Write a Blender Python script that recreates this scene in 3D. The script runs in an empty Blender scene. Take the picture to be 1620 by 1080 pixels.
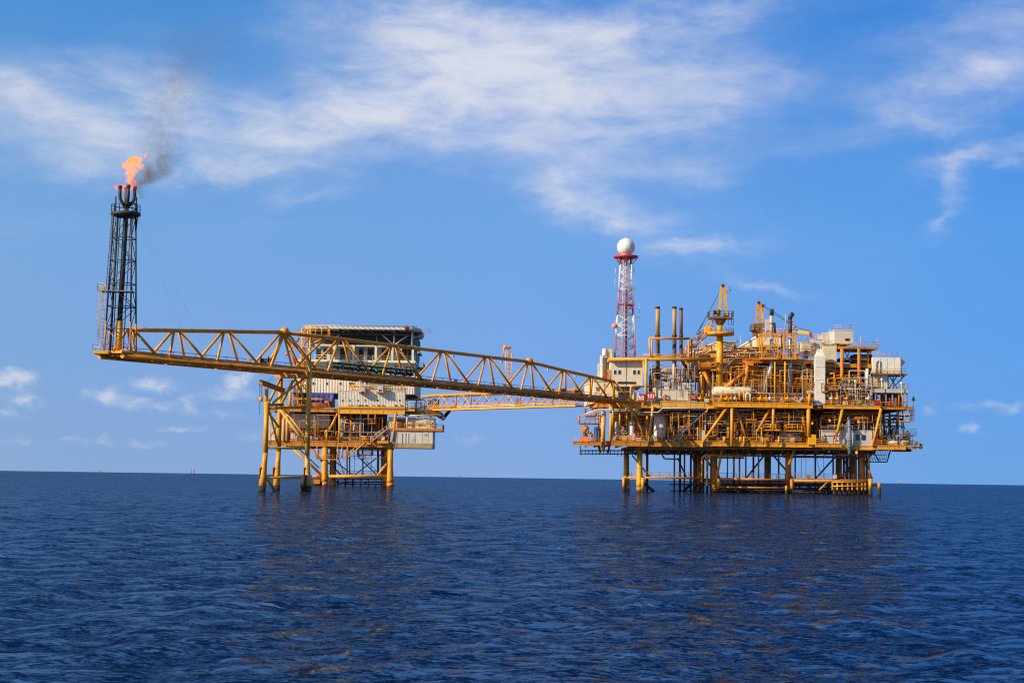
import bpy, math, random
import numpy as np
from mathutils import Vector, Matrix
random.seed(7)
C = bpy.context.scene.collection
S = bpy.context.scene
# ------------------------------------------------------------------ camera
F = 2700.0                       # focal length in pixels of a 1620 px wide frame
ROLL = math.radians(0.813)
PITCH = math.atan(212.8 / F)
EYE = 3.2
R_ = Vector((1, 0, 0)); U_ = Vector((0, -math.sin(PITCH), math.cos(PITCH))); W_ = Vector((0, math.cos(PITCH), math.sin(PITCH)))
cr, sr = math.cos(ROLL), math.sin(ROLL)
CR = cr * R_ + sr * U_; CU = -sr * R_ + cr * U_
cam_d = bpy.data.cameras.new('camera'); cam = bpy.data.objects.new('camera', cam_d); C.objects.link(cam)
cam_d.sensor_width = 36.0; cam_d.lens = 36.0 * F / 1620.0; cam_d.clip_start = 0.5; cam_d.clip_end = 60000
m3 = Matrix((CR, CU, -W_)).transposed()
cam.matrix_world = Matrix.Translation((0, 0, EYE)) @ m3.to_4x4()
S.camera = cam

def P(px, py, Y):
    """the point at distance Y that a surveyor at the boat would sight at that bearing"""
    d = (px - 810.0) / F * CR + (540.0 - py) / F * CU + W_
    return Vector((0, 0, EYE)) + d * (Y / d.y)

# ------------------------------------------------------------------ mesh builder
class MB:
    def __init__(s): s.v = []; s.f = []; s.sm = []
    def add(s, vs, fs, smooth=False):
        o = len(s.v); s.v += [tuple(p) for p in vs]
        for f in fs: s.f.append(tuple(i + o for i in f)); s.sm.append(smooth)
        return s
    def box(s, x0, y0, z0, x1, y1, z1):
        x0, x1 = min(x0, x1), max(x0, x1); y0, y1 = min(y0, y1), max(y0, y1); z0, z1 = min(z0, z1), max(z0, z1)
        return s.add([(x0, y0, z0), (x1, y0, z0), (x1, y1, z0), (x0, y1, z0), (x0, y0, z1), (x1, y0, z1), (x1, y1, z1), (x0, y1, z1)],
              [(0, 3, 2, 1), (4, 5, 6, 7), (0, 1, 5, 4), (1, 2, 6, 5), (2, 3, 7, 6), (3, 0, 4, 7)])
    def beam(s, p, q, w, h):
        p = Vector(p); q = Vector(q); d = (q - p).normalized()
        up = Vector((0, 0, 1)) if abs(d.z) < 0.95 else Vector((0, 1, 0))
        sx = d.cross(up).normalized() * (w / 2); sz = d.cross(sx).normalized() * (h / 2)
        vs = [c + a * sx + b * sz for c in (p, q) for a, b in ((-1, -1), (1, -1), (1, 1), (-1, 1))]
        return s.add(vs, [(3, 2, 1, 0), (4, 5, 6, 7), (0, 1, 5, 4), (1, 2, 6, 5), (2, 3, 7, 6), (3, 0, 4, 7)])
    def ibeam(s, p, q, w, h):
        t = h * 0.14; p = Vector(p); q = Vector(q)
        z = Vector((0, 0, 1))
        s.beam(p + z * (h / 2 - t / 2), q + z * (h / 2 - t / 2), w, t)
        s.beam(p - z * (h / 2 - t / 2), q - z * (h / 2 - t / 2), w, t)
        return s.beam(p, q, w * 0.3, h - 2 * t - 0.004)
    def tube(s, p, q, r, r2=None, n=8):
        return s.pipe([p, q], r, n=n, r2=r2)
    def pipe(s, pts, r, n=8, bend=0.0, r2=None, radii=None):
        pts = [Vector(p) for p in pts]
        if bend > 0 and len(pts) > 2:
            out = [pts[0]]
            for i in range(1, len(pts) - 1):
                a, b, c = pts[i - 1], pts[i], pts[i + 1]
                l = min(bend, (a - b).length * .48, (c - b).length * .48)
                p0 = b + (a - b).normalized() * l; p1 = b + (c - b).normalized() * l
                for k in range(4):
                    t = k / 3; out.append(p0 * (1 - t) ** 2 + b * 2 * t * (1 - t) + p1 * t * t)
            out.append(pts[-1]); pts = out
        m = len(pts)
        if radii is None:
            radii = [r + ((r if r2 is None else r2) - r) * i / max(1, m - 1) for i in range(m)]
        t0 = (pts[1] - pts[0]).normalized()
        up = Vector((0, 0, 1)) if abs(t0.z) < 0.9 else Vector((1, 0, 0))
        nx = t0.cross(up).normalized()
        vs = []; fs = []
        for i, p in enumerate(pts):
            ta = (pts[min(i + 1, m - 1)] - pts[max(i - 1, 0)]).normalized()
            nx = (nx - ta * nx.dot(ta)).normalized(); ny = ta.cross(nx)
            for k in range(n):
                a = 2 * math.pi * k / n
                vs.append(p + (nx * math.cos(a) + ny * math.sin(a)) * radii[i])
        for i in range(m - 1):
            for k in range(n):
                a = i * n + k; b = i * n + (k + 1) % n
                fs.append((a, b, b + n, a + n))
        s.add(vs, fs, True)
        o = len(s.v) - len(vs)
        s.f.append(tuple(o + k for k in range(n - 1, -1, -1))); s.sm.append(False)
        s.f.append(tuple(o + (m - 1) * n + k for k in range(n))); s.sm.append(False)
        return s
    def lathe(s, c, prof, n=20, axis='z', smooth=True):
        """prof: (radius, along) pairs; rings about an axis through c"""
        c = Vector(c); vs = []; fs = []
        for r, h in prof:
            for k in range(n):
                a = 2 * math.pi * k / n; ca, sa = r * math.cos(a), r * math.sin(a)
                vs.append(c + (Vector((ca, sa, h)) if axis == 'z' else Vector((h, ca, sa)) if axis == 'x' else Vector((sa, h, ca))))
        m = len(prof)
        for i in range(m - 1):
            for k in range(n):
                a = i * n + k; b = i * n + (k + 1) % n
                fs.append((a, b, b + n, a + n))
        s.add(vs, fs, smooth)
        o = len(s.v) - len(vs)
        s.f.append(tuple(o + k for k in range(n - 1, -1, -1))); s.sm.append(False)
        s.f.append(tuple(o + (m - 1) * n + k for k in range(n))); s.sm.append(False)
        return s
    def prism(s, poly, z0, z1):
        n = len(poly)
        vs = [(x, y, z0) for x, y in poly] + [(x, y, z1) for x, y in poly]
        fs = [tuple(range(n - 1, -1, -1)), tuple(range(n, 2 * n))] + [(i, (i + 1) % n, (i + 1) % n + n, i + n) for i in range(n)]
        return s.add(vs, fs)
    def ball(s, c, r, n=12, squash=1.0):
        pr = [(max(1e-3, r * math.sin(math.pi * i / n)), -r * squash * math.cos(math.pi * i / n)) for i in range(n + 1)]
        return s.lathe(c, pr, n=max(8, n + 2))
    def corr(s, x0, z0, x1, z1, y, pitch=0.42, dep=0.09):
        """a corrugated sheet standing at y, facing -y, ribs vertical"""
        n = max(2, int(round((x1 - x0) / pitch))); w = (x1 - x0) / n; pts = []
        for i in range(n):
            a = x0 + i * w
            pts += [(a, y), (a + .42 * w, y), (a + .52 * w, y + dep), (a + .9 * w, y + dep)]
        pts.append((x1, y))
        vs = [(a, b, z0) for a, b in pts] + [(a, b, z1) for a, b in pts]; k = len(pts)
        return s.add(vs, [(i, i + 1, i + 1 + k, i + k) for i in range(k - 1)])
    def corr_x(s, y0, z0, y1, z1, x, face=1, pitch=0.42, dep=0.09):
        n = max(2, int(round(abs(y1 - y0) / pitch))); w = (y1 - y0) / n; pts = []
        for i in range(n):
            a = y0 + i * w
            pts += [(x, a), (x, a + .42 * w), (x - face * dep, a + .52 * w), (x - face * dep, a + .9 * w)]
        pts.append((x, y1))
        vs = [(a, b, z0) for a, b in pts] + [(a, b, z1) for a, b in pts]; k = len(pts)
        return s.add(vs, [(i, i + 1, i + 1 + k, i + k) for i in range(k - 1)])
    def build(s, name, mat, parent=None):
        me = bpy.data.meshes.new(name)
        off = parent['_base'] if parent is not None else (0, 0, 0)
        me.from_pydata([(x - off[0], y - off[1], z - off[2]) for x, y, z in s.v], [], s.f)
        me.polygons.foreach_set('use_smooth', s.sm)
        me.materials.append(mat); me.update()
        o = bpy.data.objects.new(name, me); C.objects.link(o)
        if parent is not None: o.parent = parent
        o['_base'] = tuple(off)
        return o

def thing(name, loc, label, cat, group=None):
    o = bpy.data.objects.new(name, None); C.objects.link(o); o.empty_display_size = .5
    o.location = loc; o['_base'] = tuple(loc); o['label'] = label; o['category'] = cat
    if group: o['group'] = group
    return o
def tag(o, label, cat, group=None, kind=None):
    o['label'] = label; o['category'] = cat
    if group: o['group'] = group
    if kind: o['kind'] = kind
    return o

# ------------------------------------------------------------------ materials
def newmat(name):
    m = bpy.data.materials.new(name); m.use_nodes = True; nt = m.node_tree; nt.nodes.clear()
    out = nt.nodes.new('ShaderNodeOutputMaterial'); return m, nt, out
def ramp(nt, fac, stops):
    r = nt.nodes.new('ShaderNodeValToRGB'); e = r.color_ramp.elements
    while len(e) < len(stops): e.new(.5)
    for k, (p, c) in enumerate(stops): e[k].position = p; e[k].color = (*c, 1) if len(c) == 3 else c
    nt.links.new(fac, r.inputs[0]); return r.outputs[0]
def noise(nt, co, scale, detail=4, rough=.55, sxyz=(1, 1, 1), dist=0):
    mp = nt.nodes.new('ShaderNodeMapping'); mp.inputs['Scale'].default_value = sxyz; nt.links.new(co, mp.inputs[0])
    n = nt.nodes.new('ShaderNodeTexNoise'); n.inputs['Scale'].default_value = scale; n.inputs['Detail'].default_value = detail
    n.inputs['Roughness'].default_value = rough; n.inputs['Distortion'].default_value = dist
    nt.links.new(mp.outputs[0], n.inputs['Vector']); return n.outputs['Fac']
def mixc(nt, fac, a, b, mode='MIX'):
    x = nt.nodes.new('ShaderNodeMix'); x.data_type = 'RGBA'; x.blend_type = mode
    if isinstance(fac, (int, float)): x.inputs[0].default_value = fac
    else: nt.links.new(fac, x.inputs[0])
    for i, c in ((6, a), (7, b)):
        if isinstance(c, tuple): x.inputs[i].default_value = (*c, 1)
        else: nt.links.new(c, x.inputs[i])
    return x.outputs[2]
def paint(name, col, rust=.35, rough=.5, metal=0.0, var=.25, rustcol=(.13, .045, .016), dirt=(.09, .07, .05), streak=True):
    """weathered paint: tone drift, rust patches and drip streaks that belong to the surface"""
    m, nt, out = newmat(name)
    b = nt.nodes.new('ShaderNodeBsdfPrincipled'); nt.links.new(b.outputs[0], out.inputs[0])
    g = nt.nodes.new('ShaderNodeNewGeometry'); co = g.outputs['Position']
    tone = noise(nt, co, .55, 4)
    t = ramp(nt, tone, [(.3, tuple(c * (1 - var) for c in col)), (.7, tuple(min(1, c * (1 + var * .35)) for c in col))])
    fine = noise(nt, co, 2.6, 6, .7)
    d = ramp(nt, fine, [(.52, (0, 0, 0)), (.75, (1, 1, 1))])
    k = nt.nodes.new('ShaderNodeMath'); k.operation = 'MULTIPLY'; k.inputs[1].default_value = .35; nt.links.new(d, k.inputs[0])
    t = mixc(nt, k.outputs[0], t, dirt)
    if rust > 0:
        rn = noise(nt, co, .9, 7, .72, (1, 1, .22 if streak else 1), .4)
        lo = .66 - .22 * rust
        rf = ramp(nt, rn, [(lo, (0, 0, 0)), (min(.98, lo + .16), (.95, .95, .95))])
        t = mixc(nt, rf, t, rustcol)
    nt.links.new(t, b.inputs['Base Color'])
    rr = ramp(nt, fine, [(.3, (rough - .08,) * 3), (.7, (min(1, rough + .2),) * 3)])
    nt.links.new(rr, b.inputs['Roughness']); b.inputs['Metallic'].default_value = metal
    return m
YEL = paint('yellow_paint', (.77, .315, .007), .42, .45)
YEL_CLEAN = paint('fresh_yellow_paint', (.85, .385, .005), .12, .42)
YEL_OLD = paint('rusty_yellow_paint', (.58, .215, .012), .62, .6)
YEL_PALE = paint('sun_bleached_yellow_paint', (.70, .38, .06), .25, .5)
ORN = paint('orange_ochre_paint', (.66, .225, .009), .45, .55)
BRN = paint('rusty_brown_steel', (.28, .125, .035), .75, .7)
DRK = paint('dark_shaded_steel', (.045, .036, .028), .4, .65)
SOOT = paint('sooty_black_steel', (.035, .03, .027), .45, .6, rustcol=(.12, .06, .03))
STK = paint('heat_scaled_brown_pipe', (.09, .045, .035), .5, .6)
STKT = paint('tan_coated_pipe', (.50, .28, .11), .4, .5)
WHT = paint('white_paint', (.76, .71, .61), .12, .5, var=.12)
CRM = paint('cream_paint', (.72, .62, .44), .22, .5, var=.16)
CLAD = paint('white_cladding', (.74, .68, .57), .15, .5, var=.1)
CLADG = paint('grey_cladding', (.62, .57, .49), .15, .5, var=.12)
GRY = paint('grey_paint', (.34, .35, .35), .2, .5)
PGR = paint('pale_grey_paint', (.56, .53, .48), .18, .5)
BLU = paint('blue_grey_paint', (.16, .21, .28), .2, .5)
GALV = paint('galvanised_steel', (.42, .42, .41), .2, .42, metal=.35)
ALU = paint('aluminium_cladding', (.55, .54, .52), .1, .35, metal=.55)
RED = paint('red_paint', (.52, .03, .025), .1, .45)
REDT = paint('faded_red_tower_paint', (.42, .14, .13), .12, .5)
GRN = paint('dark_green_paint', (.012, .075, .062), .15, .45)
GRNB = paint('bright_green_paint', (.02, .28, .09), .05, .45)
ORG = paint('orange_glass_fibre', (.86, .25, .05), .03, .4)
TARP = paint('blue_tarpaulin', (.03, .05, .42), 0, .6)
NAVY = paint('navy_plastic', (.018, .02, .10), 0, .45)
PINK = paint('faded_red_drum_paint', (.5, .22, .2), .1, .5)
GRIME = paint('marine_growth', (.028, .022, .015), .5, .8)
BLK = paint('black_rubber', (.018, .018, .02), 0, .7)
COND = paint('dark_red_conductor_paint', (.20, .08, .04), .55, .6)
SPLASH = paint('orange_splash_zone_paint', (.78, .24, .006), .2, .42)
def glass():
    m, nt, out = newmat('window_glass'); b = nt.nodes.new('ShaderNodeBsdfPrincipled'); nt.links.new(b.outputs[0], out.inputs[0])
    b.inputs['Base Color'].default_value = (.012, .03, .07, 1); b.inputs['Roughness'].default_value = .06; return m
GLS = glass()
def emis(name, col, st):
    m, nt, out = newmat(name); e = nt.nodes.new('ShaderNodeEmission'); e.inputs[0].default_value = (*col, 1); e.inputs[1].default_value = st
    nt.links.new(e.outputs[0], out.inputs[0]); return m
LAMPLIT = emis('lit_orange_lamp', (1, .25, .04), 1.6)
LAMPW = paint('white_lamp_housing', (.8, .8, .76), 0, .4)
def facemat(name, col, rough=.5):
    m, nt, out = newmat(name); b = nt.nodes.new('ShaderNodeBsdfPrincipled'); nt.links.new(b.outputs[0], out.inputs[0])
    b.inputs['Base Color'].default_value = (*col, 1); b.inputs['Roughness'].default_value = rough; return m
LETTER = facemat('white_lettering', (.8, .78, .76))

# ------------------------------------------------------------------ light
SUN_EL, SUN_AZ = math.radians(29.0), math.radians(120.0)    # azimuth measured from the view direction towards the left
sun_dir = Vector((-math.sin(SUN_AZ) * math.cos(SUN_EL), math.cos(SUN_AZ) * math.cos(SUN_EL), math.sin(SUN_EL)))
sd = bpy.data.lights.new('sun', 'SUN'); so = bpy.data.objects.new('sun', sd); C.objects.link(so)
sd.energy = SUN_E = 5.0; sd.angle = math.radians(.5); sd.color = (1.0, .84, .60)
so.rotation_euler = (-sun_dir).to_track_quat('-Z', 'Y').to_euler()
S.view_settings.view_transform = 'Standard'; S.view_settings.look = 'None'; S.view_settings.exposure = 0.3; S.view_settings.gamma = 1

w = bpy.data.worlds.new('World'); S.world = w; w.use_nodes = True; nt = w.node_tree; nt.nodes.clear()
L = nt.links.new
def N(t): return nt.nodes.new(t)
def M(op, a, b=None, c=None, clamp=False):
    n = N('ShaderNodeMath'); n.operation = op; n.use_clamp = clamp
    for i, x in enumerate((a, b, c)):
        if x is None: continue
        if isinstance(x, (int, float)): n.inputs[i].default_value = x
        else: L(x, n.inputs[i])
    return n.outputs[0]
wo = N('ShaderNodeOutputWorld'); tc = N('ShaderNodeTexCoord'); sep = N('ShaderNodeSeparateXYZ'); L(tc.outputs['Generated'], sep.inputs[0])
X, Yv, Z = sep.outputs
sky = N('ShaderNodeTexSky'); sky.sky_type = 'NISHITA'; sky.sun_disc = False
sky.sun_elevation = SUN_EL; sky.sun_rotation = -SUN_AZ
sky.air_density = 1.0; sky.dust_density = .4; sky.ozone_density = 2.2; sky.altitude = 0
SKZ = (.75, .28)      # the clean tropical air: the yellowish band stays below the sea horizon
bgs = N('ShaderNodeBackground'); bgs.inputs[1].default_value = .115
bgc = N('ShaderNodeBackground')
vz = N('ShaderNodeCombineXYZ'); L(X, vz.inputs[0]); L(Yv, vz.inputs[1]); L(M('MULTIPLY_ADD', M('MAXIMUM', Z, 0.0), SKZ[0], SKZ[1]), vz.inputs[2])
vn = N('ShaderNodeVectorMath'); vn.operation = 'NORMALIZE'; L(vz.outputs[0], vn.inputs[0]); L(vn.outputs[0], sky.inputs[0])
az = M('ARCTAN2', X, Yv); el = M('ARCSINE', Z)
# clear polarised tropical air: deeper blue with height and towards the right of the anti-solar point
r1 = ramp(nt, M('DIVIDE', el, math.pi / 2), [(0.0, (.49, .505, .58)), (.05, (.46, .565, .70)), (.09, (.45, .615, .755)), (.175, (.20, .51, .78)), (.5, (.31, .50, .70)), (1, (.35, .5, .66))])
r2 = ramp(nt, M('MULTIPLY_ADD', X, .5, .5), [(0, (.56, .54, .49)), (.35, (.575, .54, .485)), (.5, (.49, .495, .50)), (.64, (.27, .40, .46)), (1, (.30, .42, .47))])
tv0 = N('ShaderNodeVectorMath'); tv0.operation = 'MULTIPLY'; L(r1, tv0.inputs[0]); L(r2, tv0.inputs[1])
fwd = N('ShaderNodeMapRange'); fwd.interpolation_type = 'SMOOTHSTEP'; L(Yv, fwd.inputs[0]); fwd.inputs[1].default_value = -.1; fwd.inputs[2].default_value = .75
tvm = mixc(nt, fwd.outputs[0], (.25, .25, .25), tv0.outputs[0])     # no such filter on the paler half of the sky towards the sun
tv = N('ShaderNodeVectorMath'); tv.operation = 'MULTIPLY'; L(tvm, tv.inputs[0]); tv.inputs[1].default_value = (1, 1, 1)
tv2 = N('ShaderNodeVectorMath'); tv2.operation = 'MULTIPLY'; L(sky.outputs[0], tv2.inputs[0]); L(tv.outputs[0], tv2.inputs[1])
tv3 = N('ShaderNodeVectorMath'); tv3.operation = 'SCALE'; tv3.inputs['Scale'].default_value = 4.0; L(tv2.outputs[0], tv3.inputs[0])
L(tv3.outputs[0], bgs.inputs[0])
u = M('MULTIPLY_ADD', az, F, 810.0); v = M('MULTIPLY', el, F)
cu = N('ShaderNodeCombineXYZ'); L(u, cu.inputs[0]); L(v, cu.inputs[1])
def wnoise(scale, sx, sy, detail, rough, dist, off=0):
    mp = N('ShaderNodeMapping'); mp.inputs['Scale'].default_value = (sx, sy, 1); mp.inputs['Location'].default_value = (off, off * .7, off); L(cu.outputs[0], mp.inputs[0])
    n = N('ShaderNodeTexNoise'); n.inputs['Scale'].default_value = scale; n.inputs['Detail'].default_value = detail; n.inputs['Roughness'].default_value = rough
    n.inputs['Distortion'].default_value = dist; L(mp.outputs[0], n.inputs['Vector']); return n
# domain warp so that the edges of the cloud banks are ragged
wn = wnoise(1, .006, .011, 5, .6, 0, 3.1); sc = N('ShaderNodeSeparateColor'); L(wn.outputs['Color'], sc.inputs[0])
wu = M('MULTIPLY_ADD', M('SUBTRACT', sc.outputs[0], .5), 190, u); wv = M('MULTIPLY_ADD', M('SUBTRACT', sc.outputs[1], .5), 120, v)
def bank(blobs, uu, vv):
    acc = None
    for px, py, sx, sy, rot, amp in blobs:
        d = (P(px, py, 1000.0) - Vector((0, 0, EYE))).normalized()
        u0 = 810 + math.atan2(d.x, d.y) * F; v0 = math.asin(d.z) * F
        c_, s_ = math.cos(math.radians(rot)), math.sin(math.radians(rot))
        du = M('SUBTRACT', uu, u0); dv = M('SUBTRACT', vv, v0)
        a = M('MULTIPLY_ADD', du, c_ / sx, M('MULTIPLY', dv, s_ / sx)); b = M('MULTIPLY_ADD', dv, c_ / sy, M('MULTIPLY', du, -s_ / sy))
        q = M('ADD', M('MULTIPLY', a, a), M('MULTIPLY', b, b))
        e = M('MULTIPLY', M('EXPONENT', M('MULTIPLY', q, -1.0)), amp)
        acc = e if acc is None else M('ADD', acc, e)
    return acc
CIRRUS = [(690, 120, 200, 95, 8, .85), (560, 190, 180, 70, 12, .65), (820, 160, 150, 100, 0, .4), (330, 190, 210, 60, 0, .55), (120, 190, 190, 70, -4, .7),
          (10, 130, 120, 60, 0, .45), (170, 255, 250, 30, 0, .5), (340, 275, 170, 22, 6, .4), (485, 310, 80, 13, 10, .55), (660, 35, 170, 45, 4, .5), (480, 30, 120, 40, 0, .2),
          (950, 60, 170, 60, 10, .42), (1020, 150, 180, 80, 0, .42), (1150, 100, 120, 60, 0, .36), (1170, 15, 170, 24, 5, .38), (905, 325, 90, 40, -18, .55), (925, 285, 60, 40, 30, .3),
          (1060, 285, 150, 24, 5, .38), (900, 235, 210, 45, 0, .3), (1540, 115, 150, 44, 12, .7), (1600, 40, 120, 60, 0, .5), (1470, 185, 70, 28, 0, .55), (1560, 185, 60, 24, 0, .25),
          (1575, 240, 120, 20, 11, .85), (1512, 290, 22, 42, -12, .65), (1495, 345, 34, 12, 32, .5), (1100, 388, 100, 16, 8, .6), (1205, 440, 90, 13, -15, .42), (980, 350, 90, 30, -15, .3),
          (1370, 190, 60, 50, -40, .2), (860, 90, 160, 70, 0, .2), (1090, 180, 170, 50, 0, .3), (1230, 130, 80, 50, 0, .24), (1040, 20, 130, 40, 0, .28), (1000, 260, 180, 60, 0, .22), (1330, 215, 120, 18, 0, .22), (1400, 70, 60, 30, 10, .2), (1480, 60, 80, 40, 8, .25), (1560, 150, 90, 40, 8, .3), (1250, 245, 120, 14, 4, .2), (200, 120, 120, 40, -10, .25), (250, 60, 60, 20, 0, .12), (60, 350, 90, 14, 0, .18), (400, 360, 90, 12, 0, .15), (1050, 345, 120, 16, 4, .25)]
CUMULUS = [(22, 598, 30, 14, 0, .9), (40, 632, 34, 11, 0, .5), (15, 655, 30, 10, 0, .35), (165, 625, 30, 11, 0, .65), (242, 608, 34, 10, 0, .75), (225, 640, 55, 9, 0, .5), (300, 636, 14, 14, 0, .45),
           (375, 600, 26, 14, 20, .95), (365, 626, 45, 10, 0, .45), (285, 678, 45, 7, 0, .4), (165, 692, 14, 10, 0, .35), (120, 696, 30, 6, 0, .3), (30, 697, 36, 9, 0, .3), (225, 703, 40, 7, 0, .3), (395, 690, 40, 12, 0, .25),
           (1540, 640, 50, 10, 0, .3), (1602, 645, 30, 10, 0, .38), (1532, 676, 22, 12, 0, .38), (1470, 650, 16, 14, 0, .28), (745, 694, 26, 9, 0, .35), (725, 640, 60, 10, 0, .25), (860, 670, 60, 12, 0, .15), (340, 655, 60, 9, 0, .25)]
m1 = bank(CIRRUS, wu, wv)
n1 = wnoise(1, .0075, .021, 11, .62, .35, 11.3).outputs['Fac']
n2 = wnoise(1, .0022, .006, 5, .55, .3, 5.7).outputs['Fac']
# mare's tails: soft where the bank is thick, fibrous at its edges
k1 = M('MULTIPLY', m1, M('MULTIPLY_ADD', M('SUBTRACT', n1, .5), 1.55, M('MULTIPLY_ADD', M('SUBTRACT', n2, .5), 1.1, .72)))
k1 = M('ADD', k1, M('MULTIPLY', M('SUBTRACT', n2, .52, clamp=True), M('MULTIPLY', M('SUBTRACT', n1, .35, clamp=True), 1.6)))
mr = N('ShaderNodeMapRange'); mr.interpolation_type = 'SMOOTHSTEP'; L(k1, mr.inputs[0]); mr.inputs[1].default_value = -.06; mr.inputs[2].default_value = 1.3; mr.inputs[4].default_value = .88
# small fair weather cumulus low over the sea
wn2 = wnoise(1, .035, .05, 4, .6, 0, 8.8); sc2 = N('ShaderNodeSeparateColor'); L(wn2.outputs['Color'], sc2.inputs[0])
cuu = M('MULTIPLY_ADD', M('SUBTRACT', sc2.outputs[0], .5), 46, u); cvv = M('MULTIPLY_ADD', M('SUBTRACT', sc2.outputs[1], .5), 26, v)
m2 = bank(CUMULUS, cuu, cvv)
n3 = wnoise(1, .035, .055, 7, .6, .2, 2.2).outputs['Fac']
k2 = M('MULTIPLY', m2, M('MULTIPLY_ADD', n3, 1.8, -.22))
mr2 = N('ShaderNodeMapRange'); mr2.interpolation_type = 'SMOOTHSTEP'; L(k2, mr2.inputs[0]); mr2.inputs[1].default_value = .02; mr2.inputs[2].default_value = .62; mr2.inputs[4].default_value = .62
dens = M('MAXIMUM', mr.outputs[0], mr2.outputs[0])
# higher up, beyond the frame, broken cloud goes on
bgc.inputs[0].default_value = (.88, .89, .97, 1); bgc.inputs[1].default_value = .70
ms = N('ShaderNodeMixShader'); L(dens, ms.inputs[0]); L(bgs.outputs[0], ms.inputs[1]); L(bgc.outputs[0], ms.inputs[2]); L(ms.outputs[0], wo.inputs[0])

# ------------------------------------------------------------------ sea
SEA_K = (2.5, 2.8); SEA_D = 2.3
def build_sea():
    rng = np.random.default_rng(3)
    ratio = 1.0058
    rr = [9.0]
    while rr[-1] < 14000: rr.append(rr[-1] * ratio)
    rr = np.array(rr)
    fine = np.arange(-21.5, 21.5, .034); coarse = np.concatenate([np.arange(24, 180, 4.0), np.arange(180, 336, 4.0)])
    th = np.radians(np.concatenate([fine, coarse])); nT = len(th); nR = len(rr)
    A, Rr = np.meshgrid(th, rr)
    x = Rr * np.sin(A); y = Rr * np.cos(A); z = -Rr ** 2 / (2 * 6.371e6)
    dx = np.zeros_like(x); dy = np.zeros_like(x)
    space = Rr * (ratio - 1)
    main = math.radians(-28)
    nW = 130
    lam = np.exp(rng.uniform(math.log(.45), math.log(9), nW))
    for l in lam:
        sp = .55 if l > 6 else .85
        ang = main + rng.normal(0, sp); k = 2 * math.pi / l; ph = rng.uniform(0, 2 * math.pi)
        slope = .0175 * (1.0 if l < 2.2 else (2.2 / l) ** .8)
        a = slope / k
        att = np.clip((l / space - 2.2) / 2.5, 0, 1)
        arg = k * (x * math.cos(ang) + y * math.sin(ang)) + ph
        z += a * att * np.cos(arg)
        s = a * att * np.sin(arg) * 1.0
        dx -= s * math.cos(ang); dy -= s * math.sin(ang)
    far = np.clip((5200 - Rr) / 1500, 0, 1)
    x += dx; y += dy
    me = bpy.data.meshes.new('sea')
    nv = nT * nR
    me.vertices.add(nv + 1)
    co = np.empty((nv + 1, 3), np.float32); co[:nv, 0] = x.ravel(); co[:nv, 1] = y.ravel(); co[:nv, 2] = z.ravel(); co[nv] = (0, 0, -.1)
    me.vertices.foreach_set('co', co.ravel())
    i, j = np.meshgrid(np.arange(nR - 1), np.arange(nT), indexing='ij'); j2 = (j + 1) % nT
    q = np.stack([i * nT + j, i * nT + j2, (i + 1) * nT + j2, (i + 1) * nT + j], -1).reshape(-1, 4)
    q = q[:, ::-1]
    jj = np.arange(nT); tri = np.stack([np.full(nT, nv), (jj + 1) % nT, jj], -1)
    nl = q.size + tri.size; npol = len(q) + len(tri)
    me.loops.add(nl); me.polygons.add(npol)
    me.loops.foreach_set('vertex_index', np.concatenate([q.ravel(), tri.ravel()]).astype(np.int32))
    st = np.concatenate([np.arange(len(q)) * 4, q.size + np.arange(len(tri)) * 3]).astype(np.int32)
    me.polygons.foreach_set('loop_start', st)
    me.polygons.foreach_set('use_smooth', np.ones(npol, bool))
    me.update(calc_edges=True)
    m, nt, out = newmat('sea_water')
    # dark clear water under a wind roughened surface: mean Fresnel reflectance of a rough sea (Bruneton), slope deviation just under 0.2
    mx = nt.nodes.new('ShaderNodeMixShader'); nt.links.new(mx.outputs[0], out.inputs[0])
    df = nt.nodes.new('ShaderNodeBsdfDiffuse'); df.inputs[0].default_value = (.0016, .007, .024, 1)
    gl = nt.nodes.new('ShaderNodeBsdfGlossy'); gl.inputs[0].default_value = (.52, .71, .93, 1); gl.inputs['Roughness'].default_value = .06
    nt.links.new(df.outputs[0], mx.inputs[1]); nt.links.new(gl.outputs[0], mx.inputs[2])
    g = nt.nodes.new('ShaderNodeNewGeometry'); co = g.outputs['Position']
    # wind ripples too small for the mesh: two scales of slope, patchy with the gusts, growing where the mesh has no waves left
    def slope(scale, det):
        mp = nt.nodes.new('ShaderNodeMapping'); mp.inputs['Scale'].default_value = (.8, 1.2, 1); nt.links.new(co, mp.inputs[0])
        n = nt.nodes.new('ShaderNodeTexNoise'); n.inputs['Scale'].default_value = scale; n.inputs['Detail'].default_value = det; n.inputs['Roughness'].default_value = .6
        nt.links.new(mp.outputs[0], n.inputs['Vector']); v = nt.nodes.new('ShaderNodeVectorMath'); v.operation = 'SUBTRACT'; nt.links.new(n.outputs['Color'], v.inputs[0]); v.inputs[1].default_value = (.5, .5, .5)
        return v.outputs[0]
    def vm(op, a, b=None, sc=None):
        v = nt.nodes.new('ShaderNodeVectorMath'); v.operation = op; nt.links.new(a, v.inputs[0])
        if b is not None:
            if isinstance(b, tuple): v.inputs[1].default_value = b
            else: nt.links.new(b, v.inputs[1])
        if sc is not None:
            if isinstance(sc, float): v.inputs['Scale'].default_value = sc
            else: nt.links.new(sc, v.inputs['Scale'])
        return v.outputs[0]
    gust = ramp(nt, noise(nt, co, .02, 4, .6, (1, .5, 1)), [(.33, (.7,) * 3), (.65, (1.0, 1.0, 1.0))])
    ln = nt.nodes.new('ShaderNodeVectorMath'); ln.operation = 'LENGTH'; nt.links.new(co, ln.inputs[0])
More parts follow.
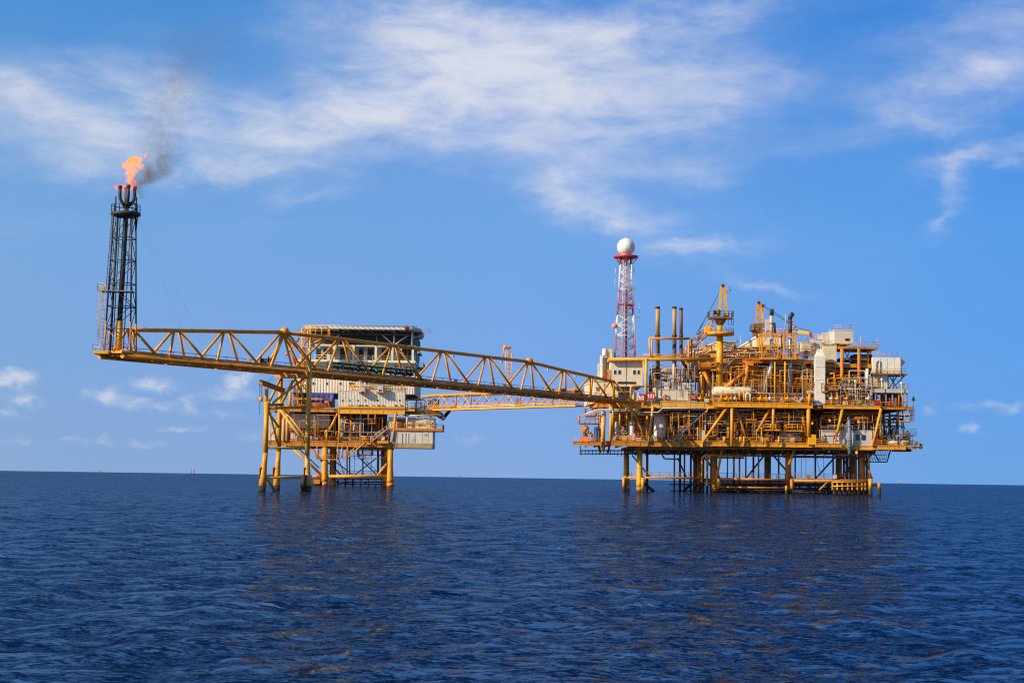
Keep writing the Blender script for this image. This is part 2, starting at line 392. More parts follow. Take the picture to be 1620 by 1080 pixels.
    far = nt.nodes.new('ShaderNodeMapRange'); nt.links.new(ln.outputs['Value'], far.inputs[0]); far.inputs[1].default_value = 60; far.inputs[2].default_value = 700; far.inputs[3].default_value = SEA_K[0]; far.inputs[4].default_value = SEA_K[1]
    s1 = vm('SCALE', slope(6.0, 5), sc=far.outputs[0]); s2 = vm('SCALE', slope(1.1, 4), sc=far.outputs[0])
    sm = vm('MULTIPLY', vm('ADD', s1, vm('SCALE', s2, sc=.8)), gust)
    sm = vm('MULTIPLY', sm, (1, 1, 0))
    nn = vm('NORMALIZE', vm('ADD', g.outputs['Normal'], sm))
    nt.links.new(nn, gl.inputs['Normal'])
    dt = nt.nodes.new('ShaderNodeVectorMath'); dt.operation = 'DOT_PRODUCT'; nt.links.new(nn, dt.inputs[0]); nt.links.new(g.outputs['Incoming'], dt.inputs[1])
    def ma(op, a, b, c=None, clamp=False):
        q = nt.nodes.new('ShaderNodeMath'); q.operation = op; q.use_clamp = clamp
        for i_, x_ in enumerate((a, b, c)):
            if x_ is None: continue
            if isinstance(x_, (int, float)): q.inputs[i_].default_value = x_
            else: nt.links.new(x_, q.inputs[i_])
        return q.outputs[0]
    fres = ma('MULTIPLY_ADD', ma('POWER', ma('SUBTRACT', 1.0, dt.outputs['Value'], clamp=True), 2.92), .98 / SEA_D, .02)
    nt.links.new(fres, mx.inputs[0])
    me.materials.append(m)
    o = bpy.data.objects.new('sea', me); C.objects.link(o); o['kind'] = 'structure'; o['label'] = 'deep blue choppy open sea reaching the horizon'
    return o
build_sea()
# ------------------------------------------------------------------ shared shapes
def lerp(a, b, t): return Vector(a) * (1 - t) + Vector(b) * t
def rail(parent, path, mat=None, h=1.1, step=2.0, r=.05, name='handrail', closed=False):
    """posts, top rail and knee rail along a path of deck-level points: one railing"""
    m = MB(); pts = [Vector(p) for p in path]
    if closed: pts.append(pts[0])
    z = Vector((0, 0, 1))
    for a, b in zip(pts, pts[1:]):
        n = max(1, int(round((b - a).length / step)))
        for k in range(n + 1):
            p = lerp(a, b, k / n); m.tube(p, p + z * h, r, n=5)
        m.tube(a + z * h, b + z * h, r, n=5); m.tube(a + z * h * .52, b + z * h * .52, r * .8, n=5)
    return m.build(name, mat or YEL, parent)
def stair(parent, p, q, w=.9, mat=None, name='stairway', rails=True):
    """a flight from p up to q: two stringers, treads and handrails"""
    m = MB(); p = Vector(p); q = Vector(q); d = q - p; side = Vector((d.x, d.y, 0)).normalized().cross(Vector((0, 0, 1))) * (w / 2)
    for s in (-1, 1):
        m.beam(p + side * s, q + side * s, .07, .28)
        if rails:
            up = Vector((0, 0, 1.0)); m.tube(p + side * s + up, q + side * s + up, .045, n=5)
            for k in range(5): a = lerp(p, q, (k + .5) / 5) + side * s; m.tube(a, a + up, .04, n=5)
    n = max(3, int(abs(d.z) / .28))
    for k in range(n):
        c = lerp(p, q, (k + .5) / n); m.beam(c - side * .95, c + side * .95, .26, .04)
    return m.build(name, mat or GALV, parent)
def ladder(parent, p, q, mat=None, w=.5, name='ladder', cage=False, face=(0, -1, 0)):
    m = MB(); p = Vector(p); q = Vector(q); f = Vector(face); s = f.cross(Vector((0, 0, 1))).normalized() * (w / 2)
    m.tube(p - s, q - s, .05, n=5); m.tube(p + s, q + s, .05, n=5)
    n = int((q - p).length / .6)
    for k in range(n): c = lerp(p, q, (k + .5) / n); m.tube(c - s, c + s, .035, n=4)
    if cage:
        for k in range(1, int((q - p).length / 1.5)):
            c = lerp(p, q, k * 1.5 / (q - p).length)
            ring = [c + s * math.cos(a) * 1.5 + f * (.05 + .75 * math.sin(a)) for a in [math.pi * i / 6 for i in range(7)]]
            m.pipe(ring, .035, n=4)
        for i in (1, 3, 5):
            a = math.pi * i / 6; o = s * math.cos(a) * 1.5 + f * (.05 + .75 * math.sin(a)); m.tube(p + o + Vector((0, 0, 1.5)), q + o, .03, n=4)
    return m.build(name, mat or GALV, parent)
def lamp(parent, p, lit=False, name='floodlight', r=.2):
    m = MB(); p = Vector(p); m.ball(p, r, 6, 1.15); m.tube(p + Vector((0, 0, r)), p + Vector((0, 0, r + .25)), .05, n=5)
    return m.build(name, LAMPLIT if lit else LAMPW, parent)

# ------------------------------------------------------------------ flare bridge: a three-chord tubular truss
BL = Vector((-64.2, 266.7, 21.15)); BR = Vector((29.0, 412.0, 21.15))
bd = (BR - BL).normalized(); bn = Vector((bd.y, -bd.x, 0))          # bn points to the side nearer the boat
BLEN = (BR - BL).length
def B(s, off=0.0, z=0.0): return BL + (BR - BL) * s + bn * off + Vector((0, 0, z))
HW = 2.5
def topz(s):
    return np.interp(s, [0.03, .165, .253, .73, .816, .95], [4.4, 6.0, 7.0, 7.0, 6.0, 4.7])
fb = thing('flare_bridge', B(.5), 'long yellow tubular truss bridge running out over the sea to the flare tower', 'bridge')
for sgn in (1, -1):
    m = MB(); m.tube(B(.011, sgn * HW), B(1.0, sgn * HW), .42, n=12); m.build('bottom_chord', YEL_OLD if sgn > 0 else YEL, fb)
ts = [.035, .253, .73, .95]
for a, b in zip(ts, ts[1:]):
    m = MB(); q = [B(s, 0, topz(s)) for s in np.linspace(a, b, 8)]; m.pipe(q, .36, n=10); m.build('top_chord', YEL, fb)
for s in (.253, .73):
    m = MB(); m.ball(B(s, 0, topz(s) + .1), .85, 10); m.build('node_joint', YEL, fb)
nodes = [.035, .095, .165, .253, .347, .442, .539, .633, .73, .816, .888, .946]
mids = [.017] + [(a + b) / 2 for a, b in zip(nodes, nodes[1:])] + [.985]
for i, s in enumerate(nodes):
    for sgn in (1, -1):
        for t in (mids[i], mids[i + 1]):
            e = .004 if t > s else -.004
            m = MB(); m.tube(B(t - e * 1.5, sgn * HW), B(s + e, sgn * .12, topz(s)), .23, n=8); m.build('diagonal_brace', YEL, fb)
m = MB()
for k in range(40):
    s = .013 + .986 * (k + .5) / 40; m.tube(B(s, -HW), B(s, HW), .16, n=6)
m.build('cross_member', YEL_OLD, fb)
m = MB()
for a, b in ((-1.9, -.6), (-.55, .1)):
    m.box(0, 0, 0, 0, 0, 0) if False else None
    for k in range(24):
        p, q = B(.012 + k / 24.3, (a + b) / 2, .5), B(.012 + (k + .97) / 24.3, (a + b) / 2, .5); m.beam(p, q, abs(b - a) - .05, .08)
m.build('walkway', YEL_OLD, fb)
rail(fb, [B(s, -1.9, .55) for s in (.012, .3, .6, .98)], DRK, 1.25, 2.6, .05)
for off, r, z, mt in ((.55, .22, .72, YEL_OLD), (1.1, .16, .68, YEL), (1.55, .28, .75, YEL_OLD), (1.95, .1, .62, GALV)):
    m = MB(); m.pipe([B(s, off, z) for s in np.linspace(.014, .97, 14)], r, n=8); m.build('pipe_run', mt, fb)
for s in (.49, .56, .665, .775, .845, .9):
    m = MB(); p = B(s, .1, topz(s) - .75); m.ball(p, .3, 7, .8); m.tube(p, p + Vector((0, 0, .45)), .06, n=5); m.build('hanging_lamp', LAMPW, fb)
# flood of small light fittings and junction boxes on the walkway
m = MB(); m.box(-.4, -.3, 0, .4, .3, 1.1)
for s, mt in ((.205, GRY), (.575, DRK), (.683, DRK), (.80, ORN)):
    mm = MB(); p = B(s, -1.0, .55); mm.box(p.x - .35, p.y - .35, p.z, p.x + .35, p.y + .35, p.z + 1.2); mm.build('junction_box', mt, fb)
# end platform under the flare tower
m = MB(); e = [B(.008, -2.9), B(.008, 2.9), B(.052, 2.9), B(.052, -2.9)]
m.prism([(p.x, p.y) for p in e], 21.55, 21.8); m.build('end_platform', YEL_CLEAN, fb)
a_l, b_l, c_l, d_l = (lambda Y: (P(149.5, 557, Y).x, P(160, 560, Y).z, P(174, 557, Y).x, P(160, 555.5, Y).z))(B(0).y + 1)
m = MB(); m.box(a_l, B(0).y - .2, b_l, c_l, B(0).y + 3.2, d_l); m.build('landing_platform', YEL_CLEAN, fb)
rail(fb, [(c_l, B(0).y - .1, d_l), (a_l, B(0).y - .1, d_l), (a_l, B(0).y + 3.1, d_l)], GALV, 1.1, 1.4, .04)
m = MB()
for s in (.02, .09, .16, .23, .31, .39, .47, .54, .61, .68, .75, .82, .89):
    m = MB(); c0, c1 = B(s, -1.2, -.42), B(s + .032, -1.2, -.42); m.beam(c0, c1, 1.4, .1); m.build('underside_plate', YEL_CLEAN, fb)
# right end: stair of struts and bearing block
m = MB(); m.beam(B(.965, -2.2, -.9), B(1.0, -2.2, -.9), 1.2, 1.2); m.beam(B(.965, 2.2, -.9), B(1.0, 2.2, -.9), 1.2, 1.2); m.beam(B(.98, -3.0, -.6), B(.98, 3.0, -.6), 1.6, .9)
m.build('bearing_beam', YEL, fb)
for dx in (-2.6, -.7, 1.2, 2.6):
    m = MB(); p = B(.975, dx, -1.3); m.tube(p, p + Vector((0, 0, -4.2)), .22, n=8); m.build('support_post', YEL, fb)
for s in (.85, .815):
    t = thing('equipment_box', B(s, -1.1, .6), 'rust red box with lifting lugs on the flare bridge walkway, ' + ('nearer the radar tower' if s > .83 else 'further out along the truss'), 'box', 'red boxes on the flare bridge')
    mm = MB(); p, q = B(s, -1.1, 1.2), B(s + .013, -1.1, 1.2); mm.beam(p, q, 1.0, 1.3); mm.build('body', paint('red_oxide_paint', (.30, .05, .025), .3) if s > .83 else bpy.data.materials['red_oxide_paint'], t)
    mm = MB(); mm.beam(p + Vector((0, 0, .7)), q + Vector((0, 0, .7)), 1.1, .1); mm.build('lid', ORN, t)
# dark green valve skid on the bridge in front of the quarters
vs = thing('valve_skid', B(.41, .4, .6), 'dark green skid of long pipes, frames and valves lying along the flare bridge', 'pipe skid')
for off, z in ((.2, 1.0), (.9, 1.0), (.2, 2.4), (.9, 2.4), (.55, 1.7)):
    m = MB(); m.tube(B(.325, off, z), B(.475, off, z), .16 if z != 1.7 else .3, n=8); m.build('header_pipe', GRN, vs)
for k in range(9):
    s = .325 + .15 * k / 8; m = MB()
    for off in (.0, 1.1): m.beam(B(s, off, .5), B(s, off, 2.7), .14, .14)
    m.beam(B(s, 0, 2.7), B(s, 1.1, 2.7), .14, .14); m.build('frame_post', GRN, vs)
for k in range(6):
    s = .335 + .026 * k; m = MB(); m.tube(B(s, .5, 1.0), B(s + .012, .9, 2.4), .1, n=6); m.tube(B(s + .013, .2, 2.4), B(s + .02, .9, 1.0), .1, n=6); m.build('crossover_pipe', GRN, vs)
for s, mt in ((.372, GRN), (.405, GRNB), (.44, GRN), (.46, BLK), (.468, BLK)):
    m = MB(); p = B(s, .9, 1.7); m.ball(p, .5, 8); m.tube(p, p + Vector((0, 0, 1.3)), .12, n=6); m.lathe(p + Vector((0, 0, 1.3)), [(.45, 0), (.5, .05), (.45, .1)], 12); m.build('valve', mt, vs)
for k, (s0, s1) in enumerate(((.327, .34), (.352, .366), (.383, .398), (.412, .43), (.448, .462))):
    m = MB(); m.beam(B(s0, .55, .75), B(s1, .55, .75), 1.3, .7); m.build('support_saddle', YEL_OLD if k % 2 else DRK, vs)
for p_, q_, sg in (((452, 531), (504, 588), 1), ((517, 533), (464, 584), 1), ((449, 530), (480, 590), 1), ((449, 530), (430, 578), -1), ((449, 530), (463, 585), 1), ((473, 535), (452, 562), -1), ((449, 530), (420, 583), 1)):
    Yp = BL.y + (BR.y - BL.y) * (.25 + (p_[0] - 449) / 92 * .095); Yq = BL.y + (BR.y - BL.y) * (.25 + (q_[0] - 449) / 92 * .095)
    m = MB(); m.tube(P(*p_, Yp), P(*q_, Yq + sg * bn.y * 2.3), .2, n=8); m.build('diagonal_brace', YEL, fb)
# old winch by the tripod
wn_ = thing('winch', B(.222, .6, .6), 'small black winch with a yellow frame on the bridge beside the tripod', 'winch')
m = MB(); m.lathe(B(.222, .2, 1.5), [(.9, -.7), (.9, -.6), (.5, -.6), (.5, .6), (.9, .6), (.9, .7)], 14, 'x'); m.build('drum', BLK, wn_)
m = MB(); m.beam(B(.214, .2, .8), B(.232, .2, .8), 1.4, .5); m.tube(B(.216, .2, .8), B(.222, .2, 1.6), .12); m.build('frame', YEL, wn_)

# ------------------------------------------------------------------ flare tower
ft = thing('flare_tower', B(.0215, 0, .65), 'tall soot blackened lattice flare tower with burner prongs above a round platform', 'flare tower')
fx, fy, fz0 = B(.0215).x, B(.0215).y, 21.8
ftop = P(190, 341, fy).z
def leg(ix, iy, t):
    hw = 2.05 * (1 - t) + 1.45 * t
    return Vector((fx + .15 + ix * hw + .0 * t, fy + iy * hw, fz0 + (ftop - fz0) * t))
for ix in (-1, 1):
    for iy in (-1, 1):
        m = MB(); m.tube(leg(ix, iy, .0), leg(ix, iy, .22), .15, n=8); lo = m.build('leg', YEL_OLD, ft)
        m = MB(); m.tube(leg(ix, iy, .2205), leg(ix, iy, 1), .14, n=8); m.build('upper_leg', SOOT, ft)
nb = 6
for k in range(nb):
    t0, t1 = k / nb, (k + 1) / nb
    mt = YEL_OLD if k == 0 else SOOT
    for (a, b) in (((-1, -1), (1, -1)), ((-1, 1), (1, 1)), ((-1, -1), (-1, 1)), ((1, -1), (1, 1))):
        m = MB()
        if k: m.tube(leg(*a, t0), leg(*b, t0), .08, n=6)
        if k % 2: m.tube(leg(*a, t0), leg(*b, t1), .065, n=6)
        else: m.tube(leg(*b, t0), leg(*a, t1), .065, n=6)
        m.build('bay_brace', mt, ft)
rc = lambda z: Vector((fx + .35 * (1 - (z - fz0) / (ftop - fz0)) * -1 + .35, fy, z))
m = MB(); m.tube((fx - .15, fy, fz0), (fx - .1, fy, fz0 + 5), .5, n=14); m.build('riser_base', YEL_CLEAN, ft)
m = MB(); m.tube((fx - .1, fy, fz0 + 5.0), (fx + .4, fy, ftop + 1.6), .42, .38, n=14); m.build('riser', SOOT, ft)
for dx_, r in ((-1.15, .2), (-.75, .08), (.95, .08)):
    m = MB(); m.tube((fx + dx_ - .2, fy - .6, fz0 + .3), (fx + dx_ + .35, fy - .6, ftop + .3), r, n=8); m.build('pilot_pipe', SOOT, ft)
m = MB(); m.lathe((fx + .3, fy, ftop), [(1.6, -.25), (2.35, 0), (2.35, .45), (2.25, .45), (2.2, .12), (.6, .12)], 24); pf = m.build('top_platform', SOOT, ft)
ring = [Vector((fx + .3 + 2.28 * math.cos(a), fy + 2.28 * math.sin(a), ftop + .12)) for a in [2 * math.pi * k / 14 for k in range(14)]]
rail(pf, ring, SOOT, 1.5, 1.2, .055, closed=True)
for a in (math.pi * .97, .1):
    m = MB(); p = Vector((fx + .3 + 1.65 * math.cos(a), fy + 1.65 * math.sin(a) - .2, ftop + .12)); m.tube(p, p + Vector((0, 0, 2.9)), .13, n=8); m.build('gauge_post', SOOT, ft)
for k in range(4):
    a = math.pi / 4 + k * math.pi / 2; m = MB(); m.tube(leg(1 if math.cos(a) > 0 else -1, 1 if math.sin(a) > 0 else -1, .88), (fx + .3 + 2.2 * math.cos(a), fy + 2.2 * math.sin(a), ftop - .05), .09, n=6); m.build('knee_brace', SOOT, ft)
m = MB(); pr = [Vector((fx + 1.25 + .72 * math.cos(a), fy - .5, ftop + 1.3 + .75 * math.sin(a))) for a in np.linspace(-2.4, 2.2, 14)]; m.pipe(pr, .13, n=8); m.build('expansion_loop', SOOT, ft)
tipz = ftop + 1.55
tips = []
for k in range(4):
    a = .35 + k * math.pi / 2; cx, cy = fx + .45 + 1.15 * math.cos(a), fy + 1.15 * math.sin(a)
    m = MB(); m.pipe([(fx + .4, fy, tipz - .4), (cx, cy, tipz + 1.0), (cx, cy, tipz + 2.9)], .27, n=10, bend=.6)
    m.lathe((cx, cy, tipz + 2.75), [(.3, 0), (.36, .1), (.36, .45), (.24, .5)], 10); m.build('burner', SOOT, ft); tips.append(Vector((cx, cy, tipz + 3.2)))
m = MB(); m.tube((fx + .4, fy, tipz - .6), (fx + .42, fy, tipz + 3.0), .34, n=10); m.build('burner', SOOT, ft)
# mid landing with its ladder and cage
mz = P(175, 461, fy).z
m = MB(); m.box(fx - 3.3, fy - 1.9, mz - .1, fx + 2.1, fy + 1.2, mz); ml = m.build('rest_platform', GALV, ft)
rail(ml, [(fx - 1.2, fy - 1.9, mz), (fx - 3.3, fy - 1.9, mz), (fx - 3.3, fy + 1.2, mz)], GALV, 1.1, 1.2, .045)
ladder(ft, (fx - 2.6, fy - 1.9, fz0 + .6), (fx - 2.45, fy - 1.9, mz + 1.0), YEL_PALE, .75, cage=True)
ladder(ft, (fx - 1.75, fy - 1.7, mz), (fx - 1.2, fy - 1.5, ftop + .2), SOOT, .62)
for x1, x2 in (((fx + 2.3, fy, ftop - .3), B(.115, .5, .8)), ((fx + 2.3, fy + .6, ftop - .2), B(.15, -.4, .8))):
    m = MB(); m.tube(x1, x2, .007, n=4); m.build('guy_wire', DRK, ft)

# ------------------------------------------------------------------ flame and smoke
def lump(c, r, seed, sx=1, sy=1, sz=1, lean=0, sub=4, amp=.6, freq=1.6):
    from mathutils import noise as mn
    import bmesh
    bm = bmesh.new(); bmesh.ops.create_icosphere(bm, subdivisions=sub, radius=1)
    for v in bm.verts:
        d = v.co.copy(); k = 1 + amp * mn.fractal(d * freq + Vector((seed, seed * 2.3, -seed)), .8, 2.2, 4)
        p = Vector((d.x * sx, d.y * sy, d.z * sz)) * k * r; p.x += lean * p.z; v.co = p + Vector(c)
    return bm
def join_bm(name, bms, mat):
    import bmesh
    me = bpy.data.meshes.new(name); out = bmesh.new()
    for b in bms:
        t = bpy.data.meshes.new('tmp'); b.to_mesh(t); out.from_mesh(t); bpy.data.meshes.remove(t); b.free()
    out.to_mesh(me); out.free(); me.materials.append(mat); me.polygons.foreach_set('use_smooth', [True] * len(me.polygons))
    o = bpy.data.objects.new(name, me); C.objects.link(o); return o
def flame_mat(name, hot, edge, dens, scale, off):
    m, nt, out = newmat(name); g = nt.nodes.new('ShaderNodeNewGeometry'); n = noise(nt, g.outputs['Position'], scale, 6, .65, (1, 1, .7), .8)
    c = ramp(nt, n, [(.38, edge), (.6, hot)]); d = ramp(nt, n, [(off, (0, 0, 0)), (off + .27, (1, 1, 1))])
    e = nt.nodes.new('ShaderNodeMath'); e.operation = 'MULTIPLY'; nt.links.new(d, e.inputs[0]); e.inputs[1].default_value = dens
    v = nt.nodes.new('ShaderNodeVolumePrincipled'); v.inputs['Density'].default_value = 0
    v.inputs['Emission Strength'].default_value = 1; nt.links.new(e.outputs[0], v.inputs['Emission Strength']); nt.links.new(c, v.inputs['Emission Color'])
    q = nt.nodes.new('ShaderNodeMath'); q.operation = 'MULTIPLY'; nt.links.new(d, q.inputs[0]); q.inputs[1].default_value = 2.0; nt.links.new(q.outputs[0], v.inputs['Density'])
    v.inputs['Color'].default_value = (.0, .0, .0, 1); v.inputs['Absorption Color'].default_value = (0, 0, 0, 1)
    nt.links.new(v.outputs[0], out.inputs['Volume']); return m
FL1 = flame_mat('orange_flame', (1, .36, .055), (1, .14, .012), 2.9, 1.7, .38)
FL2 = flame_mat('red_flame', (1, .22, .018), (1, .08, .005), 2.6, 2.0, .38)
def at(px, py, dy=0): return P(px, py, fy + dy)
K = fy / F      # metres in a pixel at the tower
o = join_bm('flame', [lump(at(211, 259), 14.5 * K, 3.1, 1.05, .8, .72, .2), lump(at(208, 274), 11 * K, 5.2, .72, .7, 1.15, .12), lump(at(201, 285), 4 * K, 7.7, .7, .7, 1.2, .1), lump(at(222, 263), 6 * K, 1.7, .9, .7, .8, .1)], FL1)
tag(o, 'tall orange flame rising free above the flare tower burners', 'flame')
o = join_bm('flame', [lump(at(208, 293), 7.5 * K, 9.1, 1.2, .8, 1.0, .8), lump(at(191, 296), 7.5 * K, 2.4, 1.5, .9, .55, .4), lump(at(200, 301), 5 * K, 4.4, 1.2, 1, .7, .3), lump(at(184, 297), 3 * K, 6.4, 1.2, 1, .7, .3)], FL2)
tag(o, 'low red flame licking around the burner tips of the flare', 'flame')
o = join_bm('flame', [lump(at(231, 245), 3.6 * K, 8.1, .8, .7, 1.3, .5)], FL1)
tag(o, 'small detached scrap of orange flame in the smoke', 'flame')
# smoke: a plume that widens and thins as it drifts up and to the right
from mathutils import noise as mn
m, nt, out = newmat('soot_smoke'); g = nt.nodes.new('ShaderNodeNewGeometry'); co = g.outputs['Position']
n = noise(nt, co, .40, 8, .68, (1, 1, .8), 1.6); big = noise(nt, co, .11, 3, .5)
sp = nt.nodes.new('ShaderNodeSeparateXYZ'); nt.links.new(co, sp.inputs[0])
hh = nt.nodes.new('ShaderNodeMapRange'); nt.links.new(sp.outputs[2], hh.inputs[0]); z0, z1 = at(235, 294).z, at(320, 15).z
hh.inputs[1].default_value = z0; hh.inputs[2].default_value = z1; hh.inputs[3].default_value = 0; hh.inputs[4].default_value = 1
path = [(213, 293, 1.3), (230, 286, 1.9), (246, 274, 2.2), (254, 252, 2.4), (252, 228, 2.8), (260, 190, 2.9), (276, 150, 3.6), (294, 110, 4.4), (314, 66, 5.2), (338, 18, 6.2)]
cs = [at(x, y) for x, y, r in path]; x0_, x1_ = cs[0].x - 1, cs[-1].x + 1
axis = ramp(nt, hh.outputs[0], [(min(1, max(0, (c.z - z0) / (z1 - z0))), ((c.x - x0_) / (x1_ - x0_),) * 3) for c in cs]); wid = ramp(nt, hh.outputs[0], [(min(1, max(0, (c.z - z0) / (z1 - z0))), (r / 8,) * 3) for c, (x, y, r) in zip(cs, path)])
def mn_(op, a, b=None, c=None, clamp=False):
    q = nt.nodes.new('ShaderNodeMath'); q.operation = op; q.use_clamp = clamp
    for i_, x_ in enumerate((a, b, c)):
        if x_ is None: continue
        if isinstance(x_, (int, float)): q.inputs[i_].default_value = x_
        else: nt.links.new(x_, q.inputs[i_])
    return q.outputs[0]
dxx = mn_('SUBTRACT', mn_('ADD', sp.outputs[0], mn_('MULTIPLY_ADD', n, 3.0, -1.5)), mn_('MULTIPLY_ADD', axis, x1_ - x0_, x0_)); dyy = mn_('SUBTRACT', sp.outputs[1], fy)
rr2 = mn_('SQRT', mn_('ADD', mn_('MULTIPLY', dxx, dxx), mn_('MULTIPLY', dyy, dyy)))
soft = mn_('SUBTRACT', 1.0, mn_('DIVIDE', rr2, mn_('MULTIPLY', wid, 12.5)), clamp=True)
th_ = ramp(nt, hh.outputs[0], [(0, (1.0,) * 3), (.06, (.95,) * 3), (.16, (.50,) * 3), (.26, (.22,) * 3), (.5, (.12,) * 3), (.8, (.09,) * 3), (1, (0, 0, 0))])
d = ramp(nt, n, [(.43, (0, 0, 0)), (.64, (1, 1, 1))]); d2 = ramp(nt, big, [(.3, (.4,) * 3), (.6, (1, 1, 1))])
a3 = mn_('MULTIPLY', mn_('MULTIPLY', mn_('MULTIPLY', d, th_), mn_('MULTIPLY', d2, soft)), .9)
v = nt.nodes.new('ShaderNodeVolumePrincipled'); nt.links.new(a3, v.inputs['Density']); v.inputs['Color'].default_value = (.36, .29, .22, 1)
nt.links.new(v.outputs[0], out.inputs['Volume'])
mb = MB()
mb.pipe([at(x, y) for x, y, r in path], 1, n=14, radii=[r * 1.9 for x, y, r in path])
sm = mb.build('smoke', m); sm['kind'] = 'stuff'; sm['label'] = 'thin dark smoke trailing up and away from the flare flame'

# ------------------------------------------------------------------ tripod that carries the bridge
tp = thing('tripod_tower', (P(450, 781, 300).x, 300, 0), 'yellow tubular support tower standing in the sea under the middle of the flare bridge', 'tower')
def legpx(name, pts, rs, mat, seg_mat=None):
    m = MB(); m.pipe(pts, 1, n=16, radii=rs); return m.build(name, mat, tp)
def tripleg(px_top, py_top, px_mid, py_mid, px_bot, py_bot, Y, r):
    a, b, c = P(px_top, py_top, Y), P(px_mid, py_mid, Y), P(px_bot, py_bot, Y)
    c.z = -1.5
    k = lerp(b, c, .22); k2 = lerp(b, c, .5)
    m = MB(); m.pipe([a, b], r, n=16); m.pipe([b, k, k2, lerp(b, c, .78)], 1, n=16, radii=[r, r * 1.06, r * 1.42, r * 1.5]); lg = m.build('leg', YEL_PALE if px_top > 480 else YEL, tp)
    m = MB(); m.pipe([lerp(b, c, .78), c], r * 1.51, n=16); m.build('splash_zone', SPLASH, lg)
    m = MB(); z0 = .95; p0 = lerp(b, c, (b.z - z0) / (b.z - c.z)); m.tube(p0, c, r * 1.6, n=16); m.build('marine_growth', GRIME, lg)
    return a, b, c
T1 = tripleg(422, 636, 420, 716, 413, 785, 298, .43)
T2 = tripleg(444, 596, 441, 714, 436, 785, 308, .41)
T3 = tripleg(490, 573, 486, 720, 487, 785, 304, .42)
def tb(p, q, r=.26, mat=YEL_PALE):
    m = MB(); m.tube(p, q, r, n=8); m.build('brace', mat, tp)
pt = lambda px, py, Y: P(px, py, {301: 298, 302: 299, 308: 307, 309: 308, 297.5: 304.5, 298: 304.5, 297: 304}.get(Y, Y))
tb(pt(425, 642, 301), pt(484, 596, 298), .22); tb(pt(424, 639, 301), pt(444, 598, 308), .24)
tb(pt(422, 646, 301), pt(487, 643, 297.5), .24); tb(pt(424, 708, 301), pt(486, 709, 297.5), .22)
tb(pt(443, 648, 308), pt(484, 702, 298), .22); tb(pt(425, 648, 301), pt(441, 706, 308), .2); tb(pt(424, 652, 301), pt(441, 675, 308), .22)
tb(pt(421, 755, 301), pt(486, 755, 297.5), .23); tb(pt(422, 757, 301), pt(436, 777, 308), .28)
tb(pt(444, 640, 308), pt(466, 598, 303), .26); tb(pt(490, 700, 297.5), pt(444, 640, 308), .2); tb(pt(484, 640, 298), pt(466, 596, 304), .2)
m = MB(); m.beam(pt(440, 593, 309), pt(492, 593, 297), 1.6, 1.1); m.build('cap_beam', YEL_OLD, tp)
m = MB(); m.beam(pt(422, 640, 301), pt(444, 640, 308), 1.2, .5); m.build('landing', YEL_OLD, tp)
for px_ in (412, 433, 482):
    Yt = 298 if px_ < 420 else 308 if px_ < 450 else 304
    m = MB(); p = pt(px_, 742, Yt - .3); m.lathe(p, [(.12, -1.6), (.17, -1.6), (.17, .1), (.26, .1), (.26, .4), (.1, .4)], 12); m.build('pile_sleeve', paint('red_lead_primer', (.5, .08, .02), .5) if px_ == 412 else bpy.data.materials['red_lead_primer'], tp)
m = MB(); p = pt(479, 770, 303); m.tube(p + Vector((.3, 0, 2.2)), p + Vector((-.4, 0, -2)), .42, n=10); m.build('anode', GRIME, tp)
# jib crane on the short leg
jc = thing('jib_crane', P(421, 637, 298.6), 'small yellow jib crane with a hanging hook on top of the shortest tripod leg', 'crane')
m = MB(); m.tube(P(421, 640, 298.6), P(422, 612, 298.6), .32, n=10); m.build('post', YEL, jc)
m = MB(); m.beam(P(412, 604, 298.6), P(449, 618, 302), .7, .8); m.build('boom', YEL_OLD, jc)
m = MB(); m.box(P(411, 607, 298.6).x, 298, P(411, 609, 298.6).z, P(416, 607, 298.6).x, 299.2, P(411, 601, 298.6).z); m.build('boom_head', YEL, jc)
for px_, y0, y1 in ((411, 608, 655), (414, 608, 630)):
    m = MB(); m.tube(P(px_, y0, 298.6), P(px_, y1, 298.6), .05, n=5); m.build('rope', DRK, jc)
m = MB(); m.lathe(P(413, 631, 298.6), [(.1, -.5), (.35, -.3), (.35, .3), (.1, .5)], 10, 'z'); m.build('hook_block', YEL, jc)
for y_ in (595, 600):
    m = MB(); m.tube(P(417, 606, 298.6), P(434, y_, 303), .03, n=4); m.build('stay_rope', DRK, jc)
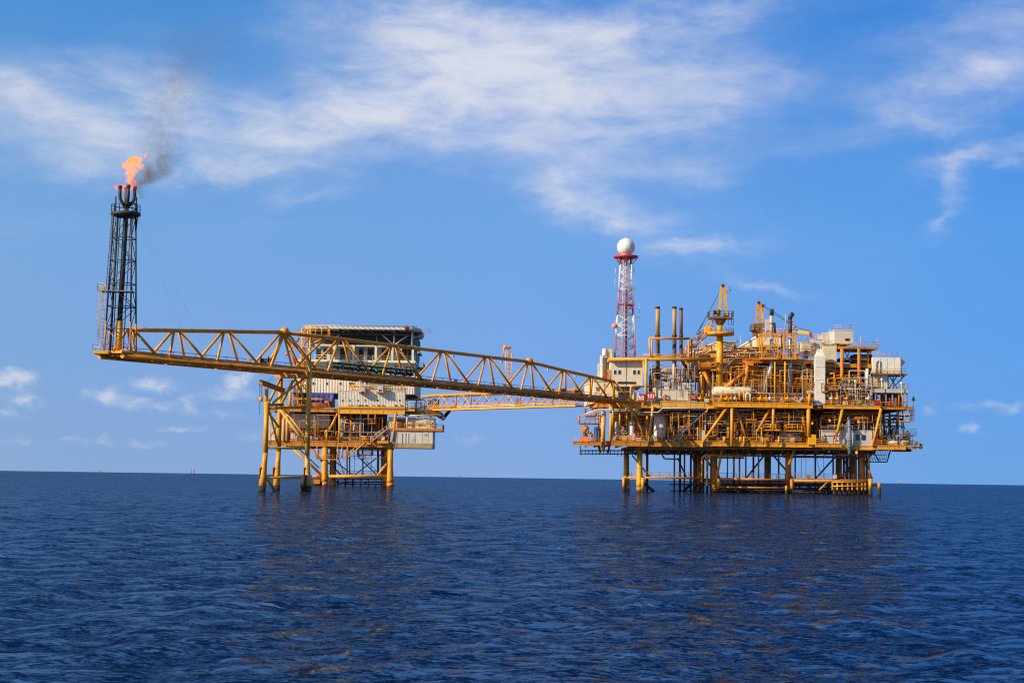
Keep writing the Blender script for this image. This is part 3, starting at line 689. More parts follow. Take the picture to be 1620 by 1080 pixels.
# ------------------------------------------------------------------ building blocks for the platforms
def rect(x0, y0, x1, y1, Y):
    xm, ym = (x0 + x1) / 2, (y0 + y1) / 2
    return P(x0, ym, Y).x, P(xm, y1, Y).z, P(x1, ym, Y).x, P(xm, y0, Y).z
def bx(parent, name, mat, x0, y0, x1, y1, Y, dep):
    a, b, c, d = rect(x0, y0, x1, y1, Y); return MB().box(a, Y, b, c, Y + dep, d).build(name, mat, parent)
def col(parent, name, mat, x0, y0, x1, y1, Y, r, Y2=None, n=10):
    return MB().tube(P(x0, y0, Y), P(x1, y1, Y2 or Y), r, n=n).build(name, mat, parent)
def edge(parent, x0, x1, ytop, ybot, Y, dep, mat, name='deck'):
    """a plated deck slab: flanged edge beam at the front, plate on top, joists below"""
    a, b, c, d = rect(x0, ytop, x1, ybot, Y); m = MB(); h = d - b
    m.box(a, Y, d - h * .16, c, Y + dep, d)                         # plate
    m.box(a, Y + .12, b + h * .14, c, Y + .22, d - h * .16)         # web
    m.box(a, Y + .02, b, c, Y + .42, b + h * .14)                   # lower flange
    n = max(2, int((c - a) / 3))
    for k in range(n + 1):
        x = a + (c - a) * k / n; x = min(max(x, a + .15), c - .15)
        m.box(x - .09, Y + .424, b + h * .15, x + .09, Y + dep, d - h * .165)
        m.box(x - .13, Y + .05, b + h * .14, x + .13, Y + .118, d - h * .165)
    return m.build(name, mat, parent)
def window(parent, x0, y0, x1, y1, Y, mat=None):
    a, b, c, d = rect(x0, y0, x1, y1, Y); f = .07
    m = MB(); m.box(a - f, Y - .05, b - f, c + f, Y + .02, b); m.box(a - f, Y - .05, d, c + f, Y + .02, d + f); m.box(a - f, Y - .05, b, a, Y + .02, d); m.box(c, Y - .05, b, c + f, Y + .02, d)
    w_ = m.build('window', mat or WHT, parent); MB().box(a, Y - .025, b, c, Y + .02, d).build('pane', GLS, w_); return w_
def vessel_v(name, label, cat, x, y, z, r, h, mat, group=None, nozz=True):
    t = thing(name, (x, y, z), label, cat, group); k = r * .5
    MB().lathe((x, y, z), [(r * .92, .0), (r * .92, h * .12), (r * .97, h * .12)], 20).build('skirt', YEL_OLD if random.random() < .3 else mat, t)
    MB().lathe((x, y, z + h * .122), [(.05, 0), (r * .97, .02), (r, k * .3), (r, h * .88 - k), (r * .86, h * .88 - k * .45), (r * .5, h * .88 - .1 * k), (.05, h * .88)], 24).build('shell', mat, t)
    MB().pipe([(x, y, z + h - .05), (x, y, z + h + r * .6), (x + r * 1.1, y - .1, z + h + r * .6), (x + r * 1.1, y - .1, z + h * .3)], r * .16, n=8, bend=.3).build('outlet_pipe', YEL, t)
    m = MB()
    for q in (.4, .75): m.lathe((x, y, z + h * q), [(r * 1.02, 0), (r * 1.02, .1)], 24)
    m.build('stiffener', mat, t)
    return t
def vessel_h(name, label, cat, x0, x1, y, z, r, mat, group=None, saddle=None):
    t = thing(name, ((x0 + x1) / 2, y, z - r * 1.5), label, cat, group); L_ = x1 - x0; k = min(r * .7, L_ * .2)
    MB().lathe((x0, y, z), [(.03, 0), (r * .5, k * .12), (r * .86, k * .5), (r, k), (r, L_ - k), (r * .86, L_ - k * .5), (r * .5, L_ - k * .12), (.03, L_)], 24, 'x').build('shell', mat, t)
    for q in (.22, .78):
        xx = x0 + L_ * q; MB().box(xx - .2, y - r * .8, z - r * 1.55, xx + .2, y + r * .8, z - r * .55).build('saddle', saddle or YEL, t)
    for q in (.35, .6):
        xx = x0 + L_ * q; MB().lathe((xx, y, z + r * .9), [(r * .22, 0), (r * .22, r * .4), (r * .36, r * .4), (r * .36, r * .55)], 12).build('nozzle', mat, t)
    return t
def cabinet(name, label, cat, x0, y0, x1, y1, Y, dep, mat, group=None):
    a, b, c, d = rect(x0, y0, x1, y1, Y); t = thing(name, ((a + c) / 2, Y + dep / 2, b), label, cat, group)
    MB().box(a, Y, b + .12, c, Y + dep, d).build('body', mat, t); MB().box(a + .05, Y + .05, b, c - .05, Y + dep - .05, b + .118).build('plinth', DRK, t)
    n = max(1, int((c - a) / 1.0)); w_ = (c - a) / n
    for k in range(n): MB().box(a + k * w_ + .06, Y - .04, b + .22, a + (k + 1) * w_ - .06, Y - .003, d - .1).build('panel_door', mat, t)
    return t
def pump(name, label, cat, x, y, z, s, mat, group=None):
    t = thing(name, (x, y, z), label, cat, group)
    MB().box(x - 1.2 * s, y - .5 * s, z, x + 1.2 * s, y + .5 * s, z + .25 * s).build('skid_base', YEL_OLD, t)
    MB().lathe((x - 1.0 * s, y, z + .75 * s), [(.3 * s, 0), (.42 * s, .05), (.42 * s, 1.0 * s), (.25 * s, 1.1 * s)], 14, 'x').build('motor', mat, t)
    MB().tube((x + .1 * s, y, z + .75 * s), (x + .5 * s, y, z + .75 * s), .1 * s).build('coupling', DRK, t)
    MB().lathe((x + .75 * s, y - .3 * s, z + .75 * s), [(.25 * s, 0), (.5 * s, .1 * s), (.5 * s, .5 * s), (.25 * s, .6 * s)], 14, 'y').build('casing', mat, t)
    MB().pipe([(x + .75 * s, y, z + 1.2 * s), (x + .75 * s, y, z + 2.2 * s), (x + .75 * s, y + 1.2 * s, z + 2.2 * s)], .14 * s, bend=.3).build('discharge_pipe', YEL, t)
    return t
PIPE_MATS = [YEL_OLD, YEL, ORN, BRN, GALV, PGR, BRN, YEL_OLD]
SOLO = {}
def pipe_field(parent, X0, X1, Y0, Y1, Z0, Z1, n, seed, mats=None, rmin=.07, rmax=.2, name='pipe_run', solo=None):
    """process piping: each route runs along the axes with elbows, risers and returns; a thing's largest hundred routes are parts of their own"""
    rg = random.Random(seed); rest = {}
    for k in range(n):
        p = Vector((rg.uniform(X0, X1), rg.uniform(Y0, Y1), rg.choice([Z0, rg.uniform(Z0, Z1)]))); pts = [p.copy()]
        ax = rg.choice('xzz')
        for j in range(rg.randint(2, 5)):
            q = pts[-1].copy()
            if ax == 'x': q.x = min(X1, max(X0, q.x + rg.choice((-1, 1)) * rg.uniform(1.5, .45 * (X1 - X0) + 2)))
            elif ax == 'z': q.z = min(Z1, max(Z0, rg.uniform(Z0, Z1)))
            else: q.y = min(Y1, max(Y0, q.y + rg.choice((-1, 1)) * rg.uniform(1, 5)))
            if (q - pts[-1]).length > .5: pts.append(q)
            ax = {'x': rg.choice('zzy'), 'z': rg.choice('xxy'), 'y': rg.choice('xz')}[ax]
        if len(pts) < 2: continue
        r = rg.uniform(rmin, rmax); mt = rg.choice(mats or PIPE_MATS); one = solo is None or k < solo
        m = MB() if one else rest.setdefault(mt.name, (MB(), mt))[0]
        m.pipe(pts, r, n=7 if one else 6, bend=r * 3)
        for q in pts[1:-1][:2]: m.lathe(q, [(r * 1.2, -.02), (r * 1.2, .02)], 8)
        if one: m.build(name, mt, parent)
    if rest: BORE.setdefault(parent.name, []).extend(rest.values())
BORE = {}
def flush_bore(parent):
    """every small-bore line that is left over on a thing becomes one part of the kind stuff"""
    me = bpy.data.meshes.new('small_bore_piping'); V = []; Fc = []; Sm = []; Mi = []; off = parent['_base']; mats = []
    for m, mt in BORE.get(parent.name, []):
        if mt not in mats: mats.append(mt)
        o = len(V); V += [(x - off[0], y - off[1], z - off[2]) for x, y, z in m.v]; Fc += [tuple(i + o for i in f) for f in m.f]; Sm += m.sm; Mi += [mats.index(mt)] * len(m.f)
    me.from_pydata(V, [], Fc); me.polygons.foreach_set('use_smooth', Sm)
    for mt in mats: me.materials.append(mt)
    me.polygons.foreach_set('material_index', Mi); me.update()
    o = bpy.data.objects.new('small_bore_piping', me); C.objects.link(o); o.parent = parent; o['kind'] = 'stuff'
def valves(parent, pts, mats=None, s=.32, name='valve'):
    for k, p in enumerate(pts):
        p = Vector(p); m = MB(); m.ball(p, s, 7); m.tube(p, p + Vector((0, 0, s * 2.6)), s * .22, n=6); m.lathe(p + Vector((0, 0, s * 2.5)), [(s * .9, 0), (s * 1.0, s * .12), (s * .9, s * .24)], 10)
        m.tube(p - Vector((s * 1.6, 0, 0)), p + Vector((s * 1.6, 0, 0)), s * .5, n=8); m.build(name, (mats or [RED, YEL, PGR, ORN])[k % len(mats or [1, 1, 1, 1])], parent)
def lifebuoy(x, y, Y, r, label, stretch=1.0):
    t = thing('lifebuoy', P(x, y, Y), label, 'lifebuoy'); c = P(x, y, Y); m = MB()
    m.pipe([c + Vector((r * math.cos(a), 0, r * stretch * math.sin(a))) for a in np.linspace(0, 2 * math.pi, 25)], r * .26, n=8); m.build('ring', RED, t)
    m = MB()
    for a in (.78, 2.36, 3.93, 5.5):
        p = c + Vector((r * math.cos(a), 0, r * stretch * math.sin(a))); d = Vector((-math.sin(a), 0, math.cos(a))) * r * .16; m.tube(p - d, p + d, r * .29, n=8)
    m.build('white_band', WHT, t); m = MB(); m.beam(c + Vector((0, .35, -r * 1.6)), c + Vector((0, .35, r * 1.5)), .1, .1); m.build('bracket', YEL, t); return t

# ------------------------------------------------------------------ accommodation platform
YL = 462.0
ap = thing('accommodation_platform', (P(560, 768, YL).x, YL + 9, 0), 'smaller yellow legged platform under the white quarters block, left of the link bridge', 'offshore platform')
def jleg(parent, x, yt, yb, Y, r, mat=YEL, mud=1.0, flare=1.0, name='leg'):
    a = P(x, yt, Y); c = P(x, yb, Y); c.z = -1.5; b = lerp(a, c, .72)
    l = MB().pipe([a, lerp(a, c, .45), b, lerp(a, c, .8)], 1, n=16, radii=[r, r, r * flare, r * flare]).build(name, mat, parent)
    MB().tube(lerp(a, c, .802), lerp(a, c, .88), r * flare * 1.02, n=16).build('splash_zone', SPLASH if mat is YEL else YEL_OLD, l)
    MB().tube(lerp(a, c, .8803), c, r * flare * 1.12, n=16).build('marine_growth', GRIME, l)
jleg(ap, 514, 704, 768, YL + 1, .86); jleg(ap, 617.5, 706, 770, YL + 1, .74, flare=1.3); jleg(ap, 606, 704, 767, YL + 15, .6, YEL_OLD); jleg(ap, 527, 704, 767, YL + 15, .9, YEL_OLD); jleg(ap, 611, 704, 767, YL + 8, .8, YEL_OLD)
def br(p1, p2, r=.3, mat=YEL, Y1=YL + 1, Y2=None, name='brace', par=None): return MB().tube(P(*p1, Y1), P(*p2, Y2 or Y1), r, n=8).build(name, mat, par or ap)
br((460, 706), (509, 751), .38); br((490, 706), (511, 731), .34, YEL_OLD); br((519, 731), (541, 752), .22, YEL_OLD, YL + 1, YL + 12)
br((612, 733), (597, 752), .3, YEL, YL + 1); br((613, 734), (604, 740), .2, YEL_OLD)
br((518, 753), (613, 753), .42, YEL); br((527, 753), (606, 753), .35, YEL_OLD, YL + 15)
br((494, 753), (510, 753), .4, ORN); br((490, 762), (509, 767), .5, GRIME)
edge(ap, 424, 620, 697, 706, YL, 16, YEL_OLD); bx(ap, 'shade_backing', DRK, 457, 652, 612, 697, YL + 14.5, .3); bx(ap, 'shade_backing', DRK, 540, 654, 600, 688, YL + 9, .3); bx(ap, 'underdeck', BRN, 452, 706, 618, 709, YL + 1, 14)  # dark sheets added behind the deck, the shade of its depth put into colour
edge(ap, 425, 535, 645, 651, YL + 2, 16, YEL_OLD); edge(ap, 534.5, 640.5, 646, 654.5, YL - .6, 18, YEL_CLEAN)
bx(ap, 'upper_kerb', YEL_CLEAN, 534, 642.8, 641, 645, YL - .9, .35)
# columns between the decks
for x0, x1, r, mt, Y in ((537, 537, .3, YEL, YL), (555.5, 555.5, .42, YEL_OLD, YL + 3), (570.5, 570.5, .28, PGR, YL + 2), (626, 621.5, .36, YEL, YL - .3), (449.5, 449.5, .36, ORN, YL), (454.5, 454.5, .4, YEL, YL), (427, 427, .45, YEL_OLD, YL + 12), (517, 517, .3, YEL, YL + 1)):
    MB().tube(P(x0, 651 if x0 != 517 else 679, Y), P(x1, 698, Y), r, n=10).build('column', mt, ap)
br((534, 654), (521, 680), .3, YEL_PALE, YL + 1); br((448, 656), (428, 690), .22, YEL_OLD, YL + 4)
col(ap, 'column', YEL, 459, 620, 459, 646, YL, .4); col(ap, 'column', YEL_OLD, 446, 600, 446, 646, YL + 6, .25)
# upper mast of lockers near the lifeboat
rail(ap, [P(425, 645, YL + 2), P(534, 645, YL + 2)], YEL, 1.15, 2.0)
rail(ap, [P(457, 697, YL + .1), P(534, 697, YL + .1)], YEL_OLD, 1.1, 2.2); rail(ap, [P(540, 697, YL + .1), P(612, 697, YL + .1)], YEL_OLD, 1.1, 2.2)
bx(ap, 'handrail_pipe', GALV, 530, 682.6, 606, 683.4, YL + .5, .14)
# hanging baskets and stairs under the deck
def basket(x0, y0, x1, y1, Y, dep, mat=YEL):
    a, b, c, d = rect(x0, y0, x1, y1, Y); m = MB(); m.box(a, Y, b, c, Y + dep, b + .22)
    for x in (a + .1, c - .1):
        for y in (Y + .1, Y + dep - .1): m.tube((x, y, b), (x, y, d), .14, n=6)
    k = m.build('hanging_platform', mat, ap); rail(k, [(a, Y + dep, b + .2), (a, Y, b + .2), (c, Y, b + .2), (c, Y + dep, b + .2)], mat, 1.1, 1.5); return k
basket(501, 705, 534.5, 727, YL, 4); basket(540.5, 705, 550, 724.5, YL, 2.5); basket(565, 703, 588.5, 720, YL + 3, 4, YEL_OLD)
basket(582, 654, 594, 670, YL - .5, 2, ORN); basket(577, 690, 587.5, 702.5, YL - .8, 2)
stair(ap, P(551, 722, YL - .5), P(577, 699.5, YL - .5), 1.0, YEL_PALE); stair(ap, P(588, 698, YL - .4), P(614, 677, YL - .4), 1.0, GALV); stair(ap, P(596, 751, YL + 4), P(565, 720, YL + 4), 1.0, DRK)
a_, b_, c_, d_ = rect(597, 697, 614.5, 701, YL - 1.2); k = MB().box(a_, YL - 1.2, b_, c_, YL + 1.5, d_).build('side_platform', YEL, ap)
rail(k, [(a_, YL + 1, d_), (a_, YL - 1.2, d_), (c_, YL - 1.2, d_)], YEL_OLD)
for x, y1 in ((523, 752), (531, 752), (549, 766), (553, 753), (574, 752), (598, 750)):
    col(ap, 'riser_pipe', DRK if x in (531, 523, 598) else YEL_OLD, x, 707, x, y1, YL + 6, .2 if x != 598 else .3, n=7)
for x in (536, 561, 588): col(ap, 'hanging_line', DRK, x, 707, x, 752, YL + 9, .05, n=4)
rail(ap, [P(518, 752, YL + 1), P(612, 752, YL + 1)], DRK, 1.2, 2.2)
# boat landing: dark fender lattice at the waterline
def landing(parent, x0, x1, yt, Y, mat, step, name='boat_landing'):
    a = P(x0, yt, Y); c = P(x1, yt, Y); m = MB(); n = int((c.x - a.x) / step)
    for k in range(n + 1):
        x = a.x + (c.x - a.x) * k / n; z = a.z + (c.z - a.z) * k / n; m.tube((x, Y, z), (x, Y, -1), .26, n=7)
        if k < n and k % 3 == 1: m.tube((x, Y, .2), (x + step, Y + .3, z * .5), .16, n=6)
    for q in (1.0, .52, .22): m.tube((a.x, Y - .1, a.z * q), (c.x, Y - .1, c.z * q), .17, n=7)
    return m.build(name, mat, parent)
landing(ap, 487, 606, 757, YL + 5, GRIME, 2.0)
m = MB(); m.box(P(496, 757, YL).x, YL, P(500, 765, YL).z, P(506, 757, YL).x, YL + 3, P(500, 758, YL).z); m.build('mooring_block', ORN, ap)

# modules hung on the platform
def module(name, label, cat, x0, y0, x1, y1, Y, dep, mat, corr=True, base=None, group=None, side=1, pitch=.42):
    a, b, c, d = rect(x0, y0, x1, y1, Y); t = thing(name, ((a + c) / 2, Y + dep / 2, b), label, cat, group)
    w_ = MB()
    if corr:
        w_.box(a + .05, Y + .1, b, c - .05, Y + dep, d - .05); w_.corr(a, b + .02, c, d - .08, Y, pitch)
        w_.corr_x(Y, b + .02, Y + dep, d - .08, c, 1, pitch); w_.corr_x(Y, b + .02, Y + dep, d - .08, a, -1, pitch)
    else: w_.box(a, Y, b, c, Y + dep, d - .05)
    w_.build('wall', mat, t); MB().box(a - .06, Y - .06, d - .048, c + .06, Y + dep + .05, d + .1).build('roof', mat, t)
    if base is not None: MB().box(a - .1, Y - .1, b - .35, c + .1, Y + dep, b - .003).build('base_frame', base, t)
    return t
ws = module('workshop_module', 'long low white corrugated cabin with boxes on its roof, standing along the front deck edge', 'cabin', 535, 618.5, 640, 642.5, YL - .3, 5, CLAD, True, YEL_CLEAN)
for x in (541.5, 553, 566, 577.5, 597.5, 632): bx(ws, 'vent', GRN, x - .9, 632, x + .9, 634.2, YL - .42, .1)
for x in (551, 556, 563, 569, 573, 580, 590, 599, 606, 626, 635): bx(ws, 'locker', random.choice([DRK, BRN, YEL_OLD, GRY]), x - 1.8, 640.2, x + 1.8, 642.4, YL - .62, .2)
for k, (x0, y0, x1, y1, Y_, lb) in enumerate(((569, 612, 577, 622.5, YL - 2.2, 'left'), (597, 609, 606, 622.5, YL - 2.2, 'right'))):
    t = thing('air_conditioner', P((x0 + x1) / 2, y1, Y_), ('squat' if k == 0 else 'taller') + ' grey air handling box jutting from the top of the white corrugated cabin', 'air conditioner')
    bx(t, 'body', PGR, x0, y0, x1, y1 - 3, Y_, 2.0); bx(t, 'fan_opening', BLK, x0 + 2.5, y0 + 7, x0 + 6.5, y0 + 9.6, Y_ - .05, .048); bx(t, 'support_frame', YEL_OLD, x0 - 2, y1 - 2.9, x1 + 2, y1 - 1.6, Y_, 2.2)
rail(ws, [P(536, 618, YL - .2), P(640, 618, YL - .2)], YEL_PALE, 1.3, 2.0)
pipe_field(ws, P(552, 610, YL).x, P(636, 610, YL).x, YL, YL + 3, P(590, 617, YL).z, P(590, 607, YL).z, 16, 21, [YEL_OLD, PGR, BRN, YEL_PALE], .05, .14)
for x0, x1 in ((553, 560), (613, 620)): bx(ws, 'roof_hatch', BRN, x0, 604.5, x1, 610, YL + 3, 1)
sm_ = module('storage_module', 'grey white steel cabin hung under the upper deck behind the lifeboat', 'cabin', 455, 655, 521, 675.5, YL + 6.5, 5, CLADG, True, YEL_OLD, pitch=1.4)
sm2 = module('storage_module', 'small pale cabin at the outer end of the lower deck, behind the tripod legs', 'cabin', 425, 662, 447, 697, YL + 9, 5, CLADG, True, None, pitch=1.4)
lm = module('plant_module', 'big pale windowless box with a tan base overhanging the sea at the lower deck end', 'cabin', 621, 682, 684.5, 701, YL - .2, 15, CLADG, False, None)
a_, b_, c_, d_ = rect(621, 701, 684, 708.5, YL - .3); MB().prism([(a_, YL - .25), (c_, YL - .25), (c_, YL + 15), (a_, YL + 15)], b_, d_ - .01).build('base_skirt', paint('tan_primer', (.42, .29, .13), .5), lm)
for x in (628, 657, 668, 677): bx(lm, 'panel_seam', GRY, x, 683, x + .35, 700.6, YL - .25, .048)
bx(lm, 'access_door', PGR, 650, 688.5, 655, 700.8, YL - .27, .068); bx(lm, 'vent', GRY, 671, 685.5, 675.5, 689, YL - .28, .078)
for x in (636, 641.5, 646): bx(lm, 'downpipe', GRY, x - .4, 685, x + .4, 701, YL - .32, .1)
um = module('control_room', 'cream walled room with a dark red panel above the overhanging pale box', 'cabin', 615, 660.5, 686, 677, YL + 1.2, 13, CRM, False, None)
bx(um, 'louvre_panel', paint('maroon_paint', (.16, .03, .03), .2), 628, 663, 641, 676, YL + 1.1, .098); bx(um, 'pale_door', PGR, 676, 664, 681, 677, YL + 1.1, .098)
for k, (x, w_) in enumerate(((646, 3), (650, 5), (655.5, 4), (662, 3), (665, 4), (670, 3))): bx(um, 'wall_marking', BLK, x, 671.6 + (k % 3) * .7, x + w_, 673.6 + (k % 2) * .5, YL + 1.14, .058)
a_, b_, c_, d_ = rect(616, 677, 700, 681, YL - .6); wk = MB().box(a_, YL - .6, b_, c_, YL + 12, d_).build('walkway_deck', YEL_OLD, ap)
rail(wk, [(a_, YL - .6, d_), (c_, YL - .6, d_), (c_, YL + 10, d_)], YEL_OLD, 1.15, 2.0)
lifebuoy(684.5, 672, YL - .8, .55, 'red and white lifebuoy on the walkway rail beside the cream walled room')
edge(ap, 638, 698, 651, 658, YL + 1, 16, BRN, 'end_deck'); col(ap, 'pipe_run', PGR, 640, 656.5, 694, 657.5, YL + .3, .16); col(ap, 'pipe_run', PGR, 619, 661, 658, 661.5, YL + .8, .14); col(ap, 'column', PGR, 644.5, 654, 643.5, 680, YL + .2, .22)
a_, b_, c_, d_ = rect(640.5, 647, 656, 650, YL - .4); k = MB().box(a_, YL - .4, b_, c_, YL + 3, d_).build('corner_platform', YEL_CLEAN, ap); rail(k, [(a_, YL - .4, d_), (c_, YL - .4, d_), (c_, YL + 2, d_)], YEL_CLEAN, 1.7, 1.3, .08)
pipe_field(ap, P(657, 640, YL).x, P(692, 640, YL).x, YL + 3, YL + 10, P(670, 650, YL + 3).z, P(670, 630, YL + 3).z, 22, 5, [DRK, PGR, BRN, GALV, WHT], .08, .25)
MB().pipe([P(690, 655, YL + 6), P(701, 662, YL + 6), P(712, 648, YL + 3)], .5, n=10, bend=1).build('hose_boom', BLK, ap); MB().ball(P(701, 661, YL + 5), .7, 8).build('hose_coupling', WHT, ap)

def boxes(parent, x0, x1, y, dY0, dY1, n, seed, base, name='junction_box', mats=None, hmax=1.2):
    rg = random.Random(seed)
    for k in range(n):
        Y_ = base + rg.uniform(dY0, dY1); p = P(rg.uniform(x0, x1), y, Y_); w_, d_, h_ = rg.uniform(.25, .7), rg.uniform(.2, .5), rg.uniform(.4, hmax)
        m = MB(); m.box(p.x - w_, Y_ - d_, p.z + .25, p.x + w_, Y_ + d_, p.z + .25 + h_); m.box(p.x - w_ * .8, Y_ - d_ * .8, p.z, p.x + w_ * .8, Y_ + d_ * .8, p.z + .248); m.build(name, rg.choice(mats or [PGR, GRY, YEL_PALE, ORN, CRM, BLU, BRN, GALV]), parent)
boxes(ap, 460, 534, 697, 1, 5, 10, 61, YL); boxes(ap, 540, 612, 697, 1.5, 6, 12, 62, YL); boxes(ap, 426, 466, 645, 3, 8, 7, 63, YL); boxes(ap, 641, 692, 651, 2, 8, 10, 64, YL)
for X0_, X1_, y0, y1, d0, d1, n_, sd_ in ((457, 534, 696, 653, .4, 3, 22, 71), (538, 613, 696, 656, .4, 3, 26, 72), (520, 612, 725, 707, 1, 8, 26, 73), (430, 470, 644, 600, 2, 8, 16, 74), (640, 692, 650, 628, 2, 6, 18, 75), (616, 690, 676, 658, -.4, 1, 8, 76), (536, 640, 617, 606, -.2, 2, 10, 77)):
    pipe_field(ap, P(X0_, 690, YL).x, P(X1_, 690, YL).x, YL + d0, YL + d1, P(570, y0, YL).z, P(570, y1, YL).z, n_, sd_, [YEL, YEL_OLD, ORN, YEL_PALE, PGR, BRN, GALV], .035, .09, solo=0)
flush_bore(ap)
for p, q, r, Y1 in (((512, 716), (560, 752), .16, 10), ((560, 752), (606, 716), .16, 10), ((500, 765), (520, 755), .2, 6), ((470, 707), (505, 740), .16, 8), ((531, 712), (545, 752), .12, 7)): br(p, q, r, YEL_OLD, YL + Y1)
for x0, x1, y, d0 in ((536, 575, 680, 2), (456, 520, 680, 2.5), (541, 600, 668, 5), (590, 614, 690, 1)):
    p, q = P(x0, y, YL + d0), P(x1, y, YL + d0); MB().box(p.x, YL + d0, p.z - .16, q.x, YL + d0 + 2, p.z).build('mezzanine_walkway', YEL_OLD, ap); rail(ap, [p, q], YEL_OLD, 1.1, 1.5, .05)
# equipment in the shade between the decks
pipe_field(ap, P(459, 690, YL).x, P(530, 690, YL).x, YL + 4, YL + 12, P(500, 697, YL).z, P(500, 680, YL).z, 18, 31, None, .07, .18)
pipe_field(ap, P(540, 690, YL).x, P(612, 690, YL).x, YL + 3, YL + 12, P(575, 697, YL).z, P(575, 656, YL).z, 26, 33, [BRN, DRK, YEL_OLD, PGR, DRK], .08, .22)
Zl = P(575, 697, YL + 4).z; xl = lambda px, dy=4: P(px, 690, YL + dy).x
vessel_v('storage_tank', 'tall grey tank in shade just right of the yellow corner column', 'tank', xl(542), YL + 4, Zl, .9, 6.0, GRY)
vessel_v('storage_tank', 'grey tank between the tan and the pale column of the lower deck', 'tank', xl(562), YL + 5, Zl, 1.0, 5.6, PGR)
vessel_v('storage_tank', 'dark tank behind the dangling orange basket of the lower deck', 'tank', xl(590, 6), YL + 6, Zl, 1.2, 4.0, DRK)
pump('pump_skid', 'small pump set behind the railing, left of the yellow corner column', 'pump', xl(508), YL + 6, Zl, 1.1, PGR)
pump('pump_skid', 'pump set with red casing nearest the lower deck column by the stairs', 'pump', xl(526), YL + 6, Zl, 1.0, RED)
pump('pump_skid', 'pump set low between the pale column and the stairs', 'pump', xl(578), YL + 6, Zl, 1.2, BLU)
cabinet('control_cabinet', 'white cabinet on the small side platform beside the lower stairs', 'cabinet', 603, 689, 608.5, 697, YL - .4, .8, WHT)
cabinet('control_cabinet', 'grey cabinet under the storage cabin, behind the middle tripod leg', 'cabinet', 459, 681, 472, 696.5, YL + 3, 1, PGR)
valves(ap, [P(x, 693, YL + 4.5) for x in (494, 499, 503, 534, 546)], [RED, PGR, RED, YEL], .4)

# lifeboat, tarpaulin and davit beam
lb = thing('lifeboat', P(495, 645, YL + 3), 'bright orange enclosed lifeboat stowed under the white quarters behind the tall tripod leg', 'lifeboat')
a_, b_, c_, d_ = rect(469, 636, 521, 645.5, YL + 3); Lb = c_ - a_; hb = d_ - b_
vs_ = []; fs_ = []; nS, nR = 13, 14
for i in range(nS):
    t = i / (nS - 1); taper = max(.06, (1 - abs(2 * t - 1.04) ** 2.6)) ; hh = .62 + .38 * min(1, t * 1.35) if t < .8 else 1 - (t - .8) * 1.9
    for k in range(nR):
        q = 2 * math.pi * k / nR; vs_.append((a_ + Lb * t, YL + 4.5 + 1.5 * taper * math.cos(q), b_ + hb * (.42 + (.58 * hh if math.sin(q) > 0 else .42) * math.copysign(abs(math.sin(q)) ** .8, math.sin(q)) * max(.35, taper))))
for i in range(nS - 1):
    for k in range(nR): fs_.append((i * nR + k, i * nR + (k + 1) % nR, (i + 1) * nR + (k + 1) % nR, (i + 1) * nR + k))
m = MB(); m.add(vs_, fs_, True); m.f += [tuple(range(nR)), tuple(range((nS - 1) * nR, nS * nR))]; m.sm += [False, False]; m.build('hull', ORG, lb)
MB().box(a_ + Lb * .06, YL + 2.93, b_ + hb * .40, a_ + Lb * .97, YL + 3.06, b_ + hb * .48).build('fender_strip', ORG, lb)
for k in range(9): x = a_ + Lb * (.18 + .085 * k); MB().box(x, YL + 2.98, b_ + hb * .53, x + Lb * .05, YL + 3.2, b_ + hb * .70).build('side_window', paint('dark_porthole', (.14, .035, .02), 0) if k == 0 else bpy.data.materials['dark_porthole'], lb)
a_, b_, c_, d_ = rect(521 - 8, 634, 521 - 2, 637, YL + 4); MB().box(a_, YL + 4, b_, c_, YL + 5, d_).build('helm_cupola', ORG, lb)
dv = thing('davit', P(495, 646, YL + 2.4), 'yellow davit beam on posts above the orange lifeboat', 'davit')
MB().beam(P(463, 630.5, YL + 2.4), P(521, 631, YL + 2.4), .35, .4).build('beam', YEL, dv); MB().beam(P(512, 629.5, YL + 2.3), P(522, 629.7, YL + 2.3), .5, .4).build('trolley', YEL_PALE, dv)
for x in (471, 520): col(dv, 'post', YEL, x, 631, x, 646, YL + 2.4, .14)
a_, b_, c_, d_ = rect(489, 622.5, 529, 636, YL + 7)
m = MB(); nx_ = 24; rows = 6
for j in range(rows + 1):
    for i in range(nx_ + 1):
        t, u_ = i / nx_, j / rows; m.v.append((a_ + (c_ - a_) * t, YL + 7 + .25 * math.sin(t * 31 + u_ * 2) * u_ + (.9 * u_ if t > .85 else 0) * -1, d_ + (b_ - d_) * u_ + .15 * math.sin(t * 9) * u_))
for j in range(rows):
    for i in range(nx_): q = j * (nx_ + 1) + i; m.f.append((q, q + 1, q + nx_ + 2, q + nx_ + 1)); m.sm.append(True)
o = m.build('tarpaulin', TARP); sm3 = o.modifiers.new('thickness', 'SOLIDIFY'); sm3.thickness = .03
tag(o, 'deep blue tarpaulin hanging below the white corrugated wall, behind the lifeboat', 'tarpaulin')
bx(ap, 'dark_interior_sheet', DRK, 464, 622, 530, 644, YL + 9, .3)  # dark sheet standing for the dark interior behind the tarpaulin

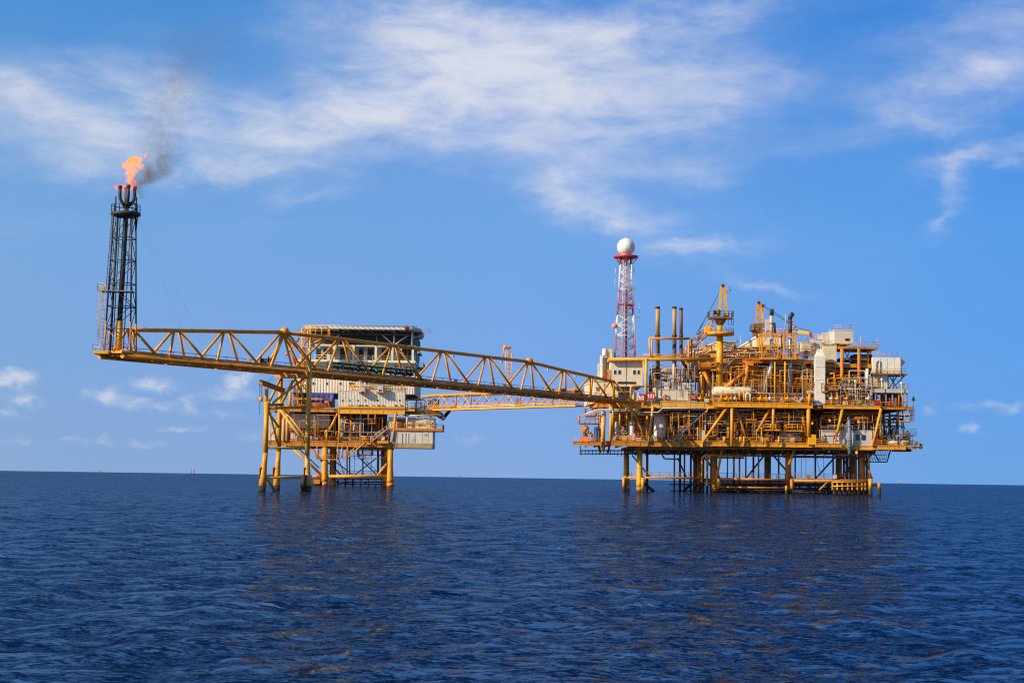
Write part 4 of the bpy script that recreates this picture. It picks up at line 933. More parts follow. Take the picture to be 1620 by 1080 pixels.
# ------------------------------------------------------------------ living quarters with gallery and helideck
YQ = 470.0
qb = thing('living_quarters', (P(560, 640, YQ).x, YQ + 15, P(560, 644, YQ).z), 'tall white corrugated quarters block with an open gallery under the helicopter deck', 'building')
a_, b_, c_, d_ = rect(464, 573.5, 655.5, 622, YQ); QD = 34
m = MB(); m.box(a_ + .05, YQ + .1, b_, c_ - .05, YQ + QD, d_); m.corr(a_, b_ + .02, c_, d_ - .05, YQ, .8, .12); m.corr_x(YQ, b_ + .02, YQ + QD, d_ - .05, c_, 1, .8, .12); m.corr_x(YQ, b_ + .02, YQ + QD, d_ - .05, a_, -1, .8, .12); m.build('wall', CLAD, qb)
m = MB(); m.box(a_ - .2, YQ - .3, b_ - .25, c_ + .2, YQ + QD, b_ - .004); m.build('floor_trim', DRK, qb)
for x in (496, 517.3, 538.5, 559, 580, 601, 622): window(qb, x - 1.5, 604.3 + (x - 496) * .006, x + 1.5, 608.5 + (x - 496) * .006, YQ)
za, zb, zc, zd = (P(570, y, YQ).z for y in (573.5, 570, 548.5, 546))
m = MB(); m.box(a_ + .3, YQ - 2.2, za - .02, c_ + .3, YQ + QD, zb); m.build('gallery_floor', WHT, qb)
m = MB(); m.box(a_ + 6, YQ - 2.0, zc, c_ + .3, YQ + QD, zd); m.build('gallery_roof', WHT, qb)
m = MB(); m.box(a_ + 7, YQ + 1.5, zb + .01, c_ - .6, YQ + QD - 1, zc - .01); m.build('gallery_wall', GRY, qb)
for x in (487, 528, 559, 594.5, 620.5, 653): m = MB(); p = P(x, 560, YQ - 2.0); m.box(p.x - .3, YQ - 2.1, zb + .01, p.x + .3, YQ - 1.7, zc - .01); m.build('gallery_post', WHT, qb)
rail(qb, [Vector((a_ + 6, YQ - 2, zb)), Vector((c_, YQ - 2, zb)), Vector((c_, YQ + 20, zb))], WHT, 1.2, 2.2, .05)
for x, w_ in ((500, 7), (512, 5), (538, 8), (568, 6), (582, 9), (604, 10), (632, 12), (645, 8)): bx(qb, 'dark_interior_slab', BLK, x, 551 + .2, x + w_, 568, YQ + 1.4, .09)  # black slabs standing for the dark inside of the gallery
for x in (517, 550, 576): bx(qb, 'gallery_locker', PGR, x, 555, x + 5, 569.5, YQ + .4, .9)
for x, y in ((617, 552), (635, 553)): lamp(qb, P(x, y, YQ - 1.8), r=.22)
# dark bridging structure under the helideck, the deck's shadow put into its colour
m = MB(); zt = P(570, 523, YQ).z; m.box(a_ + 4.0, YQ + 3, zd + .01, c_ - .3, YQ + QD - 1, zt - .4); m.build('upper_wall', paint('helideck_shade_grey', (.05, .055, .06), .2), qb)
hd = thing('helideck', (P(570, 519, YQ).x, YQ + 12, zd), 'broad flat helicopter deck on struts above the white quarters', 'helideck')
h0, h1 = P(479, 519, YQ - 5).x, P(655, 519, YQ - 5).x; ht = P(560, 515.5, YQ - 5).z
m = MB(); cut = 5; yf, yb_ = YQ - 5, YQ + 25
m.prism([(h0 + cut * .4, yf), (h1 - cut * .2, yf), (h1 + 1.5, yf + cut), (h1 + 1.5, yb_ - cut), (h1 - cut, yb_), (h0 + cut, yb_), (h0, yb_ - cut), (h0, yf + cut)], ht - .9, ht - .05); m.build('deck_slab', PGR, hd)
m = MB(); m.box(h0 + 1, yf - .05, ht - .85, h1 - .5, yf - .003, ht - .2); m.build('edge_beam', WHT, hd)
m = MB(); n = 22
for k in range(n):
    x = h0 + 1 + (h1 - h0 - 1) * k / (n - 1); m.beam((x, yf - .01, ht - .35), (x, yf - 1.5, ht - .05), .12, .1)
m.tube((h0, yf - 1.5, ht - .03), (h1 + 1, yf - 1.5, ht - .03), .07, n=5); m.tube((h0, yf - .8, ht - .18), (h1 + 1, yf - .8, ht - .18), .05, n=5); m.build('safety_net', GALV, hd)
m = MB()
for k in range(6): x = h1 + 1.5; y = yf + cut + k * 3; m.beam((x, y, ht - .3), (x + 2.2, y, ht - .0), .12, .1)
m.tube((h1 + 3.7, yf + cut, ht), (h1 + 3.7, yf + cut + 15, ht), .07, n=5); m.build('side_net', GALV, hd)
for x0, x1 in ((479, 482), ): pass
for p, q, r in (((624, 524), (623, 545), .26), ((603, 528), (621, 544), .2), ((648, 528), (626, 544), .2), ((544, 524), (530, 534), .16), ((528, 520), (528, 547), .1), ((596, 526), (596, 548), .12), ((652, 524), (652, 546), .3), ((487, 524), (487, 548), .25)):
    MB().tube(P(*p, YQ - 2), P(*q, YQ - 2), r, n=8).build('strut', WHT if r > .12 else GALV, hd)
m = MB()
for k in range(9): x = h0 + 4 + (h1 - h0 - 6) * k / 8; m.box(x - .15, yf + 1, ht - 1.7, x + .15, yb_ - 2, ht - .905)
m.box(h0 + 3, yf + 1.5, ht - 2.3, h1 - 1, yf + 1.9, ht - 1.703); m.build('deck_girder', DRK, hd)
m = MB(); p = P(643.5, 518.5, yf - .5); m.lathe(p + Vector((0, -.12, 0)), [(.05, -.1), (.62, -.06), (.62, .06), (.05, .1)], 18, 'y'); m.build('red_disc', RED, hd)
k = thing('foam_monitor', P(662, 534, YQ), 'grey round platform with a red fire monitor at the end of the helicopter deck', 'fire monitor')
a1, b1, c1, d1 = rect(652, 531, 667, 535, YQ + 2); MB().box(a1, YQ + 2, b1, c1, YQ + 6, d1).build('platform', GRY, k); MB().lathe(P(665, 532, YQ + 2.5), [(.7, -.6), (.8, -.5), (.8, .5), (.7, .6)], 16).build('kerb', GRY, k)
MB().box(*P(662, 531, YQ + 3), *(P(667.5, 525, YQ + 3) + Vector((0, 1.2, 0)))).build('cabinet', RED, k); MB().tube(P(659.5, 531, YQ + 3), P(660, 524, YQ + 3), .25).build('pedestal', BLU, k); MB().tube(P(657, 523.5, YQ + 3), P(662, 521.5, YQ + 3), .16).build('nozzle', WHT, k)
for x in (654, 657.5, 661): col(qb, 'side_pipe', DRK if x != 657.5 else PGR, x + 2, 536, x + 2, 572, YQ + 10, .16, n=6)
a1, b1, c1, d1 = rect(657, 577, 667, 582, YQ + 6); k = MB().box(a1, YQ + 6, b1, c1 + .5, YQ + 14, b1 + .3).build('side_balcony', GRY, qb); rail(k, [(c1 + .5, YQ + 6, b1 + .3), (c1 + .5, YQ + 14, b1 + .3)], GRY); rail(k, [(a1, YQ + 6, b1 + .3), (c1 + .5, YQ + 6, b1 + .3)], GRY)
# narrow yellow stair tower in front of the quarters
st = thing('stair_tower', P(484, 620, YL - 3), 'narrow bright yellow ladder tower rising past the bridge to a railed lookout', 'tower')
a1, b1, c1, d1 = rect(476.5, 519, 490, 622, YL - 3); 
for x in (a1, c1):
    for y in (YL - 3, YL - 1): MB().tube((x, y, b1), (x, y, d1), .17, n=7).build('corner_post', YEL_CLEAN, st)
for k in range(7):
    z = b1 + (d1 - b1) * (k + 1) / 7; m = MB(); m.box(a1 - .1, YL - 3.15, z - .25, c1 + .1, YL - .8, z - .08); m.build('landing', YEL_CLEAN, st)
    z0 = b1 + (d1 - b1) * k / 7; stair(st, ((a1 + .3) if k % 2 else (c1 - .3), YL - 2, z0), ((c1 - .3) if k % 2 else (a1 + .3), YL - 2, z - .2), .8, YEL, 'flight', True)
a1, b1, c1, d1 = rect(481, 530, 518, 533.5, YL - 3); k = MB().box(a1, YL - 3, b1, c1, YL + 3, d1).build('lookout_deck', YEL_CLEAN, st)
rail(k, [(a1, YL - 3, d1), (c1, YL - 3, d1), (c1, YL + 3, d1)], YEL_CLEAN, 2.3, 1.6, .1); m = MB(); m.tube(P(516, 533, YL - 2.5), P(490, 545, YL - 2.5), .2); m.build('lookout_brace', YEL, st)

# ------------------------------------------------------------------ link bridge between the two platforms
lk = thing('link_bridge', (-1, 447, 18), 'slender yellow box truss footbridge joining the two platforms behind the flare bridge', 'bridge')
LA, LB = P(672, 649, 468), P(917, 641.5, 425); ld = (LB - LA); ln = Vector((ld.y, -ld.x, 0)).normalized()
def LK(s, o=0, z=0): return LA + ld * s + ln * o + Vector((0, 0, z))
HT = 3.9; nk = 14
for o in (-1.4, 1.4):
    MB().beam(LK(0, o), LK(1, o), .35, .45).build('bottom_chord', YEL_CLEAN, lk); MB().beam(LK(0, o, HT), LK(1, o, HT), .3, .35).build('top_chord', YEL, lk)
    for k in range(nk):
        s0, s1 = k / nk, (k + 1) / nk; MB().tube(LK(s0 if k % 2 else s1, o), LK(s1 if k % 2 else s0, o, HT), .15, n=7).build('diagonal_brace', YEL if o > 0 else YEL_OLD, lk)
m = MB()
for k in range(nk + 1): m.tube(LK(k / nk, -1.4, HT), LK(k / nk, 1.4, HT), .1, n=6); m.tube(LK(k / nk, -1.4), LK(k / nk, 1.4), .12, n=6)
m.build('cross_member', YEL_OLD, lk)
m = MB(); m.beam(LK(0, 0, .15), LK(1, 0, .15), 2.3, .1); m.build('walkway', GALV, lk)
for o in (-1.1, 1.1): rail(lk, [LK(0, o, .2), LK(1, o, .2)], YEL_PALE, 1.2, 2.5, .045)
for o, z, mt, r in ((1.55, .6, WHT, .07), (1.6, .9, YEL_PALE, .08), (-1.0, .5, PINK, .09), (.6, HT - .5, PGR, .1), (-.6, HT + .35, ORN, .2)): MB().pipe([LK(0, o, z), LK(1, o, z)], r, n=7).build('pipe_run', mt, lk)
for s in (.24, .34, .66, .755, .86): m = MB(); m.tube(LK(s, 1.2), LK(s, 1.2, HT), .2, n=8); m.build('red_post', REDT, lk)
MB().tube(LK(.10, 1.7, .6), LK(.25, 1.7, .6), .13).build('drain_pipe', YEL_OLD, lk)
m = MB(); p = LK(.635, .8, .2); m.box(p.x - .45, p.y - .4, p.z, p.x + .45, p.y + .4, p.z + 2.0); m.build('valve_box', BLU, lk)
m = MB(); m.box(LK(-.03).x, 463, LK(0).z - .4, LK(.05).x, 472, LK(0).z + .1); m.build('landing', BRN, lk)
wm = thing('windsock_mast', P(805, 618, 446), 'yellow lattice mast with an orange windsock flying from its head', 'windsock')
a1, b1, c1, d1 = rect(800, 557, 809, 620, 446)
for x in (a1, c1):
    for y in (445, 447): MB().tube((x, y, b1), (x, y, d1), .15, n=6).build('corner_post', YEL_PALE, wm)
m = MB()
for k in range(9):
    z0, z1 = b1 + (d1 - b1) * k / 9, b1 + (d1 - b1) * (k + 1) / 9; m.tube((a1, 445, z0), (c1, 445, z1), .08, n=5); m.tube((a1, 445, z1), (c1, 445, z1), .08, n=5); m.tube((a1, 447, z1), (c1, 447, z0), .08, n=5)
m.build('bracing', YEL_PALE, wm)
k = bx(wm, 'platform', YEL, 795.5, 565, 810, 567, 445, 2.5); rail(k, [P(795.5, 565, 445), P(810, 565, 445)], YEL, 1.3, 1.2)
col(wm, 'pole', YEL, 796.5, 566, 797, 547, 446, .16); m = MB(); c0 = P(797, 549, 446); m.pipe([c0, c0 + Vector((.7, 0, .15)), c0 + Vector((1.3, 0, -.2)), c0 + Vector((1.9, 0, -.1))], 1, n=10, radii=[.55, .5, .4, .3]); m.build('sock', ORG, wm)
for x in (740, 752): 
    pass
# ------------------------------------------------------------------ processing platform
U = 415.0
rp = thing('processing_platform', (P(1190, 780, U).x, U + 20, 0), 'largest yellow multi deck process platform on many legs, crowded with pipes', 'offshore platform')
def ed(x0, x1, yt, yb, dY, dep, mat, name='deck'): return edge(rp, x0, x1, yt, yb, U + dY, dep, mat, name)
def rb(p, q, r, mat=YEL, dY=0, dY2=None, name='brace', n=9): return MB().tube(P(*p, U + dY), P(*q, U + (dY if dY2 is None else dY2)), r, n=n).build(name, mat, rp)
def rr_(x0, x1, y, dY=.1, mat=YEL, h=1.1, step=1.8, r=.055, dY2=None): return rail(rp, [P(x0, y, U + dY), P(x1, y, U + (dY if dY2 is None else dY2))], mat, h, step, r)
# jacket
for x, r, mt in ((1012, .70, YEL_CLEAN), (1130, .78, ORN), (1247, .74, ORN), (1364, .80, ORN)): jleg(rp, x, 704, 781, U + (5 if x < 1100 else 9), r, mt, flare=1.15 if x < 1100 else 1.05)
for x, r, mt in ((991, .72, YEL), (1105, .85, ORN), (1215, .8, ORN), (1327, .85, ORN)): jleg(rp, x, 708, 779, U + 38, r, mt, flare=1.2 if x < 1000 else 1.0)
jleg(rp, 1350, 708, 780, U + 24, .65, ORN)
def sleeve(x, yt, yb, dY, r, mat=YEL): 
    a = P(x, yt, U + dY); b = P(x, yb, U + dY); s_ = MB().tube(a, b, r, n=12).build('pile_sleeve', mat, rp); c = b.copy(); c.z = -1; MB().tube(b - Vector((0, 0, .003)), c, r * 1.03, n=12).build('marine_growth', GRIME, s_)
for a in ((1017, 755, 772, 3, .42, YEL_CLEAN), (987, 755, 770, 37, .4, YEL), (1136.5, 757, 772, 2, .42, YEL), (1253, 758, 775, 2, .5, YEL_OLD), (1377, 757, 774, 2, .5, YEL), (1391, 763, 773, 2, .42, YEL_OLD), (1244, 768, 776, 1, .3, YEL)): sleeve(*a)
for x, r, dY, mt in ((1024, .33, 12, COND), (1067, .2, 14, COND), (1076, .3, 14, COND), (1093, .28, 18, COND), (1098, .2, 30, BRN), (1119, .3, 8, ORN), (1151, .16, 10, BRN), (1161, .26, 8, ORN), (1170, .22, 10, ORN), (1200, .2, 10, ORN), (1210, .14, 14, BRN), (1258, .2, 12, BRN), (1340, .42, 18, COND), (1345, .3, 26, COND), (1374, .22, 10, ORN)):
    a = P(x, 708, U + dY); b = a.copy(); b.z = 3.0 if r > .18 else 1.5; k = MB().tube(a, b, r, n=9).build('conductor_pipe', mt, rp); c = b.copy(); c.z = -1; MB().tube(b - Vector((0, 0, .003)), c, r * 1.05, n=9).build('marine_growth', GRIME, k)
rb((1143, 708), (1133, 758), .3, ORN, 3); rb((1259, 706), (1248, 735), .35, ORN, 3); rb((1040, 706), (1051, 725), .22, ORN, 10); rb((1018, 764), (1035, 778), .4, GRIME, 6); rb((1091, 767), (1080, 778), .36, GRIME, 20)
rb((1374, 716), (1376, 757), .2, ORN, 3); rb((1072, 724), (1086, 755), .2, BRN, 14); rb((1328, 716), (1352, 755), .25, BRN, 30); rb((1380, 716), (1358, 750), .2, BRN, 20); rb((1093, 712), (1100, 740), .2, BRN, 30)
rb((1051, 725.5), (1074, 726), .2, ORN, 10)
for y0, y1, r, mt, dY, x0, x1 in ((755, 756, .3, ORN, 5, 993, 1112), (757, 759, .3, ORN, 4, 1136, 1246), (760, 761, .36, ORN, 4, 1250, 1380), (770, 772, .22, ORN, 3, 1140, 1248), (767, 767, .3, ORN, 3, 1378, 1391), (758, 759, .28, BRN, 36, 1105, 1330), (775, 776, .2, GRIME, 5, 1140, 1250)):
    rb((x0, y0), (x1, y1), r, mt, dY, name='jacket_beam')
for a, b, dY, mt in ((1000, 1106, 5, BRN), (1138, 1245, 4.5, BRN), (1252, 1378, 4.5, BRN)):
    p, q = P(a, 754.5 if a < 1100 else 757, U + dY), P(b, 755 if a < 1100 else 758.5, U + dY); MB().box(p.x, U + dY, p.z - .1, q.x, U + dY + 3, p.z + .12).build('lower_walkway', mt, rp)
    for d_ in (0, 3): rail(rp, [(p.x, U + dY + d_, p.z + .12), (q.x, U + dY + d_, p.z + .12)], BRN if a > 1100 or d_ else ORN, 1.25, 2.2, .05)
MB().pipe([P(1186, 720.5, U + 6), P(1110.5, 720, U + 2), P(1110.5, 762, U + 2)], .27, n=10, bend=1.2).build('pipe_run', YEL, rp); MB().pipe([P(1177, 724, U + 7), P(1119, 723.5, U + 5), P(1119, 768, U + 5)], .25, n=10, bend=1.0).build('pipe_run', ORN, rp)
landing(rp, 1140, 1252, 772, U + 6, GRIME, 1.35); landing(rp, 1255, 1318, 772, U + 6, GRIME, 1.5); landing(rp, 1060, 1100, 776, U + 30, GRIME, 2.2); landing(rp, 1320, 1376, 774, U + 3, GRIME, 1.25)
m = MB()
for x in (1317, 1324.5, 1332.5, 1341, 1348, 1356.5, 1363.5, 1369): m.box(P(x, 768, U + 2).x - .16, U + 2, P(x, 774.5, U + 2).z, P(x, 768, U + 2).x + .16, U + 2.3, P(x, 761.5, U + 2).z)
for y in (762, 768.5): p, q = P(1316, y, U + 1.95), P(1370, y, U + 1.95); m.tube(p, q, .14, n=6)
m.build('landing_fender', YEL, rp); rb((1296, 775), (1309.5, 762), .2, ORN, 3); stair(rp, P(1330, 760, U + 12), P(1352, 735, U + 12), 1.1, BRN); stair(rp, P(1372, 737, U + 14), P(1345, 716, U + 14), 1.1, BRN)
for k, x in enumerate((1268, 1275, 1288, 1289, 1303)): rb((x, 716), (x + (11 if k == 3 else 0), 755), .05, DRK, 12, name='hanging_line', n=4)
for x, w_, mt in ((1280, 5, BRN), (1321, 6, PGR)): bx(rp, 'junction_box', mt, x - w_ / 2, 751, x + w_ / 2, 756.5, U + 4, .5)
# the cluster of wells and the dark bracing further in
for x, r, dY in ((1083, .22, 24), (1101, .3, 20), (1109, .34, 28), (1113, .26, 22), (1125, .24, 30), (1180, .2, 34), (1192, .26, 32), (1232, .22, 34), (1290, .2, 34), (1335, .3, 34), (1354, .26, 30), (1359, .3, 34), (1371, .24, 28), (1318, .22, 28)):
    a = P(x, 708, U + dY); b = a.copy(); b.z = -1; MB().tube(a, b, r, n=8).build('well_pipe', COND if r > .25 else BRN, rp)
for p, q, r, dY in (((1000, 720), (1030, 756), .2, 34), ((1108, 715), (1140, 757), .26, 36), ((1212, 716), (1180, 757), .24, 38), ((1220, 716), (1255, 757), .24, 38), ((1327, 716), (1290, 757), .24, 38), ((1255, 760), (1300, 778), .22, 20), ((1330, 762), (1290, 778), .22, 22), ((1130, 762), (1165, 778), .24, 12), ((1215, 762), (1180, 778), .24, 24), ((1365, 720), (1380, 757), .2, 20)): rb(p, q, r, ORN if q[1] < 770 else BRN, dY)
for y, x0, x1, dY, mt in ((764, 1140, 1320, 10, BRN), (766, 1060, 1330, 24, BRN), (779, 1140, 1380, 9, GRIME), (761, 1100, 1330, 30, BRN)): rb((x0, y), (x1, y + .8), .2, mt, dY, name='jacket_beam')
landing(rp, 1130, 1325, 768, U + 26, GRIME, 2.4)
# under-deck steel and tray
def plate(x0, y0, x1, y1, dY, dep, mat, name): return bx(rp, name, mat, x0, y0, x1, y1, U + dY, dep)
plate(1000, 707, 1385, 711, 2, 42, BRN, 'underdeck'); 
m = MB()
for k in range(22):
    x = 1003 + 380 * k / 21; p = P(x, 711, U + 6); m.box(p.x - .14, U + 6, p.z - .9, p.x + .14, U + 42, p.z - .003)
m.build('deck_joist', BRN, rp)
for y, x0, x1, dY, r, mt in ((714, 1030, 1120, 9, .16, DRK), (713, 1140, 1250, 8, .22, BRN), (715, 1150, 1385, 16, .25, BRN), (716.5, 1255, 1330, 12, .3, BRN), (717, 1326, 1385, 8, .2, YEL_OLD), (710, 1196, 1250, 1, .16, YEL), (713, 1060, 1385, 25, .3, DRK)): rb((x0, y), (x1, y + .3), r, mt, dY, name='pipe_run')
pipe_field(rp, P(1005, 711, U).x, P(1380, 711, U).x, U + 5, U + 30, P(1200, 720, U + 8).z, P(1200, 708, U + 8).z, 14, 77, [BRN, DRK, YEL_OLD, GALV], .1, .22, 'underdeck_pipe')
for x, y in ((1312, 714), (1355, 715.5)): lamp(rp, P(x, y, U + 2), x > 1340, 'deck_lamp', .32 if x > 1340 else .22)
m = MB()
for y, x0, x1 in ((712.5, 918, 1008), (717.5, 918, 1008)):
    for dY in (3, 6): m.tube(P(x0, y, U + dY), P(x1, y, U + dY), .17, n=6)
for k in range(16): x = 920 + 86 * k / 15; m.tube(P(x, 711, U + 3), P(x, 718 + (3.5 if x > 975 else 1.5), U + 3), .1, n=5)
m.tube(P(918, 705, U + 3), P(918, 719, U + 3), .14, n=6); m.tube(P(947, 705, U + 3), P(950, 716, U + 3), .3, n=6); m.tube(P(964, 705, U + 3), P(962, 716, U + 3), .3, n=6); m.build('cable_gantry', DRK, rp)
a1, b1, c1, d1 = rect(1374, 712, 1403, 731, U + 6); m = MB(); m.box(a1, U + 6, b1, c1, U + 9, b1 + .2)
for k in range(12): x = a1 + (c1 - a1) * k / 11; m.tube((x, U + 6, b1), (x + .6, U + 6, d1), .06, n=4)
for q in (.3, .6, 1): m.tube((a1, U + 6, b1 + (d1 - b1) * q), (c1, U + 6, b1 + (d1 - b1) * q), .06, n=4)
m.build('hanging_cage', DRK, rp); rb((1403, 731), (1409, 712), .16, BRN, 6); rb((1392, 731), (1380, 712), .14, DRK, 7)

# lower deck
p_ = [P(963, 701, U + 8), P(972, 701, U), P(1100, 701, U)]
ed(968, 1100, 697, 706, 0, 42, YEL_OLD, 'lower_deck'); ed(1097.5, 1112, 696.5, 706.5, -.5, 1.2, YEL_CLEAN, 'deck_gusset'); ed(1112.5, 1300, 699.5, 706.5, .1, 42, YEL, 'lower_deck'); ed(1290, 1332, 701, 707, -1.2, 3, YEL, 'deck_extension'); ed(1300.5, 1382, 704, 711, .3, 42, YEL_PALE, 'lower_deck'); ed(1380, 1433, 704, 711, -.4, 30, YEL, 'lower_deck')
plate(1398, 705.5, 1460, 709.5, 1, 1.4, YEL, 'boom_platform'); plate(1415, 709.6, 1442, 714, 3, 3, DRK, 'sump_box'); plate(1456, 701, 1459.5, 705.4, 1.2, .8, DRK, 'bumper')
ed(907, 952, 698, 704, 1, 10, YEL_OLD, 'side_deck'); ed(935, 968, 697, 705, 3, 38, YEL_OLD, 'lower_deck')
plate(1279.5, 687, 1291, 703, -.8, 2.2, YEL_CLEAN, 'deck_gusset')
for x0, x1, y, dY, mt in ((1112, 1150, 699.5, .2, YEL), (1150, 1232, 699.5, .2, YEL), (1232, 1279, 699.5, .2, YEL), (1291, 1310, 701, -1.1, YEL), (1382, 1432, 704, -.3, YEL), (1402, 1458, 705.4, 1.2, YEL_OLD), (1455, 1459, 705.4, 1.2, YEL_OLD), (970, 1060, 697, .1, YEL_OLD), (1064, 1097, 697, .1, YEL_OLD)): rr_(x0, x1, y, dY, mt)
rr_(907, 950, 698, 1.1, PINK, 1.0)
for x, y0, y1 in ((1158, 636, 706), (1171, 690, 700), (1177, 690, 706), (1207, 692, 703), (1232, 690, 704), (1146, 690, 700)): rb((x, y0), (x, y1), .22 if x > 1160 else .4, YEL, -.6, name='column')
# mid level
ed(1000, 1136, 634, 645.5, 0, 42, YEL_PALE, 'main_deck'); ed(1128, 1286, 636, 644.5, -1.2, 44, YEL, 'main_deck'); ed(1286.5, 1303, 640, 648, 4, 38, YEL_OLD, 'main_deck'); ed(1303.5, 1393, 640.5, 646.5, -.6, 42, YEL, 'main_deck'); ed(1393.5, 1445, 643, 647.5, .2, 34, YEL_OLD, 'main_deck')
ed(944, 985, 637, 644, 0, 30, ORN, 'main_deck'); plate(985.5, 631, 1003, 641, 0, 12, ORN, 'bearing_block')
m = MB(); a, b, c, d = P(944, 644, U), P(944, 637, U), P(930.5, 646, U + 30), P(930.5, 639.5, U + 30); m.add([a, c, d, b, a + Vector((.3, 0, 0)), c + Vector((.3, 0, 0)), d + Vector((.3, 0, 0)), b + Vector((.3, 0, 0))], [(0, 1, 2, 3), (7, 6, 5, 4), (0, 4, 5, 1), (1, 5, 6, 2), (2, 6, 7, 3), (3, 7, 4, 0)]); m.build('side_beam', ORN, rp)
for p, q, r, mt, dY in (((1033, 642), (1026, 700), .34, YEL_PALE, -.3), ((1024, 643), (1024, 700), .3, YEL_OLD, 2), ((1000, 643), (1022, 697), .26, YEL_OLD, .4), ((967, 650), (965.5, 697), .34, YEL, 1), ((945, 645), (949, 697), .2, YEL_OLD, 8), ((955, 650), (953.5, 712), .55, YEL_PALE, 2), ((1155.5, 637), (1112, 699), .38, YEL, -.4), ((1161, 638), (1184, 700), .34, YEL_OLD, .5), ((1221.5, 640), (1198, 683), .34, YEL_OLD, .2), ((1223.5, 640), (1223.5, 681), .38, YEL, -.6), ((1279, 643), (1279.5, 690), .5, YEL, -.6), ((1268, 649), (1276, 690), .36, YEL_OLD, 1), ((1333, 646), (1325, 684), .36, YEL, -.2), ((1394, 646), (1380.5, 706), .36, YEL, -.5), ((1241.5, 640), (1241.5, 683), .24, YEL_OLD, 2), ((1090.5, 645), (1090.5, 697), .14, YEL_OLD, .6), ((1115, 650), (1115, 690), .2, ORN, 3), ((1113, 645), (1113, 690), .2, ORN, 4), ((1407, 648), (1407, 704), .22, BRN, 9), ((1421, 648), (1421, 704), .2, DRK, 10), ((1395, 668), (1405, 703), .26, DRK, 6), ((1428, 648), (1430, 704), .16, DRK, 4)):
    rb(p, q, r, mt, dY, name='column' if abs(p[0] - q[0]) < 3 else 'brace')
for k in range(9):       # deep columns inside, each row a bay
    x = 985 + 47 * k
    for dY in (14, 26): rb((x, 646), (x, 697), .38, ORN if dY == 14 else BRN, dY, name='column')
stair(rp, P(1062, 699, U + .8), P(1116, 650, U + 2.5), 1.3, GALV)
MB().pipe([P(925, 655, U + 1.5), P(945, 647.5, U + .6), P(1007, 647.5, U - .5), P(1012, 652, U - .5), P(1041, 652, U - .5), P(1048, 645.5, U - .5), P(1114, 646, U - .5)], .13, n=7).build('pipe_run', WHT, rp); MB().pipe([P(925, 658, U + 1.5), P(946, 650, U + .6), P(1006, 650, U - .2), P(1010, 654.5, U - .2), P(1042, 654.5, U - .2), P(1050, 648, U - .2), P(1114, 648, U - .2)], .1, n=7).build('pipe_run', GALV, rp)
MB().pipe([P(1116, 652, U), P(1116, 651, U), P(1119, 651, U - .2), P(1119, 645.5, U - .2), P(1152, 645.5, U - .2)], .16, n=8, bend=.3).build('pipe_run', YEL, rp)
MB().pipe([P(1192, 670, U), P(1192, 646, U), P(1262, 646, U), P(1262, 650, U)], .12, n=7, bend=.3).build('pipe_run', YEL, rp); MB().pipe([P(1233, 653.5, U + .4), P(1248.5, 653.5, U + .4), P(1248.5, 672, U + .4)], .14, n=7, bend=.3).build('pipe_run', YEL_PALE, rp)
def hang(x0, y0, x1, y1, dY, dep, mat):
    a1, b1, c1, d1 = rect(x0, y0, x1, y1, U + dY); k = MB().box(a1, U + dY, b1, c1, U + dY + dep, b1 + .25).build('hanging_platform', mat, rp); rail(k, [(a1, U + dY + dep, b1 + .25), (a1, U + dY, b1 + .25), (c1, U + dY, b1 + .25), (c1, U + dY + dep, b1 + .25)], mat, d1 - b1 - .25, 1.2, .09)
hang(1211, 671, 1234.5, 681, -.9, 3, YEL); hang(1245, 671.5, 1270, 682, -.9, 3, YEL); hang(1156, 655, 1197, 664, 1, 4, YEL); hang(917, 657, 950, 670, 2, 8, YEL_OLD); hang(1424, 647, 1446, 667, 1, 4, YEL); hang(927, 646, 944, 658, 10, 8, YEL_OLD)
for y, x0, x1, dY, r, mt in ((655.5, 1000, 1118, 3, .26, ORN), (653, 985, 1050, 5, .2, ORN), (657, 1120, 1220, 5, .18, BRN), (668.5, 1144, 1200, 3, .26, STK), (661, 1203, 1250, 3, .2, BRN), (648, 1168, 1190, 2, .35, GALV), (658, 1300, 1400, 4, .18, BRN), (663, 1300, 1392, 3, .22, BRN), (652, 1303, 1392, 5, .25, YEL_OLD), (658, 1395, 1440, 5, .18, DRK), (663, 1395, 1428, 8, .25, BRN), (668, 1400, 1420, 4, .2, YEL_OLD)): rb((x0, y), (x1, y), r, mt, dY, name='pipe_run')
for x0, x1, dY in ((966, 1400, 41),): plate(x0, 646.5, x1, 697, dY, .3, DRK, 'shade_backing')  # added backing sheet, dark to stand in for shade deep inside
for x0, x1, dY in ((1062, 1150, 17), (1203, 1300, 19), (1290, 1384, 12)): plate(x0, 646.5, x1, 700, dY, .3, DRK, 'shade_backing')
lz = P(1200, 699, U + 5).z; hz = P(1200, 648, U + 5).z
pipe_field(rp, P(970, 690, U).x, P(1060, 690, U).x, U + 7, U + 16, lz, hz, 60, 101, solo=8)
pipe_field(rp, P(1062, 690, U).x, P(1200, 690, U).x, U + 2.5, U + 15, lz, hz, 110, 102, [YEL_OLD, BRN, GALV, YEL, PGR, ORN, DRK], solo=7)
pipe_field(rp, P(1200, 690, U).x, P(1300, 690, U).x, U + 2.5, U + 16, lz, hz, 80, 103, [BRN, YEL_OLD, DRK, ORN, GALV], solo=8)
pipe_field(rp, P(1395, 690, U).x, P(1435, 690, U).x, U + 2, U + 14, lz, hz, 40, 104, [BRN, DRK, YEL_OLD, GALV], .07, .2, solo=8)
for x, y in ((1285, 669.5), (1312.5, 665), (1358, 667), (1231, 654), (1342, 661), (1264, 654.5)): lamp(rp, P(x, y, U + 1.5), y > 664, 'deck_lamp', .24)
for x in (1047.5, 1104, 1152, 1205, 1057): m = MB(); m.tube(P(x, 699, U), P(x, 679, U), .13, n=6); m.ball(P(x, 677.5, U), .3, 7); m.build('lamp_post', YEL_PALE, rp)
